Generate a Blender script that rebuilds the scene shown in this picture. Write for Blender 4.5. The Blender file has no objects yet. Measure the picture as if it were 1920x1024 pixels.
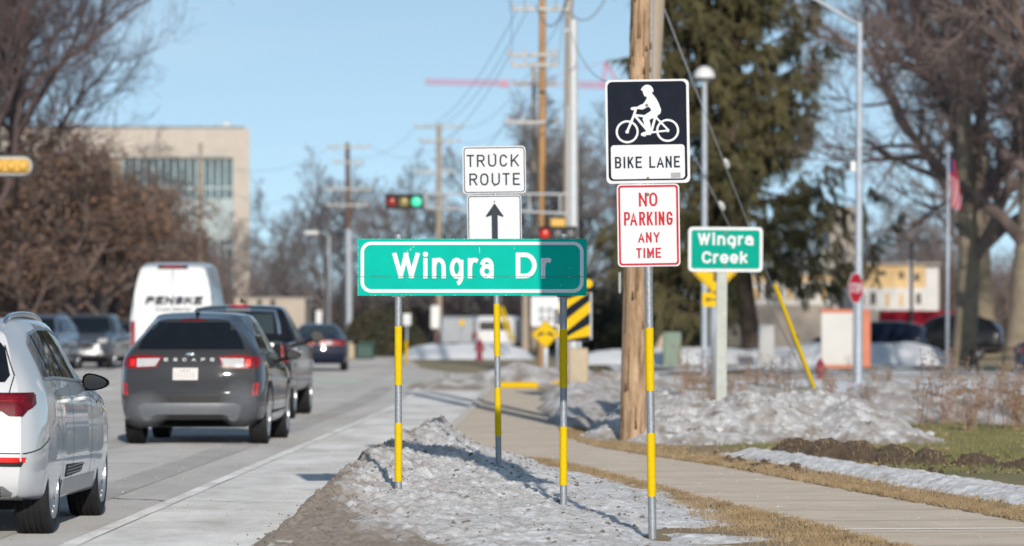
import bpy, bmesh, math, random
from mathutils import Vector, Matrix, noise, geometry
from mathutils.bvhtree import BVHTree

# ---------------------------------------------------------------- basics
F = 8000.0          # focal length in photo pixels (1920 wide)
H0 = 597.0          # horizon row
CZ = 1.62           # camera height
PI = math.pi
R = math.radians
rnd = random.Random(7)
SC = bpy.context.scene
COL = SC.collection

def P(px, py, Y):
    return Vector(((px - 960) * Y / F, Y, CZ - (py - H0) * Y / F))

def lerp(a, b, t): return a + (b - a) * t
def clamp(v, a=0.0, b=1.0): return max(a, min(b, v))
def sstep(a, b, v):
    t = clamp((v - a) / (b - a)); return t * t * (3 - 2 * t)
def interp(pts, v):
    if v <= pts[0][0]: return pts[0][1]
    for (a, fa), (b, fb) in zip(pts, pts[1:]):
        if v <= b: return lerp(fa, fb, (v - a) / (b - a))
    return pts[-1][1]
def sinterp(pts, v):
    """smooth (monotone-ish) interpolation"""
    n = len(pts)
    if v <= pts[0][0]: return pts[0][1]
    for i in range(n - 1):
        a, fa = pts[i]; b, fb = pts[i + 1]
        if v <= b:
            h = b - a; t = (v - a) / h
            m0 = (fb - pts[i - 1][1]) / (b - pts[i - 1][0]) if i > 0 else (fb - fa) / h
            m1 = (pts[i + 2][1] - fa) / (pts[i + 2][0] - a) if i + 2 < n else (fb - fa) / h
            if (fb - fa) == 0: m0 = m1 = 0
            t2, t3 = t * t, t * t * t
            return (2*t3-3*t2+1)*fa + (t3-2*t2+t)*h*m0 + (-2*t3+3*t2)*fb + (t3-t2)*h*m1
    return pts[-1][1]

# ---------------------------------------------------------------- materials
def mat(name, base, rough=0.6, metal=0.0, nscale=None, namt=0.15, bump=0.0, bscale=None,
        coat=0.0, col2=None, emit=None, estr=0.0, spec=0.5, attr=None, detail=6, stretch=None, dr=0.0, lo=.32, hi=.68, nr=.62):
    m = bpy.data.materials.new(name); m.use_nodes = True
    nt = m.node_tree; b = nt.nodes['Principled BSDF']
    b.inputs['Base Color'].default_value = (*base, 1)
    b.inputs['Roughness'].default_value = rough
    b.inputs['Metallic'].default_value = metal
    b.inputs['Coat Weight'].default_value = coat
    b.inputs['Coat Roughness'].default_value = 0.04
    b.inputs['Specular IOR Level'].default_value = spec
    b.inputs['Diffuse Roughness'].default_value = dr
    if emit:
        b.inputs['Emission Color'].default_value = (*emit, 1)
        b.inputs['Emission Strength'].default_value = estr
    tc = nt.nodes.new('ShaderNodeTexCoord')
    vec = tc.outputs['Object']
    if stretch:
        mp = nt.nodes.new('ShaderNodeMapping'); mp.inputs['Scale'].default_value = stretch
        nt.links.new(vec, mp.inputs['Vector']); vec = mp.outputs['Vector']
    if nscale:
        n = nt.nodes.new('ShaderNodeTexNoise'); n.inputs['Scale'].default_value = nscale
        n.inputs['Detail'].default_value = detail; n.inputs['Roughness'].default_value = nr
        nt.links.new(vec, n.inputs['Vector'])
        rp = nt.nodes.new('ShaderNodeValToRGB')
        rp.color_ramp.elements[0].position = lo; rp.color_ramp.elements[1].position = hi
        c2 = col2 if col2 else tuple(min(1, c * (1 + namt)) for c in base)
        c1 = base if col2 else tuple(c * (1 - namt) for c in base)
        rp.color_ramp.elements[0].color = (*c1, 1); rp.color_ramp.elements[1].color = (*c2, 1)
        nt.links.new(n.outputs['Fac'], rp.inputs['Fac'])
        out = rp.outputs['Color']
        if attr:
            at = nt.nodes.new('ShaderNodeAttribute'); at.attribute_name = attr[0]
            mx = nt.nodes.new('ShaderNodeMix'); mx.data_type = 'RGBA'
            nt.links.new(at.outputs['Fac'], mx.inputs['Factor'])
            nt.links.new(out, mx.inputs['A'])
            mul = nt.nodes.new('ShaderNodeMix'); mul.data_type = 'RGBA'; mul.blend_type = 'MIX'
            n2 = nt.nodes.new('ShaderNodeTexNoise'); n2.inputs['Scale'].default_value = nscale * 2.3
            n2.inputs['Detail'].default_value = 5
            nt.links.new(vec, n2.inputs['Vector'])
            nt.links.new(n2.outputs['Fac'], mul.inputs['Factor'])
            mul.inputs['A'].default_value = (*attr[1], 1); mul.inputs['B'].default_value = (*attr[2], 1)
            nt.links.new(mul.outputs['Result'], mx.inputs['B'])
            out = mx.outputs['Result']
        nt.links.new(out, b.inputs['Base Color'])
    if bump:
        bn = nt.nodes.new('ShaderNodeTexNoise'); bn.inputs['Scale'].default_value = bscale or (nscale or 20)
        bn.inputs['Detail'].default_value = 8
        nt.links.new(vec, bn.inputs['Vector'])
        bp = nt.nodes.new('ShaderNodeBump'); bp.inputs['Strength'].default_value = bump
        bp.inputs['Distance'].default_value = 0.02
        nt.links.new(bn.outputs['Fac'], bp.inputs['Height'])
        nt.links.new(bp.outputs['Normal'], b.inputs['Normal'])
    return m

M = {}
M['galv'] = mat('galvanized_steel', (.36, .39, .42), .5, .35, 60, .22, .15, 120)
M['galv_dark'] = mat('dark_steel', (.16, .17, .18), .55, .3, 40, .2)
M['yellow_band'] = mat('yellow_reflective', (.86, .58, .008), .5, 0, 30, .07, spec=.08)
M['white_sheet'] = mat('white_sheeting', (.84, .85, .87), .62, 0, 9, .03, spec=.08)
M['green_sheet'] = mat('green_sheeting', (.0, .53, .41), .62, 0, 5, .06, spec=.08)
M['green_sheet2'] = mat('green_sheeting_b', (.0, .40, .29), .62, 0, 5, .05, spec=.08)
M['white_text'] = mat('white_lettering', (.86, .87, .9), .62, 0, 8, .03, spec=.08)
M['black_sheet'] = mat('black_sheeting', (.012, .017, .030), .62, 0, 8, .2, spec=.08)
M['black_text'] = mat('black_lettering', (.022, .036, .062), .62, 0, 8, .12, spec=.08)
M['arrow'] = mat('arrow_grey', (.055, .066, .08), .62, 0, 8, .1, spec=.08)
M['red_text'] = mat('red_lettering', (.60, .035, .055), .62, 0, 9, .1, spec=.08)
M['seam'] = mat('seam_dark', (.05, .16, .14), .7, 0, 60, .6)
M['yellow_sign'] = mat('yellow_sheeting', (.88, .55, .005), .45, 0, 8, .06, spec=.08)
M['bolt'] = mat('bolt_steel', (.17, .15, .14), .5, .5, 40, .3)
M['sticker'] = mat('grey_sticker', (.34, .35, .37), .5, 0, 260, .55)
M['wood'] = mat('utility_wood', (.20, .11, .055), .85, 0, 2.6, .22, .6, 16, stretch=(4, 4, .6), col2=(.66, .45, .28), detail=12, nr=.78, lo=.34, hi=.60)
M['wood_pale'] = mat('pale_wood', (.50, .41, .32), .8, 0, 4, .2, .4, 20, stretch=(6, 6, .3), col2=(.38, .31, .24))
M['wood_orange'] = mat('orange_wood', (.48, .27, .12), .8, 0, 3, .2, .3, 20, stretch=(5, 5, .3))
M['wood_brown'] = mat('brown_wood', (.17, .11, .085), .8, 0, 3, .2, stretch=(5, 5, .3))
M['crossarm'] = mat('crossarm_grey', (.55, .53, .5), .7, 0, 6, .15)
M['insul'] = mat('insulator', (.6, .6, .6), .3, 0, 6, .1)
M['wire'] = mat('wire_grey', (.22, .25, .29), .5, 0, 3, .1)
M['white_pole'] = mat('white_pole', (.66, .68, .70), .5, .1, 6, .06)
M['grey_pole'] = mat('grey_pole', (.46, .51, .57), .5, .25, 6, .12)
M['pale_post'] = mat('pale_post', (.56, .58, .53), .7, 0, 7, .12)
M['asphalt'] = mat('asphalt', (.30, .292, .285), .9, 0, .6, .12, .1, 60, col2=(.45, .44, .435), stretch=(1, .22, 1), spec=.15, dr=1.0, detail=12, nr=.72)
M['gutter'] = mat('salted_concrete', (.33, .325, .32), .9, 0, .8, .12, .1, 50, col2=(.60, .60, .605), stretch=(1, .4, 1), spec=.15, dr=1.0, detail=14, nr=.76, lo=.32, hi=.60)
M['line'] = mat('road_paint', (.36, .355, .35), .8, 0, 1.6, .1, col2=(.66, .66, .66), stretch=(1, .35, 1), dr=1.0, detail=14, nr=.85, lo=.38, hi=.58)
M['green_paint'] = mat('green_lane_paint', (.27, .40, .30), .85, 0, 1.2, .2, col2=(.42, .45, .42), dr=1.0)
M['walk'] = mat('sidewalk_concrete', (.37, .315, .26), .9, 0, 1.3, .12, .04, 60, col2=(.49, .43, .365), spec=.15, dr=1.0, detail=12, nr=.7)
M['walk_joint'] = mat('sidewalk_joint', (.22, .19, .16), .9, 0, 10, .2, dr=1.0)
M['salt'] = mat('salt_white', (.62, .60, .57), .9, 0, 10, .1, dr=1.0)
M['kerb'] = mat('kerb_concrete', (.42, .40, .37), .9, 0, 5, .15, dr=1.0)
M['soil'] = mat('ground_soil', (.15, .13, .085), .95, 0, .8, .2, .5, 14, col2=(.24, .205, .135), dr=1.0)
M['verge'] = mat('verge_turf', (.34, .265, .165), .95, 0, 2.5, .2, .8, 30, col2=(.19, .14, .085), attr=('green', (.10, .125, .035), (.20, .19, .075)), dr=.6, detail=12, nr=.75)
M['snow_dirty'] = mat('dirty_snow', (.42, .405, .395), .75, 0, 7, .12, .8, 34, col2=(.90, .90, .92), attr=('dirt', (.17, .13, .10), (.46, .40, .35)), detail=12, spec=.2, dr=.5, nr=.82, lo=.36, hi=.62)
M['snow_clean'] = mat('clean_snow', (.76, .78, .82), .7, 0, 1.5, .1, .5, 8, col2=(.88, .89, .91), dr=.35)
M['mud'] = mat('dark_mud', (.05, .034, .022), .9, 0, 6, .3, .9, 18, col2=(.17, .12, .078), dr=.6, detail=12, nr=.8)
M['ice'] = mat('ice_chunk', (.42, .40, .385), .7, 0, 9, .15, .4, 20, col2=(.80, .80, .80), spec=.2, dr=.35)
M['grit'] = mat('grit_stone', (.20, .17, .14), .8, 0, 9, .2, .4, 20, dr=1.0)
M['blade_tan'] = mat('dead_grass', (.52, .39, .23), .9, 0, 3, .35, col2=(.26, .18, .10), dr=.6)
M['blade_green'] = mat('green_grass', (.105, .135, .035), .85, 0, 1.1, .3, col2=(.30, .26, .12))
M['weed'] = mat('dry_weed', (.36, .24, .165), .9, 0, 3, .3)
M['bark_dark'] = mat('bark_dark', (.060, .050, .050), .9, 0, 3, .3)
M['bark_tan'] = mat('bark_tan', (.27, .22, .16), .9, 0, 2.5, .25, .5, 12)
M['twig'] = mat('twig', (.105, .082, .085), .9, 0, .6, .2, col2=(.15, .10, .095))
M['twig_red'] = mat('twig_red', (.155, .115, .105), .9, 0, .6, .25, col2=(.235, .175, .155))
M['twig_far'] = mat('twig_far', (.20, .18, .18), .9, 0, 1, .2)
M['russet'] = mat('russet_leaf', (.27, .145, .08), .8, 0, .7, .3, col2=(.20, .15, .12))
M['needle'] = mat('spruce_needle', (.062, .062, .026), .8, 0, .9, .3, col2=(.19, .165, .078))
M['spruce_bark'] = mat('spruce_bark', (.10, .075, .06), .9, 0, 5, .3, .5, 14)
M['bush'] = mat('evergreen_bush', (.055, .06, .035), .85, 0, 1, .3, col2=(.10, .085, .05))
M['concrete_bld'] = mat('building_concrete', (.62, .55, .48), .85, 0, 1.2, .08, .2, 6)
M['glass_bld'] = mat('building_glass', (.05, .11, .15), .12, .2, .25, .35)
M['panel_bld'] = mat('building_panel', (.42, .36, .29), .8, 0, .5, .1)
M['mullion'] = mat('mullion', (.30, .36, .38), .5, .3, 2, .1)
M['beige_bld'] = mat('beige_masonry', (.55, .47, .39), .85, 0, 1, .08)
M['sheath_white'] = mat('white_sheathing', (.74, .72, .70), .8, 0, 1, .06)
M['sheath_tan'] = mat('plywood_sheathing', (.72, .50, .25), .8, 0, .8, .2)
M['dark_open'] = mat('dark_opening', (.10, .085, .07), .8, 0, 1, .3)
M['block_grey'] = mat('block_wall', (.42, .37, .33), .85, 0, 2, .12)
M['crane_red'] = mat('crane_red', (.72, .26, .36), .6, 0, .05, .1)
M['crane_pale'] = mat('crane_pale', (.70, .56, .62), .6, 0, .05, .1)
M['rubber'] = mat('tyre_rubber', (.022, .022, .024), .75, 0, 12, .3)
M['alloy'] = mat('alloy_rim', (.52, .54, .57), .28, .7, 10, .05)
M['alloy_dark'] = mat('dark_rim', (.10, .10, .11), .35, .6, 10, .05)
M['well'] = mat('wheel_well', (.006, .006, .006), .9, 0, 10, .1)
M['glass'] = mat('tinted_glass', (.008, .010, .013), .04, 0, 2, .1, spec=.7)
M['glass_green'] = mat('clear_car_glass', (.045, .065, .07), .06, 0, 2, .1, spec=.7)
M['white_paint'] = mat('white_car_paint', (.84, .85, .865), .35, 0, 1, .015, coat=1.0, spec=.4)
M['grey_paint'] = mat('grey_car_paint', (.047, .047, .050), .55, 0, 1, .03, coat=1.0, spec=.12)
M['black_paint'] = mat('black_car_paint', (.010, .011, .014), .5, 0, 1, .05, coat=.8, spec=.1)
M['navy_paint'] = mat('navy_car_paint', (.012, .018, .040), .5, 0, 1, .05, coat=.8, spec=.1)
M['silver_blue'] = mat('silver_blue_paint', (.20, .25, .33), .3, .4, 1, .04, coat=1.0)
M['gunmetal'] = mat('gunmetal_paint', (.12, .13, .145), .3, .4, 1, .04, coat=1.0)
M['van_white'] = mat('van_white_paint', (.82, .83, .85), .35, 0, 1, .02, coat=.6)
M['grey_van'] = mat('grey_van_paint', (.36, .39, .43), .4, .1, 1, .02, coat=.4)
M['plastic'] = mat('black_plastic', (.018, .019, .02), .65, 0, 20, .15)
M['plastic_grey'] = mat('grey_plastic', (.030, .030, .032), .65, 0, 20, .12)
M['silver_trim'] = mat('silver_trim', (.42, .43, .44), .38, .5, 10, .06)
M['chrome'] = mat('chrome', (.75, .76, .78), .12, .95, 10, .03)
M['red_lens'] = mat('red_lens', (.30, .006, .010), .3, 0, 30, .3, coat=.3, spec=.3)
M['red_lens_dark'] = mat('dark_red_lens', (.16, .006, .016), .35, 0, 18, .4, coat=.15, spec=.2)
M['red_lamp_on'] = mat('lit_red_lamp', (.7, .02, .02), .2, 0, 30, .1, emit=(1, .03, .03), estr=.55)
M['reflector'] = mat('red_reflector', (.78, .02, .02), .3, 0, 30, .1, emit=(1, .02, .02), estr=.12)
M['clear_lens'] = mat('clear_lens', (.70, .68, .68), .1, .1, 30, .1, coat=.5)
M['amber_lens'] = mat('amber_lens', (.75, .28, .05), .2, 0, 30, .1)
M['plate'] = mat('plate_white', (.78, .74, .72), .5, 0, 60, .05)
M['signal_black'] = mat('signal_black', (.018, .02, .02), .6, 0, 5, .1)
M['signal_yellow'] = mat('signal_yellow', (.85, .50, .10), .55, 0, 5, .08)
M['signal_grey'] = mat('signal_grey', (.50, .50, .50), .6, 0, 5, .1)
M['lens_red_off'] = mat('lens_red_off', (.28, .02, .015), .3, 0, 5, .1, emit=(1, .05, .03), estr=.05)
M['lens_red_on'] = mat('lens_red', (.5, .02, .015), .3, 0, 5, .1, emit=(1, .05, .03), estr=.2)
M['lens_yel_off'] = mat('lens_yellow_off', (.34, .29, .10), .3, 0, 5, .1)
M['lens_green_on'] = mat('lens_green_lit', (.05, .55, .32), .3, 0, 5, .1, emit=(.06, 1, .55), estr=.6)
M['stop_red'] = mat('stop_red', (.55, .02, .045), .45, 0, 4, .1, spec=.08)
M['orange'] = mat('safety_orange', (.70, .22, .12), .6, 0, 3, .08)
M['hydrant'] = mat('hydrant_red', (.50, .04, .07), .5, 0, 5, .15)
M['cab_beige'] = mat('cabinet_beige', (.55, .44, .31), .6, 0, 4, .08)
M['cab_green'] = mat('cabinet_green', (.22, .29, .23), .6, 0, 4, .08)
M['bench'] = mat('bench_dark', (.05, .035, .03), .7, 0, 4, .15)
M['flag_red'] = mat('flag_red', (.45, .03, .07), .8, 0, 3, .2)
M['flag_white'] = mat('flag_white', (.7, .66, .66), .8, 0, 3, .05)
M['flag_blue'] = mat('flag_blue', (.04, .05, .16), .8, 0, 3, .05)
M['lamp_white'] = mat('lamp_white', (.85, .85, .84), .4, 0, 3, .03)
M['green_box'] = mat('bin_green', (.012, .075, .058), .5, 0, 3, .1)
M['mirror_glass'] = mat('mirror_glass', (.02, .028, .04), .04, .2, 3, .1)

# ---------------------------------------------------------------- object helpers
def tag(o, label=None, cat=None, group=None, kind=None):
    if label: o['label'] = label
    if cat: o['category'] = cat
    if group: o['group'] = group
    if kind: o['kind'] = kind
    return o

def thing(name, label, cat, loc=(0, 0, 0), rot=(0, 0, 0), group=None):
    o = bpy.data.objects.new(name, None); COL.objects.link(o)
    o.empty_display_size = .2
    o.location = loc; o.rotation_euler = rot
    return tag(o, label, cat, group)

def copy_tree(o, parent=None):
    c = o.copy(); COL.objects.link(c)
    if parent: c.parent = parent
    for ch in list(o.children): copy_tree(ch, c)
    return c

class MB:
    def __init__(self): self.v = []; self.f = []; self.m = []; self.cm = 0
    def add(self, vs, fs):
        b = len(self.v); self.v.extend(vs)
        self.f.extend([tuple(b + i for i in f) for f in fs]); self.m.extend([self.cm] * len(fs))
        return self
    def box(self, x0, x1, y0, y1, z0, z1):
        v = [(x, y, z) for z in (z0, z1) for y in (y0, y1) for x in (x0, x1)]
        return self.add(v, [(0, 2, 3, 1), (4, 5, 7, 6), (0, 1, 5, 4), (2, 6, 7, 3), (0, 4, 6, 2), (1, 3, 7, 5)])
    def bbox(self, x0, x1, y0, y1, z0, z1, b=.02):
        """box with chamfered edges"""
        vs = []; idx = {}
        for i, (sx, X) in enumerate(((-1, x0), (1, x1))):
            for sy, Yv in ((-1, y0), (1, y1)):
                for sz, Z in ((-1, z0), (1, z1)):
                    for ax in range(3):
                        p = [X - sx * b, Yv - sy * b, Z - sz * b]; p[ax] += (sx, sy, sz)[ax] * b
                        idx[(sx, sy, sz, ax)] = len(vs); vs.append(tuple(p))
        fs = []
        for ax in range(3):
            o1, o2 = [a for a in range(3) if a != ax]
            for s in (-1, 1):
                q = []
                for a, c in ((-1, -1), (1, -1), (1, 1), (-1, 1)):
                    k = [0, 0, 0]; k[ax] = s; k[o1] = a; k[o2] = c; q.append(idx[(*k, ax)])
                fs.append(tuple(q))
        for ax in range(3):
            o1, o2 = [a for a in range(3) if a != ax]
            for a in (-1, 1):
                for c in (-1, 1):
                    k0 = [0, 0, 0]; k1 = [0, 0, 0]; k0[ax] = -1; k1[ax] = 1
                    k0[o1] = k1[o1] = a; k0[o2] = k1[o2] = c
                    fs.append((idx[(*k0, o1)], idx[(*k1, o1)], idx[(*k1, o2)], idx[(*k0, o2)]))
        for sx in (-1, 1):
            for sy in (-1, 1):
                for sz in (-1, 1): fs.append(tuple(idx[(sx, sy, sz, a)] for a in range(3)))
        return self.add(vs, fs)
    def tube(self, pts, rad, n=8, cap=True):
        pts = [Vector(p) for p in pts]; k = len(pts)
        if not hasattr(rad, '__len__'): rad = [rad] * k
        vs = []; up = None
        for i, p in enumerate(pts):
            d = (pts[min(i + 1, k - 1)] - pts[max(i - 1, 0)])
            if d.length < 1e-9: d = Vector((0, 0, 1))
            d.normalize()
            if up is None:
                up = Vector((0, 0, 1)) if abs(d.z) < .9 else Vector((1, 0, 0))
            a = d.cross(up)
            if a.length < 1e-6: a = d.cross(Vector((0, 1, 0)))
            a.normalize(); bb = a.cross(d); up = bb
            r = rad[i]
            for j in range(n):
                t = 2 * PI * j / n
                q = p + a * (math.cos(t) * r) + bb * (math.sin(t) * r); vs.append((q.x, q.y, q.z))
        fs = []
        for i in range(k - 1):
            for j in range(n):
                fs.append((i * n + j, i * n + (j + 1) % n, (i + 1) * n + (j + 1) % n, (i + 1) * n + j))
        if cap and n > 2:
            fs.append(tuple(range(n))[::-1]); fs.append(tuple((k - 1) * n + j for j in range(n)))
        return self.add(vs, fs)
    def lathe(self, prof, axis='z', n=24, c=(0, 0, 0)):
        vs = []
        for a, r in prof:
            for j in range(n):
                t = 2 * PI * j / n; p, q = math.cos(t) * r, math.sin(t) * r
                w = {'z': (p, q, a), 'x': (a, p, q), 'y': (p, a, q)}[axis]
                vs.append((w[0] + c[0], w[1] + c[1], w[2] + c[2]))
        fs = []
        for i in range(len(prof) - 1):
            for j in range(n):
                fs.append((i * n + j, i * n + (j + 1) % n, (i + 1) * n + (j + 1) % n, (i + 1) * n + j))
        fs.append(tuple(range(n))[::-1]); k = len(prof) - 1; fs.append(tuple(k * n + j for j in range(n)))
        return self.add(vs, fs)
    def sheet(self, poly, y):
        """filled XZ polygon at depth y"""
        p3 = [Vector((x, z, 0)) for x, z in poly]
        tr = geometry.tessellate_polygon([p3])
        return self.add([(x, y, z) for x, z in poly], [tuple(t) for t in tr])
    def prism(self, poly, y0, y1):
        n = len(poly)
        self.sheet(poly, y0); self.sheet(poly, y1)
        vs = [(x, y0, z) for x, z in poly] + [(x, y1, z) for x, z in poly]
        return self.add(vs, [(i, (i + 1) % n, n + (i + 1) % n, n + i) for i in range(n)])
    def ring(self, outer, inner, y):
        n = len(outer)
        return self.add([(x, y, z) for x, z in outer] + [(x, y, z) for x, z in inner],
                        [(i, (i + 1) % n, n + (i + 1) % n, n + i) for i in range(n)])
    def xform(self, mtx, start=0):
        for i in range(start, len(self.v)):
            q = mtx @ Vector(self.v[i]); self.v[i] = (q.x, q.y, q.z)
        return self
    def build(self, name, material, parent=None, smooth=False, loc=None, angle=None, fix=True):
        me = bpy.data.meshes.new(name)
        me.from_pydata(self.v, [], self.f); 
        mats = material if isinstance(material, (list, tuple)) else [material]
        for m in mats: me.materials.append(m)
        if len(mats) > 1: me.polygons.foreach_set('material_index', self.m)
        if fix and len(self.f) < 60000:
            bm = bmesh.new(); bm.from_mesh(me); bmesh.ops.recalc_face_normals(bm, faces=bm.faces); bm.to_mesh(me); bm.free()
        if smooth:
            me.polygons.foreach_set('use_smooth', [True] * len(me.polygons))
            if angle: me.set_sharp_from_angle(angle=R(angle))
        me.update()
        o = bpy.data.objects.new(name, me); COL.objects.link(o)
        if parent: o.parent = parent
        if loc: o.location = loc
        return o

def rrect(x0, x1, z0, z1, r, n=6):
    pts = []
    for cx, cz, a0 in ((x1 - r, z1 - r, 0), (x0 + r, z1 - r, 90), (x0 + r, z0 + r, 180), (x1 - r, z0 + r, 270)):
        for i in range(n + 1):
            a = R(a0 + 90 * i / n); pts.append((cx + r * math.cos(a), cz + r * math.sin(a)))
    return pts
def circ(cx, cz, r, n=32): return [(cx + r * math.cos(2 * PI * i / n), cz + r * math.sin(2 * PI * i / n)) for i in range(n)]

# ---------------------------------------------------------------- stroke lettering
def A(cx, cy, rx, ry, a0, a1, n=14):
    return [(cx + rx * math.cos(R(a0 + (a1 - a0) * i / n)), cy + ry * math.sin(R(a0 + (a1 - a0) * i / n))) for i in range(n + 1)]
GL = {
 'T': [[(0, 1), (1, 1)], [(.5, 1), (.5, 0)]],
 'R': [[(0, 0), (0, 1)], [(0, 1)] + A(.62, .75, .38, .25, 90, -90) + [(0, .5)], [(.5, .5), (1, 0)]],
 'U': [[(0, 1)] + A(.5, .32, .5, .32, 180, 360) + [(1, 1)]],
 'C': [A(.5, .66, .5, .34, 25, 180) + A(.5, .34, .5, .34, 180, 335)],
 'K': [[(0, 0), (0, 1)], [(.95, 1), (.02, .36)], [(.36, .58), (1, 0)]],
 'O': ['c', A(.5, .64, .5, .36, 0, 180) + A(.5, .36, .5, .36, 180, 360)],
 'E': [[(1, 1), (0, 1), (0, 0), (1, 0)], [(0, .52), (.82, .52)]],
 'B': [[(0, 0), (0, 1)], [(0, 1)] + A(.55, .76, .42, .24, 90, -90) + [(0, .52)], [(0, .52)] + A(.55, .26, .45, .26, 90, -90) + [(0, 0)]],
 'I': [[(.5, 0), (.5, 1)]], 'l': [[(.5, 0), (.5, 1)]],
 'L': [[(0, 1), (0, 0), (1, 0)]],
 'A': [[(0, 0), (.5, 1), (1, 0)], [(.18, .3), (.82, .3)]],
 'N': [[(0, 0), (0, 1)], [(0, 1), (1, 0)], [(1, 0), (1, 1)]],
 'P': [[(0, 0), (0, 1)], [(0, 1)] + A(.6, .73, .4, .27, 90, -90) + [(0, .46)]],
 'M': [[(0, 0), (0, 1)], [(0, 1), (.5, .25), (1, 1)], [(1, 1), (1, 0)]],
 'G': [A(.5, .68, .5, .32, 20, 180) + A(.5, .32, .5, .32, 180, 360) + [(1, .46), (.55, .46)]],
 'Y': [[(0, 1), (.5, .46), (1, 1)], [(.5, .46), (.5, 0)]],
 'S': [A(.5, .75, .48, .25, 25, 260) + A(.5, .25, .5, .25, 80, -155)],
 'D': [[(0, 0), (0, 1)], [(0, 1)] + A(.42, .5, .58, .5, 90, -90, 20) + [(0, 0)]],
 'W': [[(0, 1), (.26, 0)], [(.26, 0), (.5, 1)], [(.5, 1), (.74, 0)], [(.74, 0), (1, 1)]],
 'i': [[(.5, 0), (.5, .74)]],
 'n': [[(0, 0), (0, .74)], [(0, .42)] + A(.5, .42, .5, .34, 180, 0) + [(1, 0)]],
 'g': ['c', A(.5, .37, .5, .39, 0, 360, 24), [(1, .76)] + A(.42, .0, .58, .36, 0, -75)],
 'r': [[(0, 0), (0, .74)], A(.66, .36, .66, .40, 180, 72)],
 'a': [[(1, 0), (1, .4)] + A(.5, .46, .5, .30, 0, 150), 'c', A(.5, .23, .5, .23, 0, 360, 20)],
 'e': [[(.06, .36), (.94, .36)], A(.5, .37, .5, .38, 0, 310, 20)],
 'k': [[(0, 0), (0, 1)], [(.95, .74), (.02, .26)], [(.36, .46), (1, 0)]],
 'u': [[(0, .74)] + A(.5, .28, .5, .28, 180, 360) + [(1, .74)], [(1, .74), (1, 0)]],
 'c': [A(.5, .37, .5, .37, 40, 320)],
 't': [[(.4, 1), (.4, .2)] + A(.7, .2, .3, .2, 180, 270)], 
}
def stroke(mb, pts, t, y, closed=False, zmin=None, zmax=None, ext=True):
    n = len(pts)
    q = [pts[0]]
    for p in pts[1:]:
        if (p[0] - q[-1][0]) ** 2 + (p[1] - q[-1][1]) ** 2 > 1e-12: q.append(p)
    pts = q; n = len(pts)
    if closed and (pts[0][0] - pts[-1][0]) ** 2 + (pts[0][1] - pts[-1][1]) ** 2 < 1e-10: pts = pts[:-1]; n -= 1
    V2 = [Vector(p) for p in pts]
    L, Rr = [], []
    for i in range(n):
        if closed: d0 = V2[i] - V2[i - 1]; d1 = V2[(i + 1) % n] - V2[i]
        else:
            d0 = V2[i] - V2[i - 1] if i else V2[1] - V2[0]
            d1 = V2[i + 1] - V2[i] if i < n - 1 else d0
        d0 = d0.normalized(); d1 = d1.normalized(); m = (d0 + d1)
        if m.length < .2: m = d1.copy()
        m.normalize(); nn = Vector((-m.y, m.x)); k = 1 / max(.38, nn.dot(Vector((-d1.y, d1.x))))
        p = V2[i].copy()
        if not closed and ext:
            if i == 0: p -= d1 * t * .5
            if i == n - 1: p += d0 * t * .5
        for lst, s in ((L, 1), (Rr, -1)):
            w = p + nn * (s * t * .5 * k)
            z = w.y
            if zmin is not None: z = max(zmin, z)
            if zmax is not None: z = min(zmax, z)
            lst.append((w.x, y, z))
    fs = [(i, i + 1, n + i + 1, n + i) for i in range(n - 1)]
    if closed: fs.append((n - 1, 0, n, 2 * n - 1))
    mb.add(L + Rr, fs)
def glyph(mb, ch, x0, x1, zb, zt, t, y, slant=0.0):
    """letter ch filling box x0..x1, baseline zb, cap height zt"""
    g = GL[ch]; closed = False; w = max(0, x1 - x0 - t); h = zt - zb - t; k = 0
    s0 = len(mb.v)
    for s in g:
        if s == 'c': closed = True; continue
        pts = [(x0 + t / 2 + px * w, zb + t / 2 + py * h) for px, py in s]
        desc = ch in 'g'
        stroke(mb, pts, t, y - k * .00015, closed, None if desc else zb, zt if not ch.islower() or ch in 'kl' else None,
               ext=not (ch == 'g'))
        k += 1; closed = False
    if ch == 'i': mb.sheet(circ((x0 + x1) / 2, zb + .93 * (zt - zb), t * .62, 14), y)
    if ch == 't': 
        pts = [(x0 + t/2, zb + t/2 + .74*h), (x0 + t/2 + .9*w, zb + t/2 + .74*h)]; stroke(mb, pts, t, y - .0004)
    if slant:
        for i in range(s0, len(mb.v)):
            a, b_, c = mb.v[i]; mb.v[i] = (a + (c - zb) * slant, b_, c)

M['planter'] = mat('planter_red', (.10, .022, .022), .7, 0, 4, .2)
M['hydrant'] = mat('hydrant_red', (.30, .02, .04), .5, 0, 5, .15)
M['crack'] = mat('road_crack', (.16, .155, .15), .9, 0, 5, .2, dr=1.0)
M['stain'] = mat('road_stain', (.24, .235, .23), .9, 0, .7, .12, stretch=(1, .3, 1), detail=12, nr=.7, dr=1.0, col2=(.36, .35, .345))
M['arm_grey'] = mat('arm_grey', (.50, .51, .52), .5, .1, 6, .06)
M['pole_dark'] = mat('pole_split', (.075, .045, .028), .95, 0, 6, .3)
M['lawn'] = mat('far_lawn', (.085, .105, .035), .9, 0, .5, .2, col2=(.17, .17, .075), detail=10, nr=.7, stretch=(1, .4, 1))
# ================================================================ NEAR SIGNS
class SF:
    """sign frame: photo pixels -> the sign's own untilted plane, about the foot of its post"""
    def __init__(s, px, py, Y, tilt=0.0):
        s.px, s.py, s.Y, s.t = px, py, Y, tilt; s.s = F / Y
    def __call__(s, px, py):
        X = (px - s.px) / s.s; Z = (s.py - py) / s.s
        c, n = math.cos(s.t), math.sin(s.t)
        return (X * c + Z * n, Z * c - X * n)
    def base(s): return P(s.px, s.py, s.Y)

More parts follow.
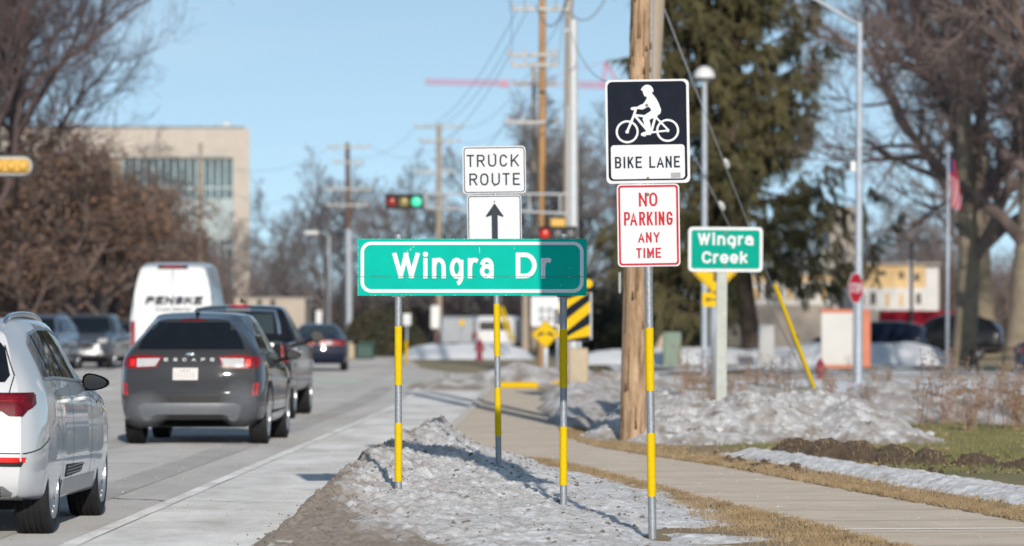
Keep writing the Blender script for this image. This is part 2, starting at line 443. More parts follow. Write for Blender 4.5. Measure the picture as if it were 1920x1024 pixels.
def crop(x0, y0, k): return lambda cx, cy: (x0 + cx / k, y0 + cy / k)

def post(root, fr, x, top, bottom, bands, r, label=None, name='post', cap=True, matname='galv'):
    mb = MB(); mb.tube([(x, 0, bottom), (x, 0, top)], r, 16)
    for z in (.31, .9, 1.6): mb.lathe([(-.0012, .006), (.0012, .006)], 'y', 8, (x, -r, z)) if z < top else 0
    po = mb.build(name, M[matname], root, True, angle=40)
    for z0, z1 in bands:
        b = MB(); b.tube([(x, 0, z0), (x, 0, (z0+z1)/2), (x, 0, z1)], r + .0022, 20); b.build('reflective_band', M['yellow_band'], po, True, angle=40)
    return po

def bolts(root, pts, y, r=.009):
    for x, z in pts:
        b = MB(); b.lathe([(y - .006, r * .6), (y - .004, r), (y, r)], 'y', 10, (x, 0, z)); b.build('bolt', M['bolt'], root, False)

# ---- green street name sign on two banded posts
f1 = SF(901, 957, 35.3)
b1 = f1.base()
sg = thing('street_name_sign', 'wide green street name sign reading "Wingra Dr" on two yellow-banded posts in the snow bank', 'street sign', b1)
def pxz(fr, x0, y0, x1, y1):
    a = fr(x0, y1); b = fr(x1, y0); return a[0], b[0], a[1], b[1]
x0, x1, z0, z1 = pxz(f1, 671, 448, 1100, 554.5)
mb = MB(); mb.box(x0, x1, -.012, 0, z0, z1)
mb.xform(Matrix.Translation((0, -.036, 0)))
pan = mb.build('sign_panel', M['green_sheet'], sg)
yf = -.048
ix = .012
mb = MB(); o_ = rrect(*pxz(f1, 676.5, 453.5, 1094, 549), .085, 8); i_ = rrect(*pxz(f1, 683, 459.5, 1087.5, 542.5), .06, 8)
mb.ring(o_, i_, yf - .0015); mb.build('border', M['white_text'], pan)
c1 = crop(664, 436, 4.324)
mb = MB()
for ch, a, b in (('W', 312, 532), ('i', 558, 600), ('n', 632, 744), ('g', 776, 887), ('r', 922, 1012), ('a', 1020, 1132), ('D', 1310, 1480), ('r', 1515, 1603)):
    q0 = f1(*c1(a, 372)); q1 = f1(*c1(b, 163))
    glyph(mb, ch, q0[0], q1[0], q0[1], q1[1], (38 if ch in 'WD' else 35) / 4.324 / f1.s, yf - .0018)
mb.build('lettering', M['white_text'], pan)
mb = MB(); s_ = f1(671, 519); e_ = f1(1100, 519); k = 60
pr = random.Random(3)
for i in range(k):
    if pr.random() < .12: continue
    a = lerp(s_[0], e_[0], i / k) + .001; b = lerp(s_[0], e_[0], (i + 1) / k) - .0003
    t = .0022 * pr.uniform(.4, 1.25); zc = s_[1] + pr.uniform(-.0008, .0008)
    mb.add([(a, yf - .0032, zc - t), (b, yf - .0032, zc - t), (b, yf - .0032, zc + t), (a, yf - .0032, zc + t)], [(0, 1, 2, 3)])
mb.build('panel_seam', M['seam'], pan)
# white scuffs and chipped edges of the old sheeting
mb = MB()
for i in range(120):
    e = pr.random()
    if e < .35: x, z = pr.uniform(x0, x1), z1 - pr.uniform(0, .006)
    elif e < .55: x, z = pr.uniform(x0, x1), z0 + pr.uniform(.001, .005)
    elif e < .75: x, z = x0 + pr.uniform(0.001, .005), pr.uniform(z0, z1)
    elif e < .88:
        q = f1(*c1(pr.uniform(425, 490), pr.uniform(0, 1))); tt = pr.random()
        q = f1(*c1(lerp(430, 495, tt) + pr.uniform(-6, 14), lerp(170, 85, tt) + pr.uniform(-10, 10))); x, z = q
    elif e < .93: x, z = pr.uniform(x0 + .05, x1 - .05), pr.uniform(z0 + .05, z1 - .05)
    else: x, z = pr.uniform(x0, x1), s_[1] + pr.uniform(-.003, .003)
    w, h = pr.uniform(.0015, .004), pr.uniform(.001, .003)
    mb.add([(x - w, yf - .004, z - h), (x + w, yf - .004, z - h * .6), (x + w * .6, yf - .004, z + h), (x - w * .8, yf - .004, z + h * .8)], [(0, 1, 2, 3)])
q = f1(*c1(1014, 120)); q2 = f1(*c1(1018, 170)); mb.add([(q[0], yf - .004, q[1]), (q[0] + .0025, yf - .004, q[1]), (q2[0] + .002, yf - .004, q2[1]), (q2[0], yf - .004, q2[1])], [(0, 1, 2, 3)])
mb.build('stain', M['white_text'], pan)
r1 = .0295
pl, pr_ = f1(747, 957)[0], f1(1056.5, 957)[0]
for xx, bb in ((pl, ((612, 722), (793, 903))), (pr_, ((617, 727), (800, 910)))):
    po = post(sg, f1, xx, f1(0, 440)[1], -.35 if xx > 0 else -.1, [(f1(0, b)[1], f1(0, a)[1]) for a, b in bb], r1)
    c = MB(); zt = f1(0, 440)[1]; c.lathe([(zt - .03, r1 + .004), (zt + .002, r1 + .004), (zt + .008, r1 * .7)], 'z', 16, (xx, 0, 0)); c.build('post_cap', M['galv'], po, True, angle=40)
    k = MB(); zz = z0; k.box(xx - .055 , xx + .055 , -.0345, -r1 - .0005, zz - .012, zz + .05); k.box(xx - .02, xx + .02, -.0345, -r1, z1 - .08, z1 - .04); k.build('sign_bracket', M['galv_dark'], sg)

# ---- bike lane / no parking post
f2 = SF(1223.5, 1008, 31.1, .0155)
sg2 = thing('bike_lane_sign', 'leaning yellow-banded post with a black bike lane sign above a no parking sign', 'road sign', f2.base(), (0, -.0155, 0))
r2 = .0295
z = lambda py: f2(1220, py)[1]
post(sg2, f2, 0, z(158), -.3, [(z(733), z(615)), (z(931), z(812))], r2)
k2 = 4.97; cb = crop(1130, 144, k2)
L2 = lambda x, y: f2(*cb(x, y))
# corners measured in the crop
bl = L2(35, 1003); tr = L2(801, 18); tl = L2(22, 36); br = L2(814, 985)
sx0 = (bl[0] + tl[0]) / 2; sx1 = (tr[0] + br[0]) / 2; sz0 = (bl[1] + br[1]) / 2; sz1 = (tl[1] + tr[1]) / 2
SW = sx1 - sx0; SH = sz1 - sz0
mb = MB(); mb.prism(rrect(sx0, sx1, sz0, sz1, .036), -.0335, -.0305); p_ = mb.build('bike_lane_panel', M['white_sheet'], sg2)
y2 = -.0335
fx = lambda u: sx0 + SW * (u - 28) / 780.0      # crop x on a straightened sign
fz = lambda v: sz1 - SH * (v - 27) / 967.0
mb = MB(); mb.sheet(rrect(fx(48), fx(783), fz(968), fz(46), .036), y2 - .0015); fld = mb.build('black_field', M['black_sheet'], p_)
mb = MB(); mb.sheet(rrect(fx(72), fx(760), fz(953), fz(636), .024), y2 - .003); mb.build('white_field', M['white_sheet'], p_)
mb = MB()
for ch, a, b in (('B', 108, 168), ('I', 188, 204), ('K', 226, 282), ('E', 300, 360), ('L', 428, 484), ('A', 497, 565), ('N', 580, 638), ('E', 658, 714)):
    glyph(mb, ch, fx(a), fx(b), fz(852), fz(744), 17 / k2 / f2.s, y2 - .0045)
mb.build('lettering', M['black_text'], p_)
mb = MB(); mb.box(fx(628), fx(718), y2 - .0046, y2 - .003, fz(948), fz(898)); mb.build('date_sticker', M['sticker'], p_)
# the cyclist
ux = lambda u: fx(u - 1); 
body = [(362,128),(367,112),(378,97),(394,84),(419,76),(444,81),(462,94),(474,112),(480,140),(463,150),(472,166),(488,186),(506,212),(521,240),(535,275),(546,308),(545,330),(535,352),(520,356),(512,372),(500,386),(470,391),(437,402),(446,450),(452,500),(450,545),(402,545),(399,559),(378,557),(355,547),(357,528),(382,517),(402,512),(398,480),(384,430),(374,400),(377,380),(398,354),(430,335),(455,318),(447,298),(430,280),(412,288),(395,298),(372,308),(348,304),(330,301),(316,306),(292,313),(270,309),(262,298),(270,286),(295,281),(325,281),(348,266),(376,257),(396,235),(412,208),(415,186),(397,187),(390,176),(380,150),(379,133)]
mb = MB(); yb = y2 - .0032; mb.sheet([(ux(a), fz(b)) for a, b in body], yb)
tk = lambda w: w / k2 / f2.s
for cx, cy in ((228, 512), (605, 505)):
    mb.ring(circ(ux(cx), fz(cy), tk(107), 48), circ(ux(cx), fz(cy), tk(87), 48), yb - .0003)
    mb.sheet(circ(ux(cx), fz(cy), tk(17), 20), yb - .0006)
def fs(pts, w, k): stroke(mb, [(ux(a), fz(b)) for a, b in pts], tk(w), yb - .0008 - k * .0002, ext=False)
fs([(313, 300), (292, 362), (228, 512)], 23, 0); fs([(300, 358), (400, 371)], 22, 1); fs([(304, 366), (412, 498)], 22, 2)
fs([(492, 380), (452, 515)], 23, 3); fs([(440, 523), (608, 505)], 18, 4); fs([(500, 384), (610, 500)], 18, 5)
mb.build('cyclist_symbol', M['white_text'], p_)
bolts(p_, [(ux(413), fz(268)), (ux(413), fz(948))], y2 - .0045, .011)
# no parking
k3 = 5.69; cn = crop(1150, 338, k3)
L3 = lambda x, y: f2(*cn(x, y))
bl = L3(47, 925); tr = L3(702, 38); tl = L3(36, 45); br = L3(713, 918)
nx0 = (bl[0] + tl[0]) / 2; nx1 = (tr[0] + br[0]) / 2; nz0 = (bl[1] + br[1]) / 2; nz1 = (tl[1] + tr[1]) / 2
NW, NH = nx1 - nx0, nz1 - nz0
gx = lambda u: nx0 + NW * (u - 40) / 668.0
gz = lambda v: nz1 - NH * (v - 41) / 881.0
mb = MB(); mb.prism(rrect(nx0, nx1, nz0, nz1, .03), -.0335, -.0305); p3 = mb.build('no_parking_panel', M['white_sheet'], sg2)
mb = MB(); mb.ring(rrect(gx(54), gx(694), gz(908), gz(54), .024), rrect(gx(75), gx(672), gz(887), gz(76), .014), y2 - .0015); mb.build('border', M['red_text'], p3)
mb = MB(); t3 = 22 / k3 / f2.s
rows = (((133, 281), (('N', 272, 358), ('O', 383, 470))),
        ((337, 484), (('P', 112, 178), ('A', 176, 252), ('R', 274, 338), ('K', 356, 420), ('I', 442, 464), ('N', 482, 544), ('G', 566, 632))),
        ((556, 667), (('A', 260, 330), ('N', 345, 406), ('Y', 425, 492))),
        ((723, 832), (('T', 240, 298), ('I', 316, 336), ('M', 355, 430), ('E', 446, 505))))
for (a, b), ls in rows:
    off = (b + a) / 2 / 900 * 6
    for ch, c, d in ls: glyph(mb, ch, gx(c - off + 3), gx(d - off + 3), gz(b), gz(a), t3 * (1 if b < 500 else .86), y2 - .0016)
mb.build('lettering', M['red_text'], p3)
bolts(p3, [(gx(370), gz(152)), (gx(372), gz(812))], y2 - .003, .0125)

# ---- truck route sign with an arrow plate
f4 = SF(935, 877, 41.5, .0125)
sg4 = thing('truck_route_sign', 'white truck route sign over a straight arrow plate, behind the street name sign', 'road sign', f4.base(), (0, -.0125, 0))
z = lambda py: f4(932, py)[1]
post(sg4, f4, 0, z(280), -.3, [(z(668), z(570)), (z(818), z(727))], .029)
k4 = 5.564; ct = crop(860, 268, k4)
L4 = lambda x, y: f4(*ct(x, y))
bl = L4(50, 535); tr = L4(693, 30); tl = L4(36, 42); br = L4(706, 522)
tx0 = (bl[0] + tl[0]) / 2; tx1 = (tr[0] + br[0]) / 2; tz0 = (bl[1] + br[1]) / 2; tz1 = (tl[1] + tr[1]) / 2
hx = lambda u: tx0 + (tx1 - tx0) * (u - 43) / 656.0
hz = lambda v: tz1 - (tz1 - tz0) * (v - 36) / 492.0
mb = MB(); mb.prism(rrect(tx0, tx1, tz0, tz1, .036), -.0335, -.0305); p4 = mb.build('truck_route_panel', M['white_sheet'], sg4)
mb = MB(); mb.ring(rrect(hx(55), hx(688), hz(519), hz(48), .03), rrect(hx(64), hx(679), hz(510), hz(57), .024), y2 - .0015); mb.build('border', M['black_text'], p4)
mb = MB(); t4 = 17 / k4 / f4.s
for (a, b), ls in (((123, 251), (('T', 87, 164), ('R', 193, 276), ('U', 309, 396), ('C', 430, 510), ('K', 545, 631))),
                   ((317, 444), (('R', 112, 195), ('O', 225, 312), ('U', 344, 431), ('T', 459, 533), ('E', 566, 640)))):
    for ch, c, d in ls: glyph(mb, ch, hx(c - 2), hx(d - 2), hz(b), hz(a), t4, y2 - .0016)
mb.build('lettering', M['black_text'], p4)
bolts(p4, [(hx(372), hz(120)), (hx(372), hz(443))], y2 - .003, .01)
a0 = L4(88, 545); a1 = L4(660, 1110)
mb = MB(); ax0, ax1, az1, az0 = a0[0], a1[0], a0[1] - .004, a1[1]
mb.prism(rrect(ax0, ax1, az0, az1, .03), -.0335, -.0305); p5 = mb.build('arrow_panel', M['white_sheet'], sg4)
mb = MB(); e = .008; mb.ring(rrect(ax0 + e, ax1 - e, az0 + e, az1 - e, .026), rrect(ax0 + 2.1 * e, ax1 - 2.1 * e, az0 + 2.1 * e, az1 - 2.1 * e, .02), y2 - .0015); mb.build('border', M['black_text'], p5)
mb = MB(); cx = hx(369)
X = lambda u: cx + u / k4 / f4.s
mb.sheet([(X(0), hz(628)), (X(92), hz(762)), (X(86), hz(775)), (X(32), hz(757)), (X(32), hz(1040)), (X(-32), hz(1040)), (X(-32), hz(757)), (X(-86), hz(775)), (X(-92), hz(762))], y2 - .0016)
mb.build('arrow_symbol', M['arrow'], p5)
bolts(p5, [(cx, hz(612)), (cx, hz(1065))], y2 - .002, .008)

# ---- creek name sign on a pale post
f6 = SF(1352, 752, 60.0, -.006)
sg6 = thing('creek_name_sign', 'small green sign reading "Wingra Creek" on a pale post behind the snow heap', 'road sign', f6.base(), (0, .006, 0))
z = lambda py: f6(1358, py)[1]
mb = MB(); w = 10.0 / f6.s; mb.bbox(-w, w, -w * .7, w * .7, -.55, z(440), .008); mb.build('post', M['pale_post'], sg6)
L6 = lambda x, y: f6(*cn(x, y))
mx0, mx1 = L6(797, 740)[0], L6(1592, 740)[0]; mz0, mz1 = L6(1190, 978)[1], L6(1190, 500)[1]
yb = -w * .7 - .004
mb = MB(); mb.prism(rrect(mx0, mx1, mz0, mz1, .06), yb - .004, yb); p6 = mb.build('sign_panel', M['white_sheet'], sg6)
e = 34 / k3 / f6.s; mb = MB(); mb.sheet(rrect(mx0 + e, mx1 - e, mz0 + e, mz1 - e, .035), yb - .006); mb.build('green_field', M['green_sheet2'], p6)
mb = MB(); t6 = 26 / k3 / f6.s
for (a, b), ls in (((566, 694), (('W', 900, 1033), ('i', 1050, 1087), ('n', 1107, 1193), ('g', 1212, 1306), ('r', 1325, 1387), ('a', 1400, 1493))),
                   ((760, 888), (('C', 943, 1047), ('r', 1062, 1127), ('e', 1134, 1230), ('e', 1240, 1332), ('k', 1348, 1428)))):
    for ch, c, d in ls:
        q0 = L6(c, b); q1 = L6(d, a); glyph(mb, ch, q0[0], q1[0], L6(1190, b)[1], L6(1190, a)[1], t6, yb - .0085)
mb.build('lettering', M['white_text'], p6)
bolts(p6, [L6(1197, 568), L6(1185, 908)], yb - .007, .02)
# ================================================================ GROUND, ROAD, WALK, SNOW
def nz(x, y, z=0.0): return noise.noise(Vector((x, y, z)))
def fbm(x, y, z, o=4): return noise.fractal(Vector((x, y, z)), .9, 2.1, o)

LINE = [(10, -3.57), (32.6, -3.10), (55, -2.63), (76, -2.19), (92, -2.1), (110, -2.4), (140, -4.2), (190, -8.0), (260, -16), (330, -28)]
KERB = [(10, -2.05), (30, -1.68), (55, -1.10), (64, -.92), (80, -.72), (96, -.6), (104, -.4), (112, 1.5), (118, 2.5), (126, -1.8), (140, -3.0), (190, -4.9), (215, -6.6)]
LEFT = [(10, -17), (60, -16.3), (110, -16.3), (148, -17.3), (156, -15.5), (168, -13.8), (190, -13.7), (215, -14.8)]
line = lambda y: sinterp(LINE, y)
kerb = lambda y: interp(KERB, y)
WL = [(20, 3.9), (26, 3.15), (32, 2.42), (38, 1.62), (45, .79), (49, .16), (52, -.38), (56, -.74), (64, -.88), (80, -.66), (97, -.5)]
WR = [(20, 5.6), (26, 4.88), (33.4, 4.0), (40, 3.05), (45.8, 2.26), (50, 1.5), (54, .95), (60, .74), (70, .82), (80, .9), (90, .7), (97, .6)]
wl = lambda y: sinterp(WL, y)
wr = lambda y: sinterp(WR, y)

def strip(name, ys, fa, fb, z, m, nx=1, kind='structure'):
    mb = MB(); vs = []; fs = []
    for y in ys:
        a, b = fa(y), fb(y)
        for i in range(nx + 1): vs.append((lerp(a, b, i / nx), y, z(y) if callable(z) else z))
    n = nx + 1
    for j in range(len(ys) - 1):
        for i in range(nx): fs.append((j*n+i, j*n+i+1, j*n+n+i+1, j*n+n+i))
    mb.add(vs, fs); o = mb.build(name, m); return tag(o, kind=kind) if kind else o
def rng(a, b, s):
    n = max(1, int(round((b - a) / s))); return [lerp(a, b, i / n) for i in range(n + 1)]

mb = MB(); mb.add([(-900, -60, -.03), (900, -60, -.03), (900, 2600, -.03), (-900, 2600, -.03)], [(0, 1, 2, 3)])
tag(mb.build('ground', M['soil']), kind='structure')
strip('road', rng(5, 214, 3), lambda y: interp(LEFT, y), lambda y: kerb(y) + .02, 0.0, M['asphalt'], 6)
strip('gutter', rng(5, 96, 1.5), lambda y: line(y) + .06, lambda y: kerb(y) + .01, .004, M['gutter'], 3)
strip('edge_line', rng(5, 105, 1.5), lambda y: line(y) - .07 + .02*nz(y, 3), lambda y: line(y) + .06 + .02*nz(y, 7), .0085, M['line'])
strip('lane_line', rng(72, 86, 2), lambda y: line(y) - 3.55, lambda y: line(y) - 3.43, .0045, M['line'])
strip('lane_line', rng(40, 46, 2), lambda y: line(y) - 3.55, lambda y: line(y) - 3.43, .0045, M['line'])
strip('median_line', rng(5, 104, 2), lambda y: line(y) - 7.25, lambda y: line(y) - 7.12, .0045, M['line'])
strip('crosswalk', [107, 107.8], lambda y: -14, lambda y: kerb(107) + .1, .0045, M['line'], 4)
strip('crosswalk', [113.5, 114.3], lambda y: -14, lambda y: kerb(107) + .1, .0045, M['line'], 4)
strip('green_lane', [108.4, 112.6], lambda y: -8.6, lambda y: -3.9, .0045, M['green_paint'], 4)
strip('green_lane', [108.8, 112.2], lambda y: -3.3, lambda y: -1.6, .0045, M['green_paint'], 2)
# cross street running off to the right and left behind the signs
mb = MB(); mb.add([(kerb(112) - .4, 110.5, -.002), (120, 112, -.002), (120, 121, -.002), (kerb(112) - 3, 122, -.002)], [(0, 1, 2, 3)]); tag(mb.build('side_road', M['asphalt']), kind='structure')

def crack(pts, w, z=.0052, name='road_crack', m='crack'):
    q = random.Random(int(pts[0][0] * 100)); out = []
    for (a, b), (c, d) in zip(pts, pts[1:]):
        n = max(2, int(math.hypot(c - a, d - b) / .12))
        for i in range(n): out.append((lerp(a, c, i / n) + q.gauss(0, .018), lerp(b, d, i / n) + q.gauss(0, .03)))
    mb = MB(); vs = []
    for x, y in out: ww = w * q.uniform(.4, 1.3); vs += [(x - ww, y - ww, z), (x + ww, y + ww, z)]
    mb.add(vs, [(2*i, 2*i+1, 2*i+3, 2*i+2) for i in range(len(out) - 1)]); tag(mb.build(name, M[m]), kind='structure')
crack([(-2.95, 37.6), (-3.6, 38.4), (-4.6, 38.7)], .02); crack([(-2.9, 37.8), (-1.5, 37.2)], .012); crack([(-4.0, 47.5), (-5.6, 48.2), (-7.2, 47.8)], .02); crack([(-5.6, 34.5), (-5.9, 39), (-5.8, 46), (-6.1, 53)], .016)
crack([(-2.6, 44.5), (-1.4, 44.3)], .014); crack([(-2.5, 52), (-1.2, 52.2)], .014); crack([(-7.2, 33), (-7.5, 45), (-7.6, 60)], .02); crack([(-3.3, 62), (-6, 62.6), (-9, 62)], .03); crack([(-2.7, 33.9), (-2.0, 33.7)], .010)
strip('tyre_track', rng(28, 100, 2), lambda y: line(y) - 1.05 + .05 * nz(y * .3, 1), lambda y: line(y) - .62 + .05 * nz(y * .3, 4), .0042, M['stain'])
strip('tyre_track', rng(28, 100, 2), lambda y: line(y) - 2.75 + .05 * nz(y * .3, 7), lambda y: line(y) - 2.30 + .05 * nz(y * .3, 9), .0042, M['stain'])

# sidewalk slabs with joints
def walk_z(y): return .032
strip('sidewalk', rng(18, 97, .75), wl, wr, walk_z, M['walk'], 4)
def joint(y0, m, w, z):
    # a joint square to the walk
    c0 = Vector((wl(y0), y0)); 
    d = Vector((wl(y0 + .5) - wl(y0 - .5), 1)).normalized(); n = Vector((d.y, -d.x))
    wd = wr(y0) - wl(y0); wd *= d.y
    a = c0 + d * w; b = c0 + n * wd + d * w; c = c0 + n * wd - d * w; e = c0 - d * w
    mb.add([(q.x, q.y, z) for q in (a, b, c, e)], [(0, 1, 2, 3)])
mb = MB(); y = 22.4
while y < 96: joint(y, None, .012, .0355); y += 1.83
tag(mb.build('sidewalk_joint', M['walk_joint']), kind='structure')
mb = MB(); joint(32.05, None, .085, .0362); tag(mb.build('salt_streak', M['salt']), kind='structure')
# kerb
mb = MB(); ys = rng(18, 104, 1.0); vs = []; fs = []
for y in ys:
    k = kerb(y)
    for dx, z in ((-.01, -.02), (0, .05), (.015, .062), (.14, .062), (.15, .0)): vs.append((k + dx, y, z))
for j in range(len(ys) - 1):
    for i in range(4): fs.append((j*5+i, j*5+i+1, j*5+5+i+1, j*5+5+i))
mb.add(vs, fs); tag(mb.build('kerb', M['kerb']), kind='structure')

# ---- turf on both sides of the walk
def set_attr(o, name, vals):
    a = o.data.attributes.new(name, 'FLOAT', 'POINT'); a.data.foreach_set('value', vals)
def turf_z(x, y):
    z = .012 + .016 * nz(x * .9, y * .6, 5) + .012 * nz(x * 4, y * 3, 2)
    if y < 98:
        e = max(wl(y) - x, x - wr(y))
        if e < -.06: z = min(z, .012)
        elif e < .30: z = lerp(.037 + .006 * nz(x * 6, y * 4, 1), z, sstep(.02, .30, e))
    return z
def green_at(x, y):
    d = x - wr(y)
    g = sstep(1.1, 2.6, d + .5 * nz(x * 1.3, y * .4, 9)) * (.55 + .45 * nz(x * .8, y * .25, 4))
    if d < 1.2 and y > 44: g = max(g, .35 * sstep(.15, .7, d) * clamp(.4 + nz(x * 1.7, y * .8, 1)))
    return clamp(g)
def patch(name, x0, x1, y0, y1, dx, dy, zf, m, keep=None, attrs=None, kind='structure', label=None, cat=None, smooth=True):
    nx = int((x1 - x0) / dx) + 1; ny = int((y1 - y0) / dy) + 1
    vs = []; ok = []
    for j in range(ny):
        y = y0 + j * dy
        for i in range(nx):
            x = x0 + i * dx; r = zf(x, y)
            vs.append((x, y, r[0] if isinstance(r, tuple) else r)); ok.append(r[1] if isinstance(r, tuple) else 1)
    fs = [(j*nx+i, j*nx+i+1, j*nx+nx+i+1, j*nx+nx+i) for j in range(ny - 1) for i in range(nx - 1)
          if ok[j*nx+i] > 0 or ok[j*nx+i+1] > 0 or ok[j*nx+nx+i+1] > 0 or ok[j*nx+nx+i] > 0]
    used = sorted({i for f in fs for i in f}); mp = {u: k for k, u in enumerate(used)}
    mb = MB(); mb.add([vs[u] for u in used], [tuple(mp[i] for i in f) for f in fs])
    o = mb.build(name, m, None, smooth, fix=False)
    for an, fn in (attrs or {}).items(): set_attr(o, an, [fn(*vs[u]) for u in used])
    return tag(o, label, cat, None, kind)
patch('verge', -2.2, 14, 20, 105, .09, .4, lambda x, y: (turf_z(x, y), 1 if x > kerb(y) + .1 else -1), M['verge'], attrs={'green': lambda x, y, z: green_at(x, y)})

# ---- the plowed snow bank between kerb and walk
RIDGE = [(26, (-1.72, .0)), (29.5, (-1.70, .03)), (31, (-1.66, .08)), (34, (-1.53, .20)), (37, (-1.43, .29)), (40, (-1.30, .36)), (44, (-1.1, .39)), (47, (-.98, .41)), (50, (-.86, .42)), (52, (-.86, .38)), (54, (-.95, .2)), (57, (-1.0, .0)), (60, (-1, -.1))]
rx = lambda y: sinterp([(a, b[0]) for a, b in RIDGE], y)
rz = lambda y: sinterp([(a, b[1]) for a, b in RIDGE], y)
RE = [(24, 2.3), (28, 2.3), (31, 2.15), (33, 1.95), (35, 1.95), (36.5, 1.88), (38.5, 1.70), (41, 1.32), (43, .98), (44.5, .78), (47, .25), (50, -.25), (53, -.6), (56, -.8), (60, -.9)]
re_ = lambda y: sinterp(RE, y)
SLOPE = [(28, 2.1), (36, 1.9), (42, 1.5), (47, 1.05), (50, .8), (56, .8)]
def bank(x, y):
    r, h, e = rx(y), rz(y), re_(y)
    ee = e + .16 * nz(x * 1.1, y * .55, 3) + .06 * nz(x * 5, y * 3, 8)
    if x < r:
        w = .12 + .42 * h
        t = (r - x) / w
        th = h * (1 - t ** 1.6) if t < 1.4 else -.1
        if h < .06: th = h + .02 - .5 * (r - x)
    else:
        t = (x - r) / max(.1, ee - r)
        th = h * max(0, 1 - t * 1.08) ** interp(SLOPE, y) + .055 * min(1, max(0, (1 - t)) * 6) - .02
        if t > 1: th = -.02 - .1 * (t - 1)
        # bare turf near the foot of the front post
        hole = math.exp(-(((x - 1.42) / .40) ** 2 + ((y - 32.3) / .55) ** 2)) + math.exp(-(((x - 1.8) / .6) ** 2 + ((y - 30.3) / .5) ** 2)) + .8*math.exp(-(((x - 1.06) / .14) ** 2 + ((y - 31.3) / .5) ** 2))
        th -= .085 * hole
    rough = clamp(.25 + 3.0 * max(0, th)) * (1.15 - .55 * sstep(-.6, .8, x - (re_(y) - 1.2)))
    if th > -.03:
        m = sstep(-.25, .35, nz(x * 1.6, y * .9, 31) + .35 * (1 - t if x > r else 1) - .1)      # where the clods lie
        brown = sstep(36.5, 32, y + 1.2 * (x + 1.3))
        wx, wy = x + .03 * nz(x * 9, y * 6, 1), y + .05 * nz(x * 9, y * 6, 2)
        d1 = noise.voronoi(Vector((wx * 7.0, wy * 4.6, 1.3)))[0]; d2 = noise.voronoi(Vector((wx * 17, wy * 11, 4.1)))[0]
        lump = .060 * (1 + .5 * brown) * (.42 - d1[0]) * m + .030 * (.42 - d2[0])
        c = nz(x * 36, y * 23, 3.7); e2 = nz(x * 20, y * 12, 5.5); d = fbm(x * 2.2, y * 1.4, 2, 3)
        th += rough * (lump * 1.35 + .016 * c + .018 * e2 + .05 * d)
    return (turf_z(x, y) + th, 1 if th > -.015 else -1)
def bank_dirt(x, y, z):
    r, e = rx(y), re_(y); t = clamp((x - r) / max(.1, e - r))
    d = .36 + .34 * nz(x * 3, y * 1.6, 11) + .34 * nz(x * 9, y * 5, 4) - .42 * t
    wbr = interp([(28, 1.4), (30.3, .92), (32, .55), (33.6, .28), (35.4, .05), (38, -.15)], y) + .38 * nz(x * 2.2, y * 1.3, 2) + .25 * nz(x * 7, y * 4, 12)
    d += .95 * sstep(wbr + .28, wbr - .28, x - r)
    cell = noise.voronoi(Vector((x * 7.0, y * 4.6, 1.3)))[1][0]; hsh = noise.cell(cell * 9.7)
    d += .30 * (abs(hsh) % 1.0 - .5)
    if x < r + .05: d += .3
    d += .25 * sstep(.8, 1, t)
    return clamp(d)
patch('snow_bank', -2.15, 2.6, 25.5, 58.5, .0135, .034, bank, M['snow_dirty'], attrs={'dirt': bank_dirt}, kind=None,
      label='dirty grey plowed snow bank along the kerb, carrying the street name sign posts', cat='snow bank')

# ---- rough snow heap round the utility pole, behind the walk
def heap_fn(lumps, base, fy, amp=.09, fr=1.0, seed=0.0, edge=.5):
    def f(x, y):
        h = -.12
        for cx, cy, ax, ay, hh in lumps:
            q = ((x - cx) / ax) ** 2 + ((y - cy) / ay) ** 2
            h = max(h, hh * (1 - q ** .8)) if q < 2.4 else h
        h += edge * .12 * nz(x * 1.6, y * .7, seed)
        if h > -.06:
            k = clamp(.35 + 2.2 * h)
            a = .5 * nz(x * 3.0 * fr, y * 1.6 * fr, seed + 1) + .3 * abs(nz(x * 5 * fr, y * 2.6 * fr, seed + 5)) + .1; b_ = .45 * abs(nz(x * 11 * fr, y * 5.5 * fr, seed + 7)) + .35 * nz(x * 14 * fr, y * 7 * fr, seed + 9) + .08; c = nz(x * 22 * fr, y * 11 * fr, seed + 3)
            v1 = noise.voronoi(Vector((x * 5.0 * fr + .2 * nz(x * 4, y * 2, 3), y * 2.4 * fr, seed)))[0][0]; mk = sstep(-.2, .3, nz(x * 1.1, y * .5, seed + 17))
            h += k * amp * ((a - .22) * 1.3 + (b_ - .2) * .6 + (.45 - v1) * .7 * mk + c * .22)
        return (base + turf_z(x, y) + h, 1 if h > -.03 else -1)
    return f
def hdirt(lo, s, sc=1.0, ps=4.0):
    return lambda x, y, z: clamp(lo + s * (nz(x * ps * sc, y * 2 * sc, 21) + .6 * nz(x * 11 * sc, y * 5 * sc, 2)) + (.35 * (1 - sstep(.0, .18, z))))
LUMPS = [(2.6, 58.2, 1.5, 4.2, .48), (1.95, 55.9, .62, 1.3, .26), (3.4, 58.5, 1.3, 4.0, .62), (4.3, 59.5, 1.25, 4.0, .60), (4.6, 57.2, .9, 2.8, .50), (1.5, 57.3, .6, 1.8, .24), (2.2, 60.5, 1.2, 3.5, .52), (5.1, 55.6, .6, 1.1, .16), (3.0, 55.2, .9, .9, .15)]
patch('snow_heap', .7, 6.4, 52.6, 65, .022, .06, heap_fn(LUMPS, 0, 0, .13, 1.0, 3.0), M['snow_dirty'], attrs={'dirt': hdirt(.38, .85)}, kind=None,
      label='rough grey and white snow heap around the foot of the wooden utility pole', cat='snow bank')
L2_ = [(1.2, 74, .8, 7, .42), (1.5, 84, 1.0, 9, .48), (2.6, 72, 1.5, 5, .42), (1.0, 66, .5, 4, .20), (2.2, 66, 1.0, 3.5, .32)]
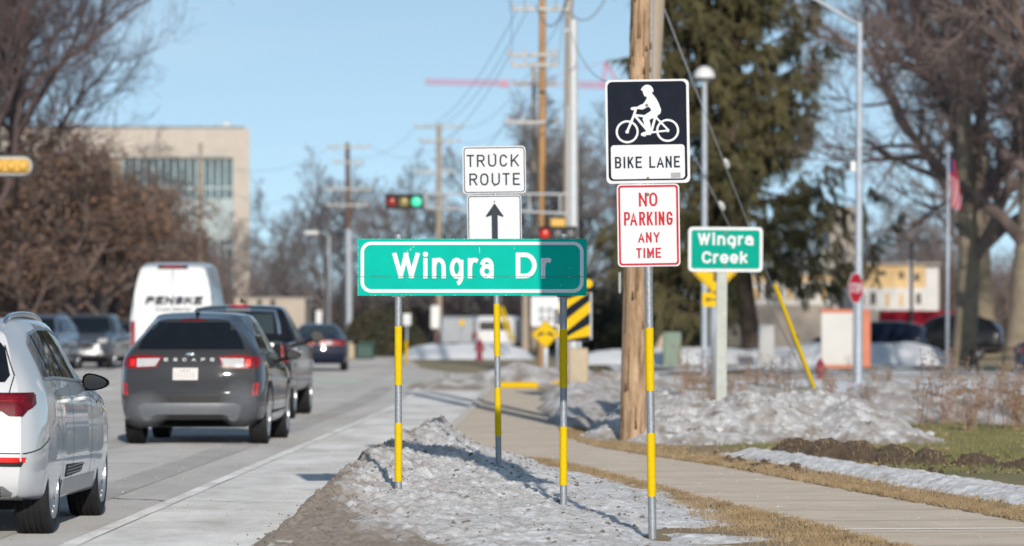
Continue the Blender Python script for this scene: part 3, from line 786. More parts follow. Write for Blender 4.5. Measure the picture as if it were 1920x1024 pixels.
patch('snow_heap', .4, 4.6, 61, 94, .04, .13, heap_fn(L2_, 0, 0, .13, .8, 8.0), M['snow_dirty'], attrs={'dirt': hdirt(.5, .7, .8)}, kind=None,
      label='low brown-grey snow ridge beside the walk, left of the wooden utility pole', cat='snow bank')
L3_ = [(5.0, 68, 1.6, 5, .46), (6.2, 70, 1.6, 5, .55), (7.6, 69, 1.3, 5, .42), (4.2, 72, 1.8, 6, .5), (8.8, 71, 1.6, 4, .34)]
patch('snow_heap', 2.4, 10.8, 62, 79, .045, .12, heap_fn(L3_, 0, 0, .15, .8, 14.0), M['snow_dirty'], attrs={'dirt': hdirt(.55, .7, .8)}, kind=None,
      label='long mottled snow ridge behind the turf with dry weeds sticking out of it', cat='snow bank')
L4_ = [(-1.2, 99.5, 1.2, 3.0, .30), (0.2, 101, 1.5, 3.2, .55), (2.4, 100.5, 1.8, 2.6, .42), (1.6, 104, 1.6, 2, .35)]
patch('snow_heap', -2.9, 4.6, 95.5, 107, .06, .16, heap_fn(L4_, 0, 0, .2, .7, 30.0), M['snow_dirty'], attrs={'dirt': hdirt(.55, .7, .7)}, kind=None,
      label='dark gritty snow pile on the street corner behind the yellow kerb block', cat='snow bank')
# the white snow strip and mud ridge beside the walk
def strip_fn(x, y):
    c = 3.05 + (48.2 - y) * .155; d = x - c
    w = .30 + .16 * sstep(48, 36, y) + .1 * nz(x * 2, y * .7, 4)
    h = .085 * (1 - (abs(d) / w) ** 2) if abs(d) < 2 * w else -.1
    h = min(h, .085 * (50.4 + nz(x * 3, 5, 2) - y))
    if h > -.05: h += .03 * nz(x * 7, y * 5, 2) + .022 * abs(nz(x * 16, y * 7, 9))
    return (turf_z(x, y) + h, 1 if h > -.01 else -1)
patch('snow_strip', 2.3, 7.2, 30, 51, .02, .05, strip_fn, M['snow_dirty'], attrs={'dirt': lambda x, y, z: clamp(-.05 + .5 * nz(x * 5, y * 2.5, 6))}, kind=None,
      label='narrow strip of cleaner white snow running beside the right edge of the walk', cat='snow bank')
def mud_fn(x, y):
    h = -.1
    for cx, cy, ax, ay, hh in ((3.28, 49.6, .30, 1.1, .20), (3.62, 49.1, .32, 1.0, .21), (3.95, 48.6, .32, 1.0, .20), (4.3, 48, .30, .95, .17), (4.62, 47.3, .22, .7, .15), (5.05, 46.6, .26, .6, .12), (5.5, 45.9, .3, .6, .06)):
        q = ((x - cx) / ax) ** 2 + ((y - cy) / ay) ** 2
        if q < 2: h = max(h, hh * (1 - q))
    if h > -.06: h += .05 * abs(nz(x * 8, y * 6, 2)) + .03 * nz(x * 17, y * 9, 5) + .012 * nz(x * 40, y * 22, 1)
    return (turf_z(x, y) + h, 1 if h > 0 else -1)
patch('mud_ridge', 2.8, 6.0, 44, 52, .02, .05, mud_fn, M['mud'], kind=None, label='dark brown ridge of scraped mud between the turf and the white snow strip', cat='mud pile')
# thin snow patches lying on the far turf
def far_snow(x, y):
    n = nz(x * .55, y * .12, 40) + .3 * nz(x * 2, y * .4, 3)
    lim = -.12 if y > 78 else .50
    return (turf_z(x, y) + .01 + .05 * (n - lim), 1 if n > lim else -1)
mb = MB(); mb.add([(2.5, 123, -.012), (60, 123, -.012), (60, 147, -.012), (2.5, 147, -.012)], [(0, 1, 2, 3)]); tag(mb.build('lawn', M['lawn']), kind='structure')
patch('snow_patch', 3.2, 24, 122, 147, .14, .5, lambda x, y: (lambda n: (.01 + .05 * (n - .12), 1 if n > .12 else -1))(nz(x * .4, y * .22, 70) + .3 * nz(x * 1.6, y * .5, 3)), M['snow_clean'], kind='structure')
patch('snow_patch', 3.5, 24, 55, 110, .12, .3, far_snow, M['snow_clean'], kind='structure')

# ---- clear snow banks far off
def far_bank(name, x0, x1, y0, y1, h, label, seed, step=.22):
    cx, cy, ax, ay = (x0 + x1) / 2, (y0 + y1) / 2, (x1 - x0) / 2, (y1 - y0) / 2
    def f(x, y):
        qx = abs((x - cx) / ax); qy = abs((y - cy) / ay)
        k = (1 - qx ** 6) * (1 - qy ** 2.2) if qx < 1.2 and qy < 1.2 else -1
        z = h * k * (.86 + .22 * nz(x * .55, y * .5, seed) + .10 * nz(x * 1.7, y * 1.2, seed)) 
        return (z - .02, 1 if k > 0 else -1)
    return patch(name, x0 - .2, x1 + .2, y0 - .2, y1 + .2, step, step * 1.3, f, M['snow_clean'], kind=None, label=label, cat='snow bank')
far_bank('snow_bank', 9.5, 15.6, 148, 154, .95, 'white snow bank in shade and sun in front of the parked blue car', 1)
far_bank('snow_bank', 1.9, 12.6, 152, 157, .62, 'low white snow bank below the pale building behind the spruce trunk', 5)
far_bank('snow_bank', -4.6, .9, 172, 178, .68, 'bright white snow bank at the end of the road below the grey van', 9)

# ---- grass, clods, grit: nobody could count these
def scatter_blades(name, n, pick, hmin, hmax, m, lean=.8, w=.004):
    vs = []; fs = []
    q = random.Random(len(name) * 7 + n)
    for _ in range(n):
        p = pick(q)
        if p is None: continue
        x, y, z = p; h = q.uniform(hmin, hmax); a = q.uniform(0, 2 * PI); l = q.uniform(.1, lean) * h
        dx, dy = math.cos(a) * l, math.sin(a) * l; b = len(vs); ww = w * q.uniform(.6, 1.5)
        vs += [(x - ww, y, z), (x + ww, y, z), (x + dx * .55 + ww * .6, y + dy * .5, z + h * .65), (x + dx * .55 - ww * .6, y + dy * .5, z + h * .65), (x + dx, y + dy, z + h * .9)]
        fs += [(b, b + 1, b + 2, b + 3), (b + 3, b + 2, b + 4)]
    mb = MB(); mb.add(vs, fs); o = mb.build(name, m, fix=False); return tag(o, kind='stuff')
def pick_tan(q):
    if q.random() < .5:
        y = q.uniform(27, 62); x = wr(y) + abs(q.gauss(0, .45)) + .0
    else:
        y = q.uniform(26, 48); x = wl(y) - abs(q.gauss(0, .38))
    if q.random() < .12: x = wr(y) + q.uniform(-.05, .08)
    if x < kerb(y): return None
    if nz(x * 5, y * 2.5, 8) + .35 * nz(x * 14, y * 7, 3) < -.08 and q.random() < .85: return None
    return (x, y, turf_z(x, y) - .004)
tag(scatter_blades('dead_grass', 60000, pick_tan, .012, .06, M['blade_tan'], 1.6, .0035), 'matted dead tan grass along both edges of the walk', 'grass')
def pick_green(q):
    y = q.uniform(40, 66); x = wr(y) + 1.3 + q.random() * 7
    if y < 44 + (x - 5) * -1.5: return None
    if q.random() > green_at(x, y) + .12: return None
    return (x, y, turf_z(x, y) - .004)
tag(scatter_blades('grass', 46000, pick_green, .02, .06, M['blade_green'], .9, .005), 'short green grass of the park lawn beyond the mud ridge', 'grass')
def chunks(name, n, pick, rmin, rmax, m, label, cat):
    vs = []; fs = []; q = random.Random(n)
    base = [(1,0,0),(-1,0,0),(0,1,0),(0,-1,0),(0,0,1),(0,0,-1),(.6,.6,.6),(-.6,.6,.6),(.6,-.6,.6),(-.6,-.6,.6)]
    tri = [(0,6,2),(2,6,7),(7,1,2),(0,3,8),(0,8,6),(8,3,9),(9,3,1),(1,7,9),(4,6,8),(4,8,9),(4,9,7),(4,7,6),(0,2,5),(2,1,5),(1,3,5),(3,0,5)]
    for _ in range(n):
        p = pick(q)
        if p is None: continue
        r = rmin + (rmax - rmin) * q.random() ** 3; b = len(vs); a = q.uniform(0, 6.28); c, s = math.cos(a), math.sin(a)
        sx, sy, sz = q.uniform(.7, 1.3), q.uniform(.7, 1.3), q.uniform(.5, 1.1)
        for u, v, w in base:
            k = r * q.uniform(.75, 1.25); u, v, w = u * sx * k, v * sy * k, w * sz * k
            vs.append((p[0] + u * c - v * s, p[1] + u * s + v * c, p[2] + w))
        fs += [tuple(b + i for i in t) for t in tri]
    mb = MB(); mb.add(vs, fs); o = mb.build(name, m, fix=False); return tag(o, label, cat, kind='stuff')
def pk_bank(q):
    y = q.uniform(28, 53); x = q.uniform(rx(y) - .15, re_(y)); z, k = bank(x, y)
    return (x, y, z + .002) if k > 0 else None
chunks('ice_crumbs', 1800, pk_bank, .003, .022, M['ice'], 'pale crumbs of ice lying on the snow bank', 'ice')
chunks('road_grit', 1800, pk_bank, .004, .022, M['grit'], 'brown grit and small stones on the snow bank', 'grit')
hf = heap_fn(LUMPS, 0, 0, .13, 1.0, 3.0)
def pk_heap(q):
    x, y = q.uniform(.9, 6), q.uniform(53, 62); z, k = hf(x, y)
    return (x, y, z) if k > 0 else None
chunks('snow_lumps', 700, pk_heap, .01, .07, M['ice'], 'broken white lumps of snow on the heap by the pole', 'snow')
def pk_walk(q):
    y = q.uniform(29, 60); t = q.random()
    return (lerp(wl(y), wr(y), t), y, .034)
chunks('salt_grains', 700, pk_walk, .003, .009, M['ice'], 'white grains of de-icing salt on the walk', 'salt')
def pk_verge(q):
    y = q.uniform(30, 60); x = wr(y) + abs(q.gauss(0, .6)); return (x, y, turf_z(x, y) + .004)
chunks('leaf_litter', 1700, pk_verge, .006, .036, M['blade_tan'], 'curled dry leaves lying along the walk', 'leaves')
def pk_mud(q):
    x, y = q.uniform(3.0, 5.8), q.uniform(45, 51); z, k = mud_fn(x, y)
    return (x, y, z - .006) if k > 0 and nz(x * 4, y * 3, 6) > -.1 else None
tag(scatter_blades('mud_grass', 2600, pk_mud, .015, .07, M['blade_tan'], 1.4, .004), 'torn dead grass mixed into the ridge of dark mud', 'grass')
def pk_lawn(q):
    y = q.uniform(44, 66); x = wr(y) + 1 + q.random() * 6; return (x, y, turf_z(x, y) + .012)
chunks('lawn_leaves', 420, pk_lawn, .012, .045, M['blade_tan'], 'dry fallen leaves scattered on the green lawn', 'leaves')
chunks('soil_clods', 500, lambda q: (lambda x, y: (x, y, turf_z(x, y) + .01))(q.uniform(2.4, 6), q.uniform(44, 51)) , .008, .05, M['mud'], 'clods of dark soil scattered by the mud ridge', 'soil')
def pk_gut(q):
    y = q.uniform(28, 60); return (kerb(y) - abs(q.gauss(0, .16)), y, .006)
chunks('gutter_grit', 500, pk_gut, .003, .014, M['grit'], 'grit lying in the gutter', 'grit')
def pk_road(q):
    y = q.uniform(30, 75); return (kerb(y) - q.random() ** 1.6 * 3.2 - .05, y, .0065)
chunks('road_salt', 1500, pk_road, .003, .011, M['ice'], 'grains of salt and ice scattered over the gutter and the bike lane', 'salt')
mb = MB(); mb.bbox(-.07, .06, -.05, .05, 0, .05, .015); tag(mb.build('black_debris', M['rubber'], loc=(-1.66, 37.6, .0)), 'small black lump of debris at the road edge of the snow bank', 'debris')
# ================================================================ VEHICLES
def catmull(pts, per):
    out = []
    n = len(pts)
    for i in range(n - 1):
        p0 = pts[max(0, i - 1)]; p1 = pts[i]; p2 = pts[i + 1]; p3 = pts[min(n - 1, i + 2)]
        for k in range(per):
            t = k / per; t2 = t * t; t3 = t2 * t
            out.append(tuple(.5 * (2*b + (c - a) * t + (2*a - 5*b + 4*c - d) * t2 + (-a + 3*b - 3*c + d) * t3) for a, b, c, d in zip(p0, p1, p2, p3)))
    out.append(pts[-1]); return out

class Car:
    """body lofted from cross sections; y runs from the tail (0) to the nose (L)"""
    def __init__(s, L, W, top, belt, roofw, zb, wheels, tr, tw, rear, front, plan=None, sh=.12, bulge=.05, tumble=None, mid=.62, lowin=.03, boxy=0):
        s.L, s.W, s.w = L, W, W / 2
        s.top, s.belt, s.roofw, s.zb = top, belt, roofw, zb
        s.wheels, s.tr, s.tw = wheels, tr, tw
        s.rear, s.front = rear, front
        s.plan = plan or [(0, .90), (.12, .955), (.35, .99), (.8, 1), (L - 1.1, 1), (L - .45, .965), (L - .15, .88), (L, .74)]
        s.sh, s.bulge, s.mid, s.lowin, s.boxy = sh, bulge, mid, lowin, boxy
    def section(s, y):
        T = sinterp(s.top, y); B = interp(s.belt, y); k = interp(s.plan, y); w = s.w * k
        g = sstep(0, .42, T - B); B = min(B, T - .035)
        Rw = lerp(w - .14, min(interp(s.roofw, y), w - .02) , g)
        zb = interp(s.zb, y) if isinstance(s.zb, list) else s.zb
        if s.boxy:
            pts = [(w * .9, zb), (w - .02, zb + .04), (w, zb + .25), (w, B - .2), (w - .012, B), (lerp(w, Rw, .55), lerp(B, T, .55)), (Rw, T - .16), (Rw - .05, T - .055), (Rw - .16, T - .012), (Rw * .5, T), (0, T + .004)]
        else:
            pts = [(w * .86, zb), (w - s.lowin - .015, zb + .035), (w - .006, lerp(zb, s.mid, .62)), (w, s.mid), (w - .008, lerp(s.mid, B, .55)), (w - .045, B - .015), (lerp(w - .055, Rw, .45), lerp(B, T - .06, .47)), (Rw, T - .085), (Rw - .075, T - .026), (Rw * .58, T - .004), (0, T + .006)]
        return catmull(pts, 4)
    def yshift(s, y, z):
        r = interp(s.rear, z) * (1 - sstep(0, 1.25, y)); f = interp(s.front, z) * sstep(s.L - 1.0, s.L, y)
        return y + r - f
    def body(s, name, material, parent, cut=True):
        ys = sorted(set([0, .02, .06, .12, .2, .3, .42] + [round(.42 + i * (s.L - .9) / 46, 4) for i in range(1, 47)] + [s.L - .4, s.L - .3, s.L - .2, s.L - .12, s.L - .05, s.L] + [p[0] for p in s.top if 0 < p[0] < s.L]))
        S = [s.section(y) for y in ys]; n = len(S[0])
        mb = MB(); vs = []; fs = []; NC = 10
        for y, sec in zip(ys, S):
            for sg_ in (1, -1):
                for x, z in sec: vs.append((sg_ * x, s.yshift(y, z), z))
        st = 2 * n
        for j in range(len(ys) - 1):
            for h in (0, 1):
                for i in range(n - 1):
                    a = j * st + h * n + i; q = (a, a + 1, a + st + 1, a + st); fs.append(q if h == 0 else q[::-1])
            a = j * st; fs.append((a, a + st, a + st + n, a + n))   # floor
        # end caps, row by row with a gentle bulge
        for end, j in ((0, 0), (1, len(ys) - 1)):
            rows = []
            for i in range(n):
                x, z = S[j][i]; y = s.yshift(ys[j], z); row = [j * st + i]
                for c in range(1, NC):
                    u = 1 - 2 * c / NC; b_ = s.bulge * (1 - u * u) * (1 if end else 1)
                    vs.append((x * u, y + (b_ if end else -b_), z)); row.append(len(vs) - 1)
                row.append(j * st + n + i); rows.append(row)
            for i in range(n - 1):
                for c in range(NC):
                    q = (rows[i][c], rows[i][c+1], rows[i+1][c+1], rows[i+1][c]); fs.append(q if end else q[::-1])
            fs.append(tuple(rows[0]))
        mb.add(vs, fs)
        o = mb.build(name, material, parent, True, fix=False)
        bm = bmesh.new(); bm.from_mesh(o.data); bmesh.ops.remove_doubles(bm, verts=bm.verts, dist=.0008); bmesh.ops.dissolve_degenerate(bm, edges=bm.edges, dist=.0005)
        bmesh.ops.holes_fill(bm, edges=bm.edges); bmesh.ops.recalc_face_normals(bm, faces=bm.faces); bm.to_mesh(o.data); 
        s.bvh = BVHTree.FromBMesh(bm); bm.free()
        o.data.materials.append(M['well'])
        if cut:
            cu = MB()
            for wy in s.wheels:
                for sx in (-1, 1):
                    x0 = sx * (s.w - s.tw - .10); x1 = sx * (s.w + .2); r = s.tr + .055
                    cu.lathe([(min(x0, x1), r), (max(x0, x1), r)], 'x', 40, (0, wy, s.tr))
            co_ = cu.build('cutter', M['well'], None)
            md = o.modifiers.new('b', 'BOOLEAN'); md.object = co_; md.operation = 'DIFFERENCE'; md.solver = 'EXACT'
            try: md.material_mode = 'TRANSFER'
            except Exception: pass
            dg = bpy.context.evaluated_depsgraph_get(); dg.update()
            me = bpy.data.meshes.new_from_object(o.evaluated_get(dg), preserve_all_data_layers=True, depsgraph=dg)
            o.modifiers.clear(); o.data = me; bpy.data.objects.remove(co_)
        o.data.polygons.foreach_set('use_smooth', [True] * len(o.data.polygons)); o.data.set_sharp_from_angle(angle=R(38))
        s.o = o
        return o
    def cast(s, side, a, b):
        if side == 'rear': org, d = (a, -3, b), (0, 1, 0)
        elif side == 'front': org, d = (a, s.L + 3, b), (0, -1, 0)
        elif side == 'right': org, d = (4, a, b), (-1, 0, 0)
        elif side == 'left': org, d = (-4, a, b), (1, 0, 0)
        else: org, d = (a, b, 5), (0, 0, -1)
        h = s.bvh.ray_cast(Vector(org), Vector(d))
        return (h[0], h[1]) if h[0] is not None else (None, None)
    def decal(s, name, side, poly, material, off=.004, step=.05, parent=None, thick=0.0, round_=0):
        """a patch that hugs the body: poly is (x,z) seen from behind/ahead, (y,z) from a side, (x,y) from above"""
        if round_: poly = catmull(list(poly) + [poly[0]], round_)[:-1]
        bd = []
        n = len(poly)
        for i in range(n):
            a, b = Vector(poly[i]), Vector(poly[(i + 1) % n]); k = max(1, int((b - a).length / step))
            for j in range(k): bd.append(a.lerp(b, j / k))
        nb = len(bd); ins = []
        xs = [p.x for p in bd]; zs = [p.y for p in bd]
        def inside(x, z):
            c = False
            for i in range(nb):
                p, q = bd[i], bd[i - 1]
                if (p.y > z) != (q.y > z) and x < (q.x - p.x) * (z - p.y) / (q.y - p.y) + p.x: c = not c
            return c
        x = min(xs) + step * .5
        while x < max(xs):
            z = min(zs) + step * .5
            while z < max(zs):
                if inside(x, z) and min((Vector((x, z)) - p).length for p in bd) > step * .45: ins.append(Vector((x, z)))
                z += step
            x += step
        pts = bd + ins
        r = geometry.delaunay_2d_cdt(pts, [(i, (i + 1) % nb) for i in range(nb)], [list(range(nb))], 1, 1e-6)
        V, Fc = r[0], r[2]
        out = []; bad = set()
        for i, p in enumerate(V):
            h, nn = s.cast(side, p.x, p.y)
            if h is None: bad.add(i); out.append((0, 0, 0)); continue
            q = h + nn * off; out.append(tuple(q))
        mb = MB(); mb.add(out, [f for f in Fc if not any(i in bad for i in f)])
        return mb.build(name, material, parent or s.o, True, angle=50)
    def line(s, name, side, pts, w, material, off=.003, parent=None, step=.04):
        dn = []
        for a, b in zip(pts, pts[1:]):
            a, b = Vector(a), Vector(b); k = max(1, int((b - a).length / step))
            dn += [a.lerp(b, i / k) for i in range(k)]
        dn.append(Vector(pts[-1]))
        vs = []
        for i, p in enumerate(dn):
            d = (dn[min(i + 1, len(dn) - 1)] - dn[max(i - 1, 0)]).normalized(); nn = Vector((-d.y, d.x)) * w * .5
            for q in (p + nn, p - nn):
                h, no = s.cast(side, q.x, q.y); vs.append(tuple(h + no * off) if h is not None else None)
        mb = MB(); fs = [(2*i, 2*i+1, 2*i+3, 2*i+2) for i in range(len(dn) - 1) if all(vs[k] is not None for k in (2*i, 2*i+1, 2*i+2, 2*i+3))]
        mb.add([v or (0, 0, 0) for v in vs], fs); return mb.build(name, material, parent or s.o, True)
    def both(s, fn, name, poly, material, **k):
        return [getattr(s, fn)(name, sd, poly, material, **k) for sd in ('right', 'left')]
    def wheelset(s, root, rim='alloy', spokes=5, rimr=None):
        for wy in s.wheels:
            for sx in (1, -1):
                w = thing('wheel', None, None, (sx * (s.w - .02 - s.tw / 2), wy, s.tr)); w.parent = root
                r, t = s.tr, s.tw / 2; rr = rimr or r * .70
                prof = [(-t * .82, rr - .01), (-t * .98, rr + .02), (-t, r * .87), (-t * .93, r * .955), (-t * .78, r - .004)]
                g = [-.5, -.17, .17, .5]
                for gx in g: prof += [(t * (gx - .05), r), (t * (gx - .045), r - .010), (t * (gx + .045), r - .010), (t * (gx + .05), r)]
                prof += [(t * .78, r - .004), (t * .93, r * .955), (t, r * .87), (t * .98, rr + .02), (t * .82, rr - .01)]
                mb = MB(); mb.lathe(prof, 'x', 48); mb.f = mb.f[:-2]; mb.m = mb.m[:-2]; mb.build('tyre', M['rubber'], w, True, angle=40)
                mb = MB(); f = sx * t
                mb.lathe([(f * .55, rr * .98), (f * .82, rr), (f * .94, rr - .005), (f * .94, rr - .022), (f * .72, rr - .035), (f * .35, rr - .05), (f * .3, .03)], 'x', 48)
                mb.build('rim', M['dark_rim' if 0 else 'alloy_dark'], w, True, angle=40)
                mb = MB(); mb.lathe([(f * .94, rr + .001), (f * 1.0, rr - .004), (f * .97, rr - .03), (f * .8, rr - .034)], 'x', 48); mb.f = mb.f[:-2]; mb.m = mb.m[:-2]
                mb.lathe([(f * .3, .075), (f * .72, .072), (f * .80, .05)], 'x', 16)
                for k in range(spokes):
                    a = 2 * PI * k / spokes + .3
                    for da in (-.16, .16):
                        ca, sa = math.cos(a + da * .5), math.sin(a + da * .5); ca2, sa2 = math.cos(a + da), math.sin(a + da)
                        i0 = len(mb.v); q0 = Vector((f * .66, ca * .05, sa * .05)); q1 = Vector((f * .86, ca2 * (rr - .02), sa2 * (rr - .02)))
                        tv = Vector((0, -sa2, ca2)) * .024; dx = Vector((f * .22, 0, 0))
                        vs = [q0 - tv, q0 + tv, q1 + tv * .9, q1 - tv * .9]; vs = [tuple(v) for v in vs] + [tuple(v - dx) for v in vs]
                        mb.add(vs, [(0, 1, 2, 3), (0, 1, 5, 4), (1, 2, 6, 5), (2, 3, 7, 6), (3, 0, 4, 7)])
                mb.build('spokes', M[rim], w, False)
    def mirror(s, root, y, z, w=.24, h=.17, shell=None, x=None, sides=(1, -1)):
        for sx in sides:
            bx = (x or s.w - .06); mb = MB()
            # teardrop shell swept forward
            vs = []; fs = []; n = 16
            for k, (dy, sc) in enumerate(((-.005, .96), (.02, 1.0), (.07, .97), (.12, .80), (.16, .45), (.17, .1))):
                for j in range(n):
                    a = 2 * PI * j / n; ca, sa = math.cos(a), math.sin(a)
                    ex = abs(ca) ** .75 * (1 if ca > 0 else -1); ez = abs(sa) ** .75 * (1 if sa > 0 else -1)
                    px_ = .12 + w / 2 + ex * w / 2 * sc; taper = 1 - .55 * clamp((px_ - .12) / w) ** 1.6
                    vs.append((sx * (bx + px_), y + dy + .04 * clamp((px_ - .12) / w), z + ez * h / 2 * sc * taper - .012 * (px_ - .1) / w))
            for k in range(5):
                for j in range(n): fs.append((k*n+j, k*n+(j+1) % n, (k+1)*n+(j+1) % n, (k+1)*n+j))
            fs.append(tuple(5 * n + j for j in range(n))); mb.add(vs, fs)
            mb.tube([(sx * (bx - .02), y + .08, z - h * .55), (sx * (bx + .06), y + .08, z - h * .42), (sx * (bx + .15), y + .07, z - h * .3)], [.03, .028, .03], 10)
            m_ = mb.build('side_mirror', shell or M['plastic'], root, True, angle=45)
            g = MB(); rim_ = [Vector(v) for v in vs[:n]]; c = sum(rim_, Vector()) / n
            g.add([tuple(c + (v - c) * .86 + Vector((0, -.002, 0))) for v in rim_], [tuple(range(n))]); g.build('mirror_glass', M['mirror_glass'], m_)
    def plate(s, side, x0, x1, z0, z1, mat_='plate', text=True, parent=None):
        p = s.decal('license_plate', side, [(x0, z0), (x1, z0), (x1, z1), (x0, z1)], M[mat_], .008, .1)
        if text:
            mb = MB(); q = random.Random(int(s.L * 100)); y = min(v.co.y for v in p.data.vertices) - .003
            for k in range(7):
                a = lerp(x0, x1, (k + .75) / 8.4); zc = lerp(z0, z1, .45); hh = (z1 - z0) * .2
                mb.add([(a, y, zc - hh), (a + .012, y, zc - hh), (a + .012, y, zc + hh), (a, y, zc + hh)], [(0, 1, 2, 3)])
            zt = lerp(z0, z1, .82); mb.add([(lerp(x0, x1, .3), y, zt - .006), (lerp(x0, x1, .7), y, zt - .006), (lerp(x0, x1, .7), y, zt + .006), (lerp(x0, x1, .3), y, zt + .006)], [(0, 1, 2, 3)])
            mb.build('plate_mark', M['silver_trim'], p)
        return p

def rr4(x0, x1, z0, z1, r): return rrect(x0, x1, z0, z1, r, 4)
SUV_REAR = [(.2, .22), (.32, .09), (.48, .01), (.66, .0), (.82, .03), (1.0, .05), (1.15, .09), (1.3, .22), (1.5, .42), (1.62, .52), (1.75, .6)]

# ---------------------------------------------------------------- white SUV, cut by the left edge of the picture
def white_suv():
    L = 4.9; c = Car(L, 1.935, [(0, 1.56), (.35, 1.60), (1.0, 1.63), (2.0, 1.635), (2.6, 1.60), (3.0, 1.50), (3.45, 1.27), (3.85, 1.085), (4.2, 1.04), (4.6, .95), (4.82, .82), (4.9, .70)],
                     [(0, 1.13), (1.0, 1.135), (2.4, 1.095), (3.6, 1.045), (4.9, .9)], [(0, .66), (.6, .69), (1.4, .725), (2.6, .71), (3.6, .66), (4.9, .6)],
                     [(0, .30), (.5, .27), (1, .23), (4.2, .22), (4.9, .28)], (.98, 3.908), .385, .262,
                     [(.2, .20), (.30, .10), (.42, .03), (.60, .0), (.80, .03), (1.0, .06), (1.1, .10), (1.3, .27), (1.5, .48), (1.65, .6)],
                     [(.2, .15), (.4, .03), (.7, .0), (1.0, .1)], plan=[(0, .86), (.10, .925), (.25, .965), (.5, .992), (.95, 1.0), (1.6, .988), (3.0, .985), (3.8, .998), (4.2, .985), (4.5, .95), (4.8, .86), (4.9, .78)], bulge=.11, mid=.66)
    root = thing('suv', 'white SUV with dark red tail lights, cut off by the left edge of the picture', 'car', (-4.42, 31.17, 0), (0, 0, R(-1.6)))
    b = c.body('body', M['white_paint'], root)
    # glass
    dlo = [(.74, 1.165), (1.25, 1.168), (2.0, 1.15), (3.05, 1.115), (3.42, 1.11), (3.1, 1.33), (2.72, 1.475), (2.2, 1.535), (1.5, 1.535), (1.05, 1.50), (.84, 1.42)]
    for sd in ('right', 'left'):
        w = c.decal('side_window', sd, dlo, M['glass'], .003, .06)
        tr_ = c.line('window_trim', sd, dlo + [dlo[0]], .022, M['silver_trim'], .006)
        c.line('window_pillar', sd, [(1.98, 1.15), (1.84, 1.345), (1.72, 1.535)], .075, M['plastic'], .0055)
        c.line('window_pillar', sd, [(1.20, 1.165), (1.14, 1.33), (1.10, 1.50)], .03, M['plastic'], .0055)
        c.line('door_seam', sd, [(1.22, 1.14), (1.30, .95), (1.42, .70), (1.5, .40)], .011, M['plastic_grey'], .0025)
        c.line('door_seam', sd, [(2.02, 1.13), (2.06, .95), (2.06, .60), (2.02, .38)], .011, M['plastic_grey'], .0025)
        c.line('door_seam', sd, [(3.22, 1.09), (3.2, .9), (3.12, .38)], .011, M['plastic_grey'], .0025)
        c.line('side_sill', sd, [(1.42, .325), (3.4, .325)], .12, M['silver_trim'], .006)
        v = c.decal('side_vent', sd, [(1.62, .40), (2.55, .415), (2.7, .48), (1.66, .50)], M['plastic_grey'], .005, .06)
        for zz in (.425, .45, .475): c.line('vent_fin', sd, [(1.68, zz), (2.58, zz + .004)], .008, M['silver_trim'], .009, parent=v)
        # handles
        sx = 1 if sd == 'right' else -1
        for hy in (1.62, 2.62):
            h, nn = c.cast(sd, hy, 1.0); mb = MB(); mb.tube([(h.x, hy - .11, .985), (h.x + sx * .038, hy - .09, .99), (h.x + sx * .042, hy + .06, .995), (h.x, hy + .10, .99)], [.016, .018, .018, .014], 10); mb.build('door_handle', M['white_paint'], b, True)
        c.decal('turn_lamp', sd, rr4(3.55, 3.66, .935, .96, .008), M['amber_lens'], .005, .05)
        # wheel arch lip
        for wy in c.wheels:
            arc = [(wy + math.cos(R(a)) * .462, .385 + math.sin(R(a)) * .462) for a in range(-8, 189, 7)]
            arc = [p for p in arc if .25 < p[1]]
            c.line('arch_lip', sd, arc, .038, M['white_paint'], .011)
    c.decal('rear_window', 'rear', [(-.70, 1.15), (.70, 1.15), (.73, 1.20), (.665, 1.40), (.61, 1.455), (-.61, 1.455), (-.665, 1.40), (-.73, 1.20)], M['glass'], .004, .07)
    # roof spoiler lip, tail lamp bar
    lp = c.decal('tail_lamp', 'rear', [(-.875, .965), (-.83, .90), (-.74, .905), (-.64, .975), (.64, .975), (.74, .905), (.83, .90), (.875, .965), (.885, 1.07), (.5, 1.068), (-.5, 1.068), (-.885, 1.07)], M['red_lens_dark'], .015, .03)
    c.decal('tail_lamp', 'right', [(.05, .92), (.27, .99), (.30, 1.06), (.05, 1.075)], M['red_lens_dark'], .007, .04); c.decal('tail_lamp', 'left', [(.05, .92), (.27, .99), (.30, 1.06), (.05, 1.075)], M['red_lens_dark'], .007, .04)
    for zz in (1.012, 1.035): c.line('lamp_strip', 'rear', [(-.83, zz), (.83, zz)], .010, M['red_lens'], .018, parent=lp)
    rf = c.decal('reflector', 'rear', [(.40, .545), (.83, .535), (.865, .60), (.40, .61)], M['plastic'], .006, .05); c.line('reflector_strip', 'rear', [(.42, .593), (.855, .585)], .035, M['reflector'], .010, parent=rf)
    rf = c.decal('reflector', 'rear', [(-.40, .545), (-.83, .535), (-.865, .60), (-.40, .61)], M['plastic'], .006, .05); c.line('reflector_strip', 'rear', [(-.42, .593), (-.855, .585)], .035, M['reflector'], .010, parent=rf)
    df = c.decal('diffuser', 'rear', [(-.80, .285), (.80, .285), (.80, .315), (.70, .395), (.55, .425), (-.55, .425), (-.70, .395), (-.80, .315)], M['silver_trim'], .008, .06)
    for zz in (.325, .35, .375): c.line('diffuser_fin', 'rear', [(-.68, zz), (.68, zz)], .012, M['plastic'], .012, parent=df)
    c.line('bumper_seam', 'rear', [(-.87, .63), (-.4, .64), (.4, .64), (.87, .63)], .009, M['plastic_grey'], .003)
    c.line('bumper_seam', 'right', [(.03, .63), (.3, .66), (.5, .70), (.62, .735)], .009, M['plastic_grey'], .003)
    c.line('tailgate_seam', 'rear', [(.66, 1.42), (.76, 1.2), (.74, 1.08), (.66, .9), (.60, .7)], .009, M['plastic_grey'], .003)
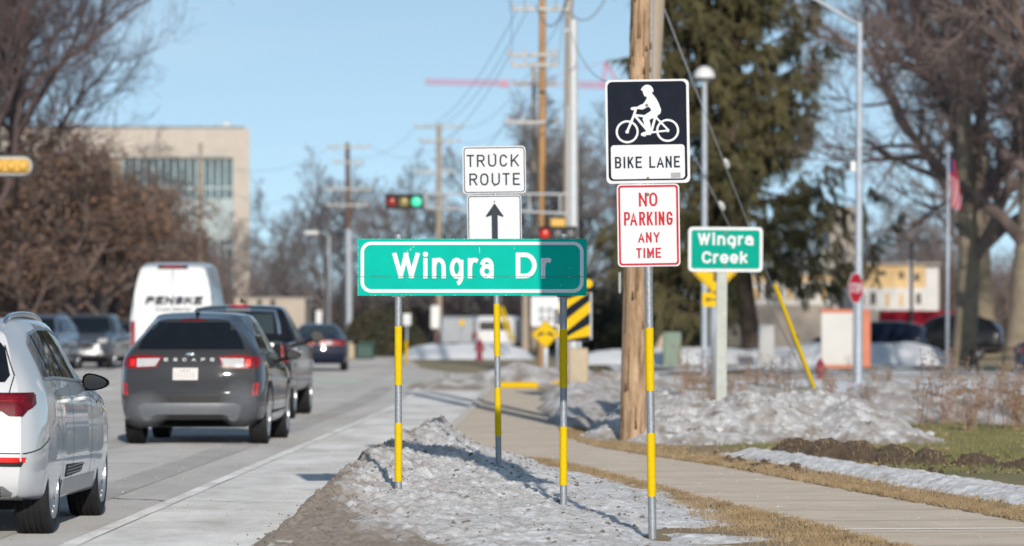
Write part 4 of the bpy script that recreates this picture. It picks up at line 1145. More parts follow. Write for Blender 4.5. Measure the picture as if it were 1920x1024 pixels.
    c.line('tailgate_seam', 'rear', [(-.66, 1.42), (-.76, 1.2), (-.74, 1.08), (-.66, .9), (-.60, .7)], .009, M['plastic_grey'], .003)
    c.plate('rear', -.26, .26, .70, .83)
    for sx in (1, -1):
        pts = []
        for y in [.75 + i * .15 for i in range(15)]:
            h, nn = c.cast('top', sx * .60, y); pts.append((sx * .60, y, h.z + .010 + .022 * math.sin(PI * clamp((y - .75) / 2.1)) ** .35))
        mb = MB(); mb.tube(pts, [.012] + [.021] * 13 + [.012], 10); mb.build('roof_rail', M['chrome'], root, True)
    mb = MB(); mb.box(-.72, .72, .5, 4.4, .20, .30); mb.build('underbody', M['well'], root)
    c.wheelset(root, 'alloy', 5, .275)
    c.mirror(root, 3.02, 1.115, .215, .16, M['plastic'], .77)
white_suv()

# ---------------------------------------------------------------- grey compact SUV ahead of it
def grey_suv():
    L = 4.6; c = Car(L, 1.87, [(0, 1.62), (.3, 1.655), (.9, 1.69), (1.8, 1.695), (2.4, 1.66), (2.8, 1.55), (3.3, 1.28), (3.6, 1.12), (4.0, 1.06), (4.35, .97), (4.55, .82), (4.6, .72)],
                     [(0, 1.17), (1.2, 1.13), (2.4, 1.08), (4.6, .95)], [(0, .50), (.6, .55), (1.6, .62), (2.8, .62), (4.6, .6)], [(0, .33), (.5, .30), (1, .25), (4.6, .27)],
                     (.95, 3.66), .35, .235, [(.25, .14), (.36, .05), (.5, .0), (.68, .0), (.85, .05), (1.05, .07), (1.18, .11), (1.35, .23), (1.55, .40), (1.7, .5)],
                     [(.2, .15), (.4, .03), (.7, 0), (1, .1)], bulge=.09, mid=.66, plan=[(0, .885), (.1, .94), (.3, .985), (.7, 1), (3.5, 1), (4.1, .97), (4.45, .87), (4.6, .74)])
    root = thing('suv', 'dark grey compact SUV stopped ahead of the white SUV, exhaust steaming, seen from behind', 'car', (-4.09, 54.2, 0), (0, 0, R(-2.2)))
    b = c.body('body', M['grey_paint'], root)
    c.decal('rear_window', 'rear', [(-.68, 1.225), (.68, 1.225), (.645, 1.32), (.52, 1.535), (.45, 1.568), (-.45, 1.568), (-.52, 1.535), (-.645, 1.32)], M['glass'], .004, .07)
    for sd in ('right', 'left'):
        dlo = [(.55, 1.23), (1.2, 1.20), (2.2, 1.15), (3.05, 1.12), (2.85, 1.27), (2.5, 1.45), (2.0, 1.56), (1.2, 1.57), (.75, 1.50), (.55, 1.36)]
        c.decal('side_window', sd, dlo, M['glass'], .003, .07); c.line('window_trim', sd, dlo[:4], .016, M['silver_trim'], .006)
        c.line('window_pillar', sd, [(1.95, 1.17), (1.85, 1.56)], .08, M['plastic'], .0055); c.line('window_pillar', sd, [(1.0, 1.21), (.9, 1.54)], .06, M['grey_paint'], .0055)
        for q in ([(1.05, 1.18), (1.15, .9), (1.35, .60), (1.4, .40)], [(1.98, 1.15), (2.0, .8), (1.95, .4)], [(2.95, 1.10), (2.95, .8), (2.88, .4)]): c.line('door_seam', sd, q, .010, M['plastic'], .003)
        c.line('side_cladding', sd, [(1.36, .35), (3.22, .35)], .16, M['plastic'], .006)
        for wy in c.wheels:
            arc = [(wy + math.cos(R(a)) * .435, .35 + math.sin(R(a)) * .435) for a in range(-6, 187, 8)]
            c.line('arch_cladding', sd, arc, .075, M['plastic'], .010)
        sx = 1 if sd == 'right' else -1
        for hy in (1.35, 2.25):
            h, nn = c.cast(sd, hy, 1.0); mb = MB(); mb.tube([(h.x, hy - .1, .99), (h.x + sx * .035, hy - .08, .99), (h.x + sx * .035, hy + .06, .99), (h.x, hy + .09, .99)], .015, 8); mb.build('door_handle', M['grey_paint'], b, True)
    for sx in (1, -1):
        sd = 'right' if sx > 0 else 'left'
        lm = c.decal('tail_lamp', 'rear', [(sx * .35, 1.135), (sx * .42, 1.00), (sx * .62, .985), (sx * .84, .985), (sx * .86, 1.13), (sx * .6, 1.155)], M['red_lens'], .007, .05)
        c.decal('clear_lens', 'rear', [(sx * .38, 1.112), (sx * .44, 1.012), (sx * .68, 1.002), (sx * .68, 1.108)], M['clear_lens'], .011, .05, parent=lm)
        c.decal('red_lens', 'rear', [(sx * .70, 1.10), (sx * .70, 1.01), (sx * .77, 1.01), (sx * .77, 1.10)], M['reflector'], .011, .05, parent=lm)
        c.decal('tail_lamp', sd, [(.06, .99), (.28, 1.04), (.34, 1.10), (.06, 1.125)], M['red_lens'], .006, .04)
        c.decal('reflector', 'rear', [(sx * .79, .645), (sx * .845, .645), (sx * .862, .80), (sx * .805, .80)], M['reflector'], .008, .04)
        mb = MB(); mb.lathe([(-.012, .068), (-.012, .052), (.10, .050)], 'y', 20, (sx * .55, .0, .385)); mb.lathe([(-.013, .072), (.08, .072)], 'y', 20, (sx * .55, .0, .385)); mb.build('exhaust_pipe', M['galv_dark'], root, True, angle=40)
        c.line('lamp_crease', 'rear', [(sx * .33, .965), (sx * .62, .94), (sx * .84, .945)], .014, M['plastic_grey'], .003)
    lb = c.decal('lower_bumper', 'rear', [(-.83, .345), (.83, .345), (.86, .48), (.78, .60), (.66, .645), (-.66, .645), (-.78, .60), (-.86, .48)], M['plastic_grey'], .007, .06)
    c.decal('skid_plate', 'rear', [(-.62, .40), (-.50, .375), (-.42, .405), (.42, .405), (.50, .375), (.62, .40), (.66, .50), (.58, .545), (-.58, .545), (-.66, .50)], M['alloy'], .014, .05)
    c.decal('plate_recess', 'rear', [(-.36, .82), (.36, .82), (.44, .94), (.34, 1.0), (-.34, 1.0), (-.44, .94)], M['grey_paint'], .005, .05)
    c.plate('rear', -.225, .10 if False else .105, .835, .995) if False else c.plate('rear', -.215, .105, .835, .99)
    c.line('tailgate_seam', 'rear', [(-.74, .67), (.74, .67)], .012, M['plastic'], .004); c.line('chrome_strip', 'rear', [(-.64, .655), (.64, .655)], .012, M['chrome'], .008) if False else None
    c.line('tailgate_handle', 'rear', [(-.12, .78), (.08, .78)], .03, M['plastic'], .006)
    c.line('brake_lamp', 'rear', [(-.16, 1.595), (.16, 1.595)], .022, M['red_lens_dark'], .006)
    # chrome letters across the tailgate
    mb = MB(); yy = c.cast('rear', 0, 1.07)[0].y - .012
    for k, ch in enumerate('ESCAPE'):
        a = -.33 + k * .118; glyph(mb, ch, a, a + .055, 1.075, 1.118, .012, yy)
    mb.build('lettering', M['chrome'], b)
    mb = MB(); mb.lathe([(-.02, .03), (-.012, .055), (0, .058)], 'y', 20, (0, 0, 0)); mb.xform(Matrix.Translation((0, c.cast('rear', 0, 1.16)[0].y, 1.16)) @ Matrix.Diagonal((1.2, .6, .55, 1))); mb.build('emblem', M['chrome'], b, True)
    mb = MB(); mb.add([(-.03, .9, 1.69), (.03, .9, 1.69), (.0, .75, 1.775), (.0, .98, 1.69), (0, .70, 1.70)], [(0, 1, 2), (0, 3, 2), (1, 3, 2), (0, 4, 2), (1, 4, 2)]); mb.build('roof_antenna', M['black_paint'], root)
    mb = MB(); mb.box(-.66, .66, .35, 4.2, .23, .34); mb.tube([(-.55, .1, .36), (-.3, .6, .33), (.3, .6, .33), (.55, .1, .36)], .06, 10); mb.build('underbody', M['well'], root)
    c.wheelset(root, 'alloy', 5)
    c.mirror(root, 2.86, 1.14, .2, .16, M['black_paint'], .84)
grey_suv()

# ---------------------------------------------------------------- black crew cab pickup ahead
def pickup():
    L = 5.75; c = Car(L, 2.02, [(0, 1.28), (1.74, 1.30), (1.80, 1.32), (1.92, 1.62), (2.08, 1.79), (2.4, 1.83), (3.1, 1.84), (3.6, 1.79), (3.95, 1.66), (4.4, 1.33), (4.7, 1.27), (5.3, 1.22), (5.65, 1.10), (5.75, .95)],
                      [(0, 1.22), (1.7, 1.24), (4.2, 1.20), (5.75, 1.1)], [(0, .86), (1.8, .80), (2.4, .70), (3.4, .69), (5, .7)], [(0, .50), (1, .42), (5.75, .42)], (1.25, 4.75), .40, .27,
                      [(.3, .1), (.5, 0), (1.3, .0)], [(.3, .1), (.5, 0), (1.1, .05)], bulge=.02, mid=.82, plan=[(0, .955), (.1, .985), (.3, 1), (5.0, 1), (5.5, .96), (5.75, .86)])
    root = thing('pickup_truck', 'black crew cab pickup truck ahead of the grey SUV, partly hidden behind it', 'pickup truck', (-4.52, 67.7, 0), (0, 0, R(-1.4)))
    b = c.body('body', M['black_paint'], root)
    c.decal('rear_window', 'rear', [(-.60, 1.37), (.60, 1.37), (.57, 1.69), (-.57, 1.69)], M['glass_green'], .006, .07)
    for sx in (1, -1): c.line('window_frame', 'rear', [(sx * .69, 1.36), (sx * .66, 1.55), (sx * .60, 1.735), (sx * .2, 1.752)], .05, M['chrome'], .012)
    c.line('window_frame', 'rear', [(-.2, 1.752), (.2, 1.752)], .05, M['silver_trim'], .012)
    c.line('brake_lamp', 'rear', [(-.17, 1.80), (.17, 1.80)], .06, M['red_lamp_on'], .012)
    for sd in ('right', 'left'):
        dlo = [(2.12, 1.31), (3.1, 1.29), (4.1, 1.29), (3.7, 1.65), (3.45, 1.76), (2.4, 1.79), (2.2, 1.70)]
        c.decal('side_window', sd, dlo, M['glass'], .004, .07); c.line('window_pillar', sd, [(3.05, 1.28), (3.0, 1.79)], .09, M['black_paint'], .007)
        for q in ([(2.1, 1.26), (2.1, .55)], [(3.05, 1.26), (3.05, .55)], [(4.08, 1.26), (4.1, .55)], [(1.78, 1.25), (1.78, .55)]): c.line('door_seam', sd, q, .012, M['plastic'], .003)
        c.line('running_board', sd, [(1.9, .44), (4.15, .44)], .07, M['chrome'], .03)
        for wy in c.wheels:
            arc = [(wy + math.cos(R(a)) * .485, .40 + math.sin(R(a)) * .485) for a in range(4, 177, 8)]
            c.line('arch_lip', sd, arc, .05, M['black_paint'], .02)
        sx = 1 if sd == 'right' else -1
        for hy in (2.4, 3.3):
            h, nn = c.cast(sd, hy, 1.12); mb = MB(); mb.tube([(h.x, hy - .1, 1.12), (h.x + sx * .04, hy - .08, 1.12), (h.x + sx * .04, hy + .06, 1.12), (h.x, hy + .09, 1.12)], .016, 8); mb.build('door_handle', M['chrome'], b, True)
        c.decal('tail_lamp', 'rear', [(sx * .86, .92), (sx * .965, .92), (sx * .965, 1.20), (sx * .86, 1.20)], M['red_lens'], .008, .06)
    mb = MB(); mb.bbox(-.98, .98, -.17, .05, .52, .72, .03); mb.build('rear_bumper', M['chrome'], root)
    c.line('tailgate_trim', 'rear', [(-.74, 1.2), (.74, 1.2)], .05, M['silver_trim'], .006)
    mb = MB(); mb.add([(-.04, 2.7, 1.88), (.04, 2.7, 1.88), (0, 2.55, 1.97), (0, 2.8, 1.88)], [(0, 1, 2), (0, 3, 2), (1, 3, 2)]); mb.build('roof_antenna', M['black_paint'], root)
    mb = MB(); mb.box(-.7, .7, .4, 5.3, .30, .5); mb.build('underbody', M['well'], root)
    c.wheelset(root, 'alloy', 6)
    c.mirror(root, 3.95, 1.33, .24, .24, M['black_paint'], .92)
pickup()

# ---------------------------------------------------------------- white high-roof van
def van():
    L = 5.9; c = Car(L, 2.06, [(0, 2.86), (.3, 2.93), (1.5, 2.97), (3.8, 2.93), (4.3, 2.72), (4.75, 2.05), (5.05, 1.5), (5.5, 1.25), (5.8, 1.05), (5.9, .8)], [(0, 1.7), (4.5, 1.6), (5.9, 1.0)],
                     [(0, .80), (4, .80), (5.9, .7)], [(0, .40), (5.9, .32)], (1.05, 4.75), .36, .24, [(.2, .03), (.5, 0), (2.2, .03), (2.6, .10), (2.95, .2)], [(.3, .08), (.6, 0), (1, .05)],
                     bulge=.01, boxy=1, plan=[(0, .955), (.08, .985), (.2, 1), (5.0, 1), (5.6, .92), (5.9, .76)])
    root = thing('van', 'tall white high-roof rental van with black slanted lettering on its rear doors', 'van', (-8.12, 102, 0), (0, 0, R(-.2)))
    b = c.body('body', M['van_white'], root)
    c.decal('brake_lamp', 'rear', rr4(-.36, .36, 2.80, 2.875, .02), M['plastic'], .02, .08); c.line('brake_lamp', 'rear', [(-.25, 2.84), (.25, 2.84)], .045, M['red_lens'], .03)
    for sx in (1, -1):
        c.decal('tail_lamp', 'rear', rr4(min(sx * .89, sx * .985), max(sx * .89, sx * .985), .95, 1.55, .02), M['red_lens'], .012, .08)
        c.line('door_hinge', 'rear', [(sx * .96, 2.2), (sx * .96, 2.08)], .04, M['plastic_grey'], .02)
        c.line('door_seam', 'rear', [(sx * .93, .6), (sx * .93, 2.3), (sx * .82, 2.8)], .014, M['plastic_grey'], .004)
    c.line('door_seam', 'rear', [(0, .6), (0, 2.8)], .014, M['plastic_grey'], .004); c.line('door_seam', 'rear', [(-.93, 2.42), (.93, 2.42)], .012, M['silver_trim'], .004)
    mb = MB(); mb.bbox(-.98, .98, -.12, .06, .42, .60, .03); mb.build('rear_bumper', M['plastic'], root)
    y = c.cast('rear', 0, 2.0)[0].y - .016; mb = MB()
    for k, ch in enumerate('PENSKE'):
        a = -.66 + k * .232; glyph(mb, ch, a, a + .20, 1.95, 2.15, .058, y, .28)
    mb.build('lettering', M['black_text'], b); mb = MB()
    for k, ch in enumerate('Truck Rental'):
        if ch == ' ': continue
        a = -.42 + k * .075; glyph(mb, ch, a, a + .055, 1.79, 1.875, .018, y, .28)
    mb.build('lettering', M['black_text'], b)
    c.plate('rear', -.62, -.3, .85, 1.0)
    for sd in ('right', 'left'):
        c.decal('side_window', sd, [(4.0, 1.62), (4.85, 1.62), (4.75, 1.85), (4.35, 2.3), (4.0, 2.32)], M['glass'], .006, .1)
        c.line('side_rail', sd, [(.3, .95), (4.0, .95)], .10, M['plastic'], .012)
        c.line('door_seam', sd, [(2.1, .6), (2.1, 2.4), (3.3, 2.4), (3.3, .6)], .014, M['plastic_grey'], .004)
    c.decal('windscreen', 'front', [(-.8, 1.62), (.8, 1.62), (.72, 2.5), (-.72, 2.5)], M['glass'], .008, .1)
    c.wheelset(root, 'alloy_dark', 5)
    c.mirror(root, 4.5, 1.75, .2, .34, M['plastic'], .96)
van()

# ---------------------------------------------------------------- sedans and oncoming cars (one kit, several builds)
def sedan(root, paint, rear=True):
    L = 4.75; c = Car(L, 1.83, [(0, 1.02), (.15, 1.07), (.75, 1.10), (1.05, 1.17), (1.5, 1.37), (1.9, 1.44), (2.5, 1.45), (2.9, 1.39), (3.5, 1.10), (3.75, 1.01), (4.3, .92), (4.65, .80), (4.75, .66)],
                      [(0, .98), (1.5, 1.0), (3, .95), (4.75, .8)], [(0, .6), (1.5, .57), (2.5, .59), (4, .6)], [(0, .28), (.6, .22), (4.75, .22)], (1.05, 3.8), .325, .215, [(.2, .12), (.35, .02), (.6, 0), (.9, .04), (1.1, .08)],
                      [(.2, .12), (.4, .02), (.6, 0), (.9, .1)], bulge=.09, mid=.58)
    b = c.body('body', paint, root)
    rw = c.decal('rear_window', 'rear', [(-.60, 1.13), (.60, 1.13), (.56, 1.2), (.46, 1.385), (-.46, 1.385), (-.56, 1.2)], M['glass_green'], .008, .06)
    for sx in (1, -1):
        lm = c.decal('tail_lamp', 'rear', [(sx * .06, .80), (sx * .82, .79), (sx * .86, .95), (sx * .06, .945)], M['red_lens'], .01, .06)
        c.decal('clear_lens', 'rear', [(sx * .30, .83), (sx * .44, .83), (sx * .44, .91), (sx * .30, .91)], M['clear_lens'], .016, .06, parent=lm)
        c.decal('headlight', 'front', [(sx * .44, .66), (sx * .80, .70), (sx * .80, .80), (sx * .48, .77)], M['clear_lens'], .008, .05)
    for sd in ('right', 'left'):
        dlo = [(1.2, 1.05), (2.2, 1.03), (3.3, 1.02), (2.95, 1.25), (2.6, 1.36), (1.9, 1.37), (1.5, 1.27)]
        c.decal('side_window', sd, dlo, M['glass'], .004, .06); c.line('window_pillar', sd, [(2.3, 1.02), (2.25, 1.37)], .07, M['black_paint'], .007)
        for q in ([(1.35, 1.0), (1.45, .7), (1.5, .35)], [(2.3, 1.0), (2.32, .35)], [(3.3, 1.0), (3.3, .35)]): c.line('door_seam', sd, q, .010, M['plastic'], .003)
    c.plate('rear', -.72, -.2, .60, .76) if rear else None
    c.decal('windscreen', 'front', [(-.66, 1.06), (.66, 1.06), (.54, 1.36), (-.54, 1.36)], M['glass'], .008, .06)
    c.decal('grille', 'front', [(-.42, .40), (.42, .40), (.5, .56), (-.5, .56)], M['plastic'], .006, .06)
    c.wheelset(root, 'alloy', 5); c.mirror(root, 3.1, 1.03, .19, .13, paint, .82)
r_ = thing('sedan', 'dark blue sedan with a full-width red tail lamp, farthest of the queue on the road', 'car', (-5.95, 130.5, 0), (0, 0, R(1.5))); sedan(r_, M['navy_paint'])

def oncoming(root, paint, kind):
    if kind == 'suv':
        L = 4.7; c = Car(L, 1.9, [(0, 1.6), (.4, 1.7), (1.2, 1.74), (2.4, 1.73), (2.8, 1.62), (3.3, 1.25), (3.5, 1.14), (4.2, 1.09), (4.55, .98), (4.7, .8)], [(0, 1.15), (4.7, 1.0)], [(0, .62), (1.5, .68), (3, .66), (4.7, .6)], .26, (.95, 3.75), .37, .24,
                         SUV_REAR, [(.2, .15), (.4, .03), (.7, 0), (1, .06)], mid=.66, bulge=.09)
    elif kind == 'truck':
        L = 5.4; c = Car(L, 1.93, [(0, 1.15), (1.7, 1.17), (1.75, 1.2), (1.9, 1.6), (2.2, 1.74), (3.1, 1.75), (3.4, 1.66), (3.95, 1.26), (4.2, 1.18), (5.0, 1.12), (5.3, 1.0), (5.4, .85)], [(0, 1.08), (5.4, 1.0)], [(0, .8), (1.9, .68), (3, .66), (5.4, .6)], .36, (1.1, 4.45), .38, .25,
                         [(.2, .1), (.5, 0)], [(.2, .12), (.45, 0), (1, .05)], mid=.72, bulge=.07)
    else:
        L = 4.5; c = Car(L, 1.8, [(0, 1.38), (.4, 1.46), (1.2, 1.5), (2.2, 1.48), (2.6, 1.38), (3.2, 1.1), (3.5, 1.0), (4.1, .93), (4.4, .82), (4.5, .68)], [(0, 1.02), (4.5, .85)], [(0, .56), (1.5, .6), (3, .6)], .22, (.9, 3.6), .33, .215, SUV_REAR, [(.2, .12), (.4, .02), (.6, 0), (.9, .08)], mid=.58, bulge=.09)
    b = c.body('body', paint, root); h = {'suv': 1.0, 'truck': 1.02, 'hatch': .84}[kind]; T = {'suv': 1.73, 'truck': 1.75, 'hatch': 1.48}[kind]; zc = h + .18
    c.decal('windscreen', 'front', [(-.72, zc), (.72, zc), (.58, T - .1), (-.58, T - .1)], M['glass'], .01, .06)
    gr = c.decal('grille', 'front', [(-.44, h - .36), (.44, h - .36), (.52, h - .10), (-.52, h - .10)], M['plastic'], .008, .06)
    c.line('grille_bar', 'front', [(-.44, h - .15), (.44, h - .15)], .075 if kind == 'truck' else .03, M['chrome'], .016, parent=gr)
    for sx in (1, -1):
        c.decal('headlight', 'front', [(sx * .54, h - .20), (sx * .84, h - .17), (sx * .85, h - .04), (sx * .58, h - .06)], M['clear_lens'], .01, .05)
        c.decal('fog_lamp', 'front', rr4(min(sx * .6, sx * .74), max(sx * .6, sx * .74), h - .56, h - .48, .02), M['clear_lens'], .01, .05)
    c.line('lower_grille', 'front', [(-.55, h - .5), (.55, h - .5)], .10, M['silver_trim'], .008)
    y0, y1 = {'suv': (.8, 3.1), 'truck': (2.0, 3.75), 'hatch': (.8, 2.9)}[kind]; zb_ = {'suv': 1.2, 'truck': 1.2, 'hatch': 1.05}[kind]
    for sd in ('right', 'left'):
        c.decal('side_window', sd, [(y0, zb_), (y1, zb_ - .04), (y1 - .4, T - .2), (y1 - .7, T - .12), (y0 + .3, T - .14)], M['glass'], .005, .07)
        m_ = (y0 + y1) / 2; c.line('window_pillar', sd, [(m_, zb_), (m_ - .03, T - .13)], .08, M['black_paint'], .008)
        for yy in (y0 + .35, m_, y1 - .05): c.line('door_seam', sd, [(yy, zb_ - .03), (yy, .42)], .012, M['plastic'], .003)
    if kind != 'truck': c.decal('rear_window', 'rear', [(-.6, zb_ + .05), (.6, zb_ + .05), (.5, T - .15), (-.5, T - .15)], M['glass'], .008, .07)
    else: c.decal('rear_window', 'rear', [(-.6, 1.25), (.6, 1.25), (.55, 1.6), (-.55, 1.6)], M['glass'], .008, .07)
    for sx in (1, -1): c.decal('tail_lamp', 'rear', [(sx * .66, .80), (sx * .84, .80), (sx * .84, 1.0), (sx * .66, 1.0)], M['red_lens'], .01, .06)
    c.wheelset(root, 'alloy', 6); c.mirror(root, y1 - .1, zb_ + .02, .2, .15, M['chrome'] if kind == 'suv' else paint, c.w - .08)
    if kind == 'suv':
        for sx in (1, -1):
            mb = MB(); mb.tube([(sx * .6, .8, 1.73), (sx * .6, 1.1, 1.78), (sx * .6, 2.2, 1.78), (sx * .6, 2.5, 1.72)], .018, 8); mb.build('roof_rail', M['chrome'], root, True)
    mb = MB(); mb.box(-.65, .65, .4, c.L - .4, .2, .4); mb.build('underbody', M['well'], root)
def car_at(name, label, px, Y, rz, kind, paint, L, cat='car'):
    c = P(px, 600, Y); r = thing(name, label, cat, (c.x, Y + L, 0) if abs(rz) > 90 else (c.x, Y, 0), (0, 0, R(rz))); 
    if kind == 'sedan': sedan(r, paint, False)
    else: oncoming(r, paint, kind)
    return r
car_at('suv', 'silver-blue SUV coming towards us with chrome door mirrors, behind the white SUV roof', 72, 131, 174, 'suv', M['silver_blue'], 4.7)
car_at('pickup_truck', 'dark grey pickup truck coming towards us with a bright chrome grille bar', 172, 136, 176, 'truck', M['gunmetal'], 5.4, 'pickup truck')
car_at('hatchback', 'nearly black hatchback coming towards us, seen between the pickup and the grey SUV', 226, 144, 180, 'hatch', M['black_paint'], 4.5)
car_at('suv', 'dark SUV coming towards us at the very left, mostly hidden by the white SUV', -12, 146, 180, 'suv', M['black_paint'], 4.7)
car_at('parked_car', 'blue parked car seen over the white snow bank beside the flag pole', 1735, 168, 72, 'hatch', M['navy_paint'], 4.5)
car_at('parked_car', 'black parked car behind the thick tree trunks and the dark picnic table', 1880, 172, 78, 'suv', M['black_paint'], 4.7)
car_at('parked_car', 'dark car just entering the right edge of the picture', 1909, 101, -88, 'sedan', M['navy_paint'], 4.75)
car_at('parked_car', 'small dark car at the end of the road, below the yellow guy guards', 985, 192, 80, 'hatch', M['black_paint'], 4.5)
# grey van with a white cab parked beyond the far snow bank
g = thing('parked_van', 'pale grey box van with a dark rear window beyond the bright snow bank', 'van', P(868, 640, 186).xy.to_3d(), (0, 0, R(-4)))
mb = MB(); mb.bbox(-1.0, .55, -.2, 4.4, .45, 1.72, .12); gb = mb.build('body', M['grey_van'], g, False)
mb = MB(); mb.bbox(-.0 + .58, 2.3, -.6, 3.8, .42, 1.72, .16); mb.build('cab', M['van_white'], g)
mb = MB(); mb.box(.78, 2.1, -.61, -.58, 1.1, 1.48); mb.build('rear_window', M['glass'], g)
for xx in (.5, .62): mb = MB(); mb.box(xx - .04, xx + .04, -.63, -.6, .8, 1.0); mb.build('tail_lamp', M['red_lens'], g)
for xx, yy in ((-.85, .8), (-.85, 3.4), (.4, .8), (2.15, .4), (2.15, 3), (.75, .4)):
    mb = MB(); mb.lathe([(-.11, .26), (-.1, .33), (.1, .33), (.11, .26)], 'x', 24, (xx, yy, .33)); mb.build('wheel', M['rubber'], g, True, angle=40)
# ================================================================ POLES, WIRES, SIGNALS, SMALL SIGNS
def gz0(Y): return 0.0
def wire(name, label, a, b, sag, r, m='wire', group=None, n=16):
    a, b = Vector(a), Vector(b); pts = []
    for i in range(n + 1):
        t = i / n; p = a.lerp(b, t); p.z -= sag * 4 * t * (1 - t); pts.append(p)
    mb = MB(); mb.tube(pts, r, 5); return tag(mb.build(name, M[m], None, True), label, 'cable', group)

# big wooden utility pole by the walk, with a conduit
pb = P(1187, 830, 55.6)
up = thing('utility_pole', 'thick weathered wooden utility pole with a grey conduit, rising from the snow heap', 'utility pole', (pb.x, pb.y, -.1))
mb = MB(); mb.tube([(0, 0, -.2), (.025, 0, 1.5), (.06, 0, 3.4), (.105, 0, 5.9), (.16, 0, 9.5)], [.185, .170, .150, .135, .12], 28); pole_ = mb.build('shaft', M['wood'], up, True, angle=40)
q = random.Random(5); mb = MB()
for k in range(90):
    z = q.uniform(.2, 6.5); a = q.uniform(PI, 2 * PI); r = lerp(.18, .137, z / 6.5) + .001; cx = lerp(0, .11, z / 6)
    h = q.uniform(.06, .9) ** 1.0; w = q.uniform(.004, .011) if k % 5 else q.uniform(.012, .022); h = min(h, .12) if k % 5 == 0 else h
    pts = []
    for (da, zz) in ((-w / r, z), (w / r, z), (w / r * .4, z + h), (-w / r * .4, z + h)): pts.append((cx + (zz - z) * .018 + math.cos(a + da) * (r + .002), math.sin(a + da) * (r + .002), zz))
    mb.add(pts, [(0, 1, 2, 3)])
mb.build('crack', M['pole_dark'], pole_)
mb = MB(); mb.tube([(.178, -.02, .05), (.185, -.02, 1.5), (.205, -.02, 3.2), (.24, -.02, 5.9), (.29, -.02, 9.2)], .022, 10); mb.build('conduit', M['galv'], up, True)
for z in (.9, 2.0, 3.1, 4.2): mb = MB(); mb.box(.13 + z * .012, .215 + z * .012, -.048, -.015, z, z + .03); mb.build('conduit_strap', M['galv_dark'], up)
mb = MB(); mb.box(-.185, -.165, -.06, .04, 2.05, 2.32); mb.build('pole_tag', M['galv'], up)
pb2 = P(1199, 820, 57.8)
u2 = thing('utility_pole', 'grey leaning wooden pole close behind the thick utility pole, visible at its upper right', 'utility pole', (pb2.x, pb2.y, -.1))
mb = MB(); mb.tube([(0.0, 0, -.2), (.09, 0, 3.2), (.24, 0, 6.0), (.36, 0, 9.4)], [.11, .11, .105, .10], 20); mb.build('shaft', M['wood_pale'], u2, True, angle=40)
# guy wires with a yellow guard
an = P(1531, 727, 70)
tops = [P(1243, 10, 66), P(1238, 165, 66)]
guy = thing('guy_wire', 'steel guy wires slanting down to the yellow guard tube right of the creek sign', 'guy wire', an)
for tp in tops: mb = MB(); mb.tube([tp - an, Vector((0, 0, -.2))], .008, 6); mb.build('cable', M['galv'], guy, True)
d = (tops[0] - an).normalized(); mb = MB(); mb.tube([d * .0 + Vector((0, 0, -.1)), d * 2.15], .034, 12); gg = mb.build('guy_guard', M['yellow_band'], guy, True, angle=40)
mb = MB(); mb.tube([d * 1.05, d * 1.12], .034, 12); mb.build('guard_band', M['plastic'], gg, True, angle=40)
for tp, t in ((tops[0], .60), (tops[1], .62)): mb = MB(); c = an.lerp(tp, t) - an; dd = (tp - an).normalized(); mb.tube([c - dd * .1, c - dd * .04, c + dd * .04, c + dd * .1], [.02, .05, .05, .02], 10); mb.build('strain_insulator', M['insul'], guy, True)

def util_pole(name, label, px, py_base, py_top, Y, w_px, arms, mname, lower=None, lean=0.0, group='utility poles along the road'):
    s = F / Y; b = P(px, py_base, Y); zt = CZ - (py_top - H0) / s
    o = thing(name, label, 'utility pole', (b.x, Y, 0), group=group); r = w_px / s / 2
    mb = MB(); mb.tube([(0, 0, -.3), (lean * .5, 0, zt / 2), (lean, 0, zt)], [r * 1.15, r, r * .8], 14); sh = mb.build('shaft', M[mname], o, True, angle=40)
    if lower: 
        zl = CZ - (lower[0] - H0) / s; mb = MB(); mb.tube([(0, 0, 0), (lean * .4, 0, zl)], r * 1.22, 14); mb.build('lower_sleeve', M[lower[1]], o, True, angle=40)
    for i, (py, hl, hr) in enumerate(arms):
        z = CZ - (py - H0) / s; lx = lean * z / zt
        mb = MB(); mb.bbox(lx - hl / s, lx + hr / s, -r - .12, -r - .002, z - .055, z + .055, .012); arm = mb.build('crossarm', M['crossarm'], o)
        for u in (-1, -.55, .55, 1):
            x = lx + (hr if u > 0 else hl) * u * .94 / s; mb = MB(); mb.lathe([(z + .055, .02), (z + .10, .045), (z + .15, .05), (z + .2, .03), (z + .22, .02)], 'z', 10, (x, -r - .06, 0)); mb.build('insulator', M['insul'], arm, True)
    return o
util_pole('utility_pole', 'brown wooden utility pole with four pale crossarms, leftmost of the pole line', 655, 652, 268, 226, 11, [(276, 38, 44), (305, 28, 30), (355, 44, 46), (385, 40, 38)], 'wood_brown', (430, 'grey_pole'), -.1)
util_pole('utility_pole', 'pale utility pole with three crossarms, standing left of the truck route sign', 823, 656, 232, 214, 12, [(239, 45, 47), (265, 38, 40), (323, 46, 30)], 'wood_pale')
util_pole('utility_pole', 'tall orange-brown utility pole with wide crossarms rising behind the truck route sign', 1017, 690, -120, 130, 15, [(18, 56, 52), (104, 66, 30), (123, 60, 32), (230, 70, 30)], 'wood_orange')
util_pole('utility_pole', 'slim pale utility pole left of the orange-brown one, topped below the red crane jib', 1001, 670, 118, 190, 10, [(158, 40, 40), (230, 40, 42)], 'wood_pale')
util_pole('utility_pole', 'grey wooden pole directly left of the white signal mast, running off the top edge', 1062, 690, -100, 131, 17, [], 'wood_pale', None, .1)
util_pole('utility_pole', 'small slanting pole stub at the end of the road behind the left sign post', 643, 645, 520, 230, 9, [], 'wood_pale')
util_pole('utility_pole', 'brown lower pole by the bright snow bank with a white meter box', 818, 668, 560, 180, 9, [], 'wood_brown')
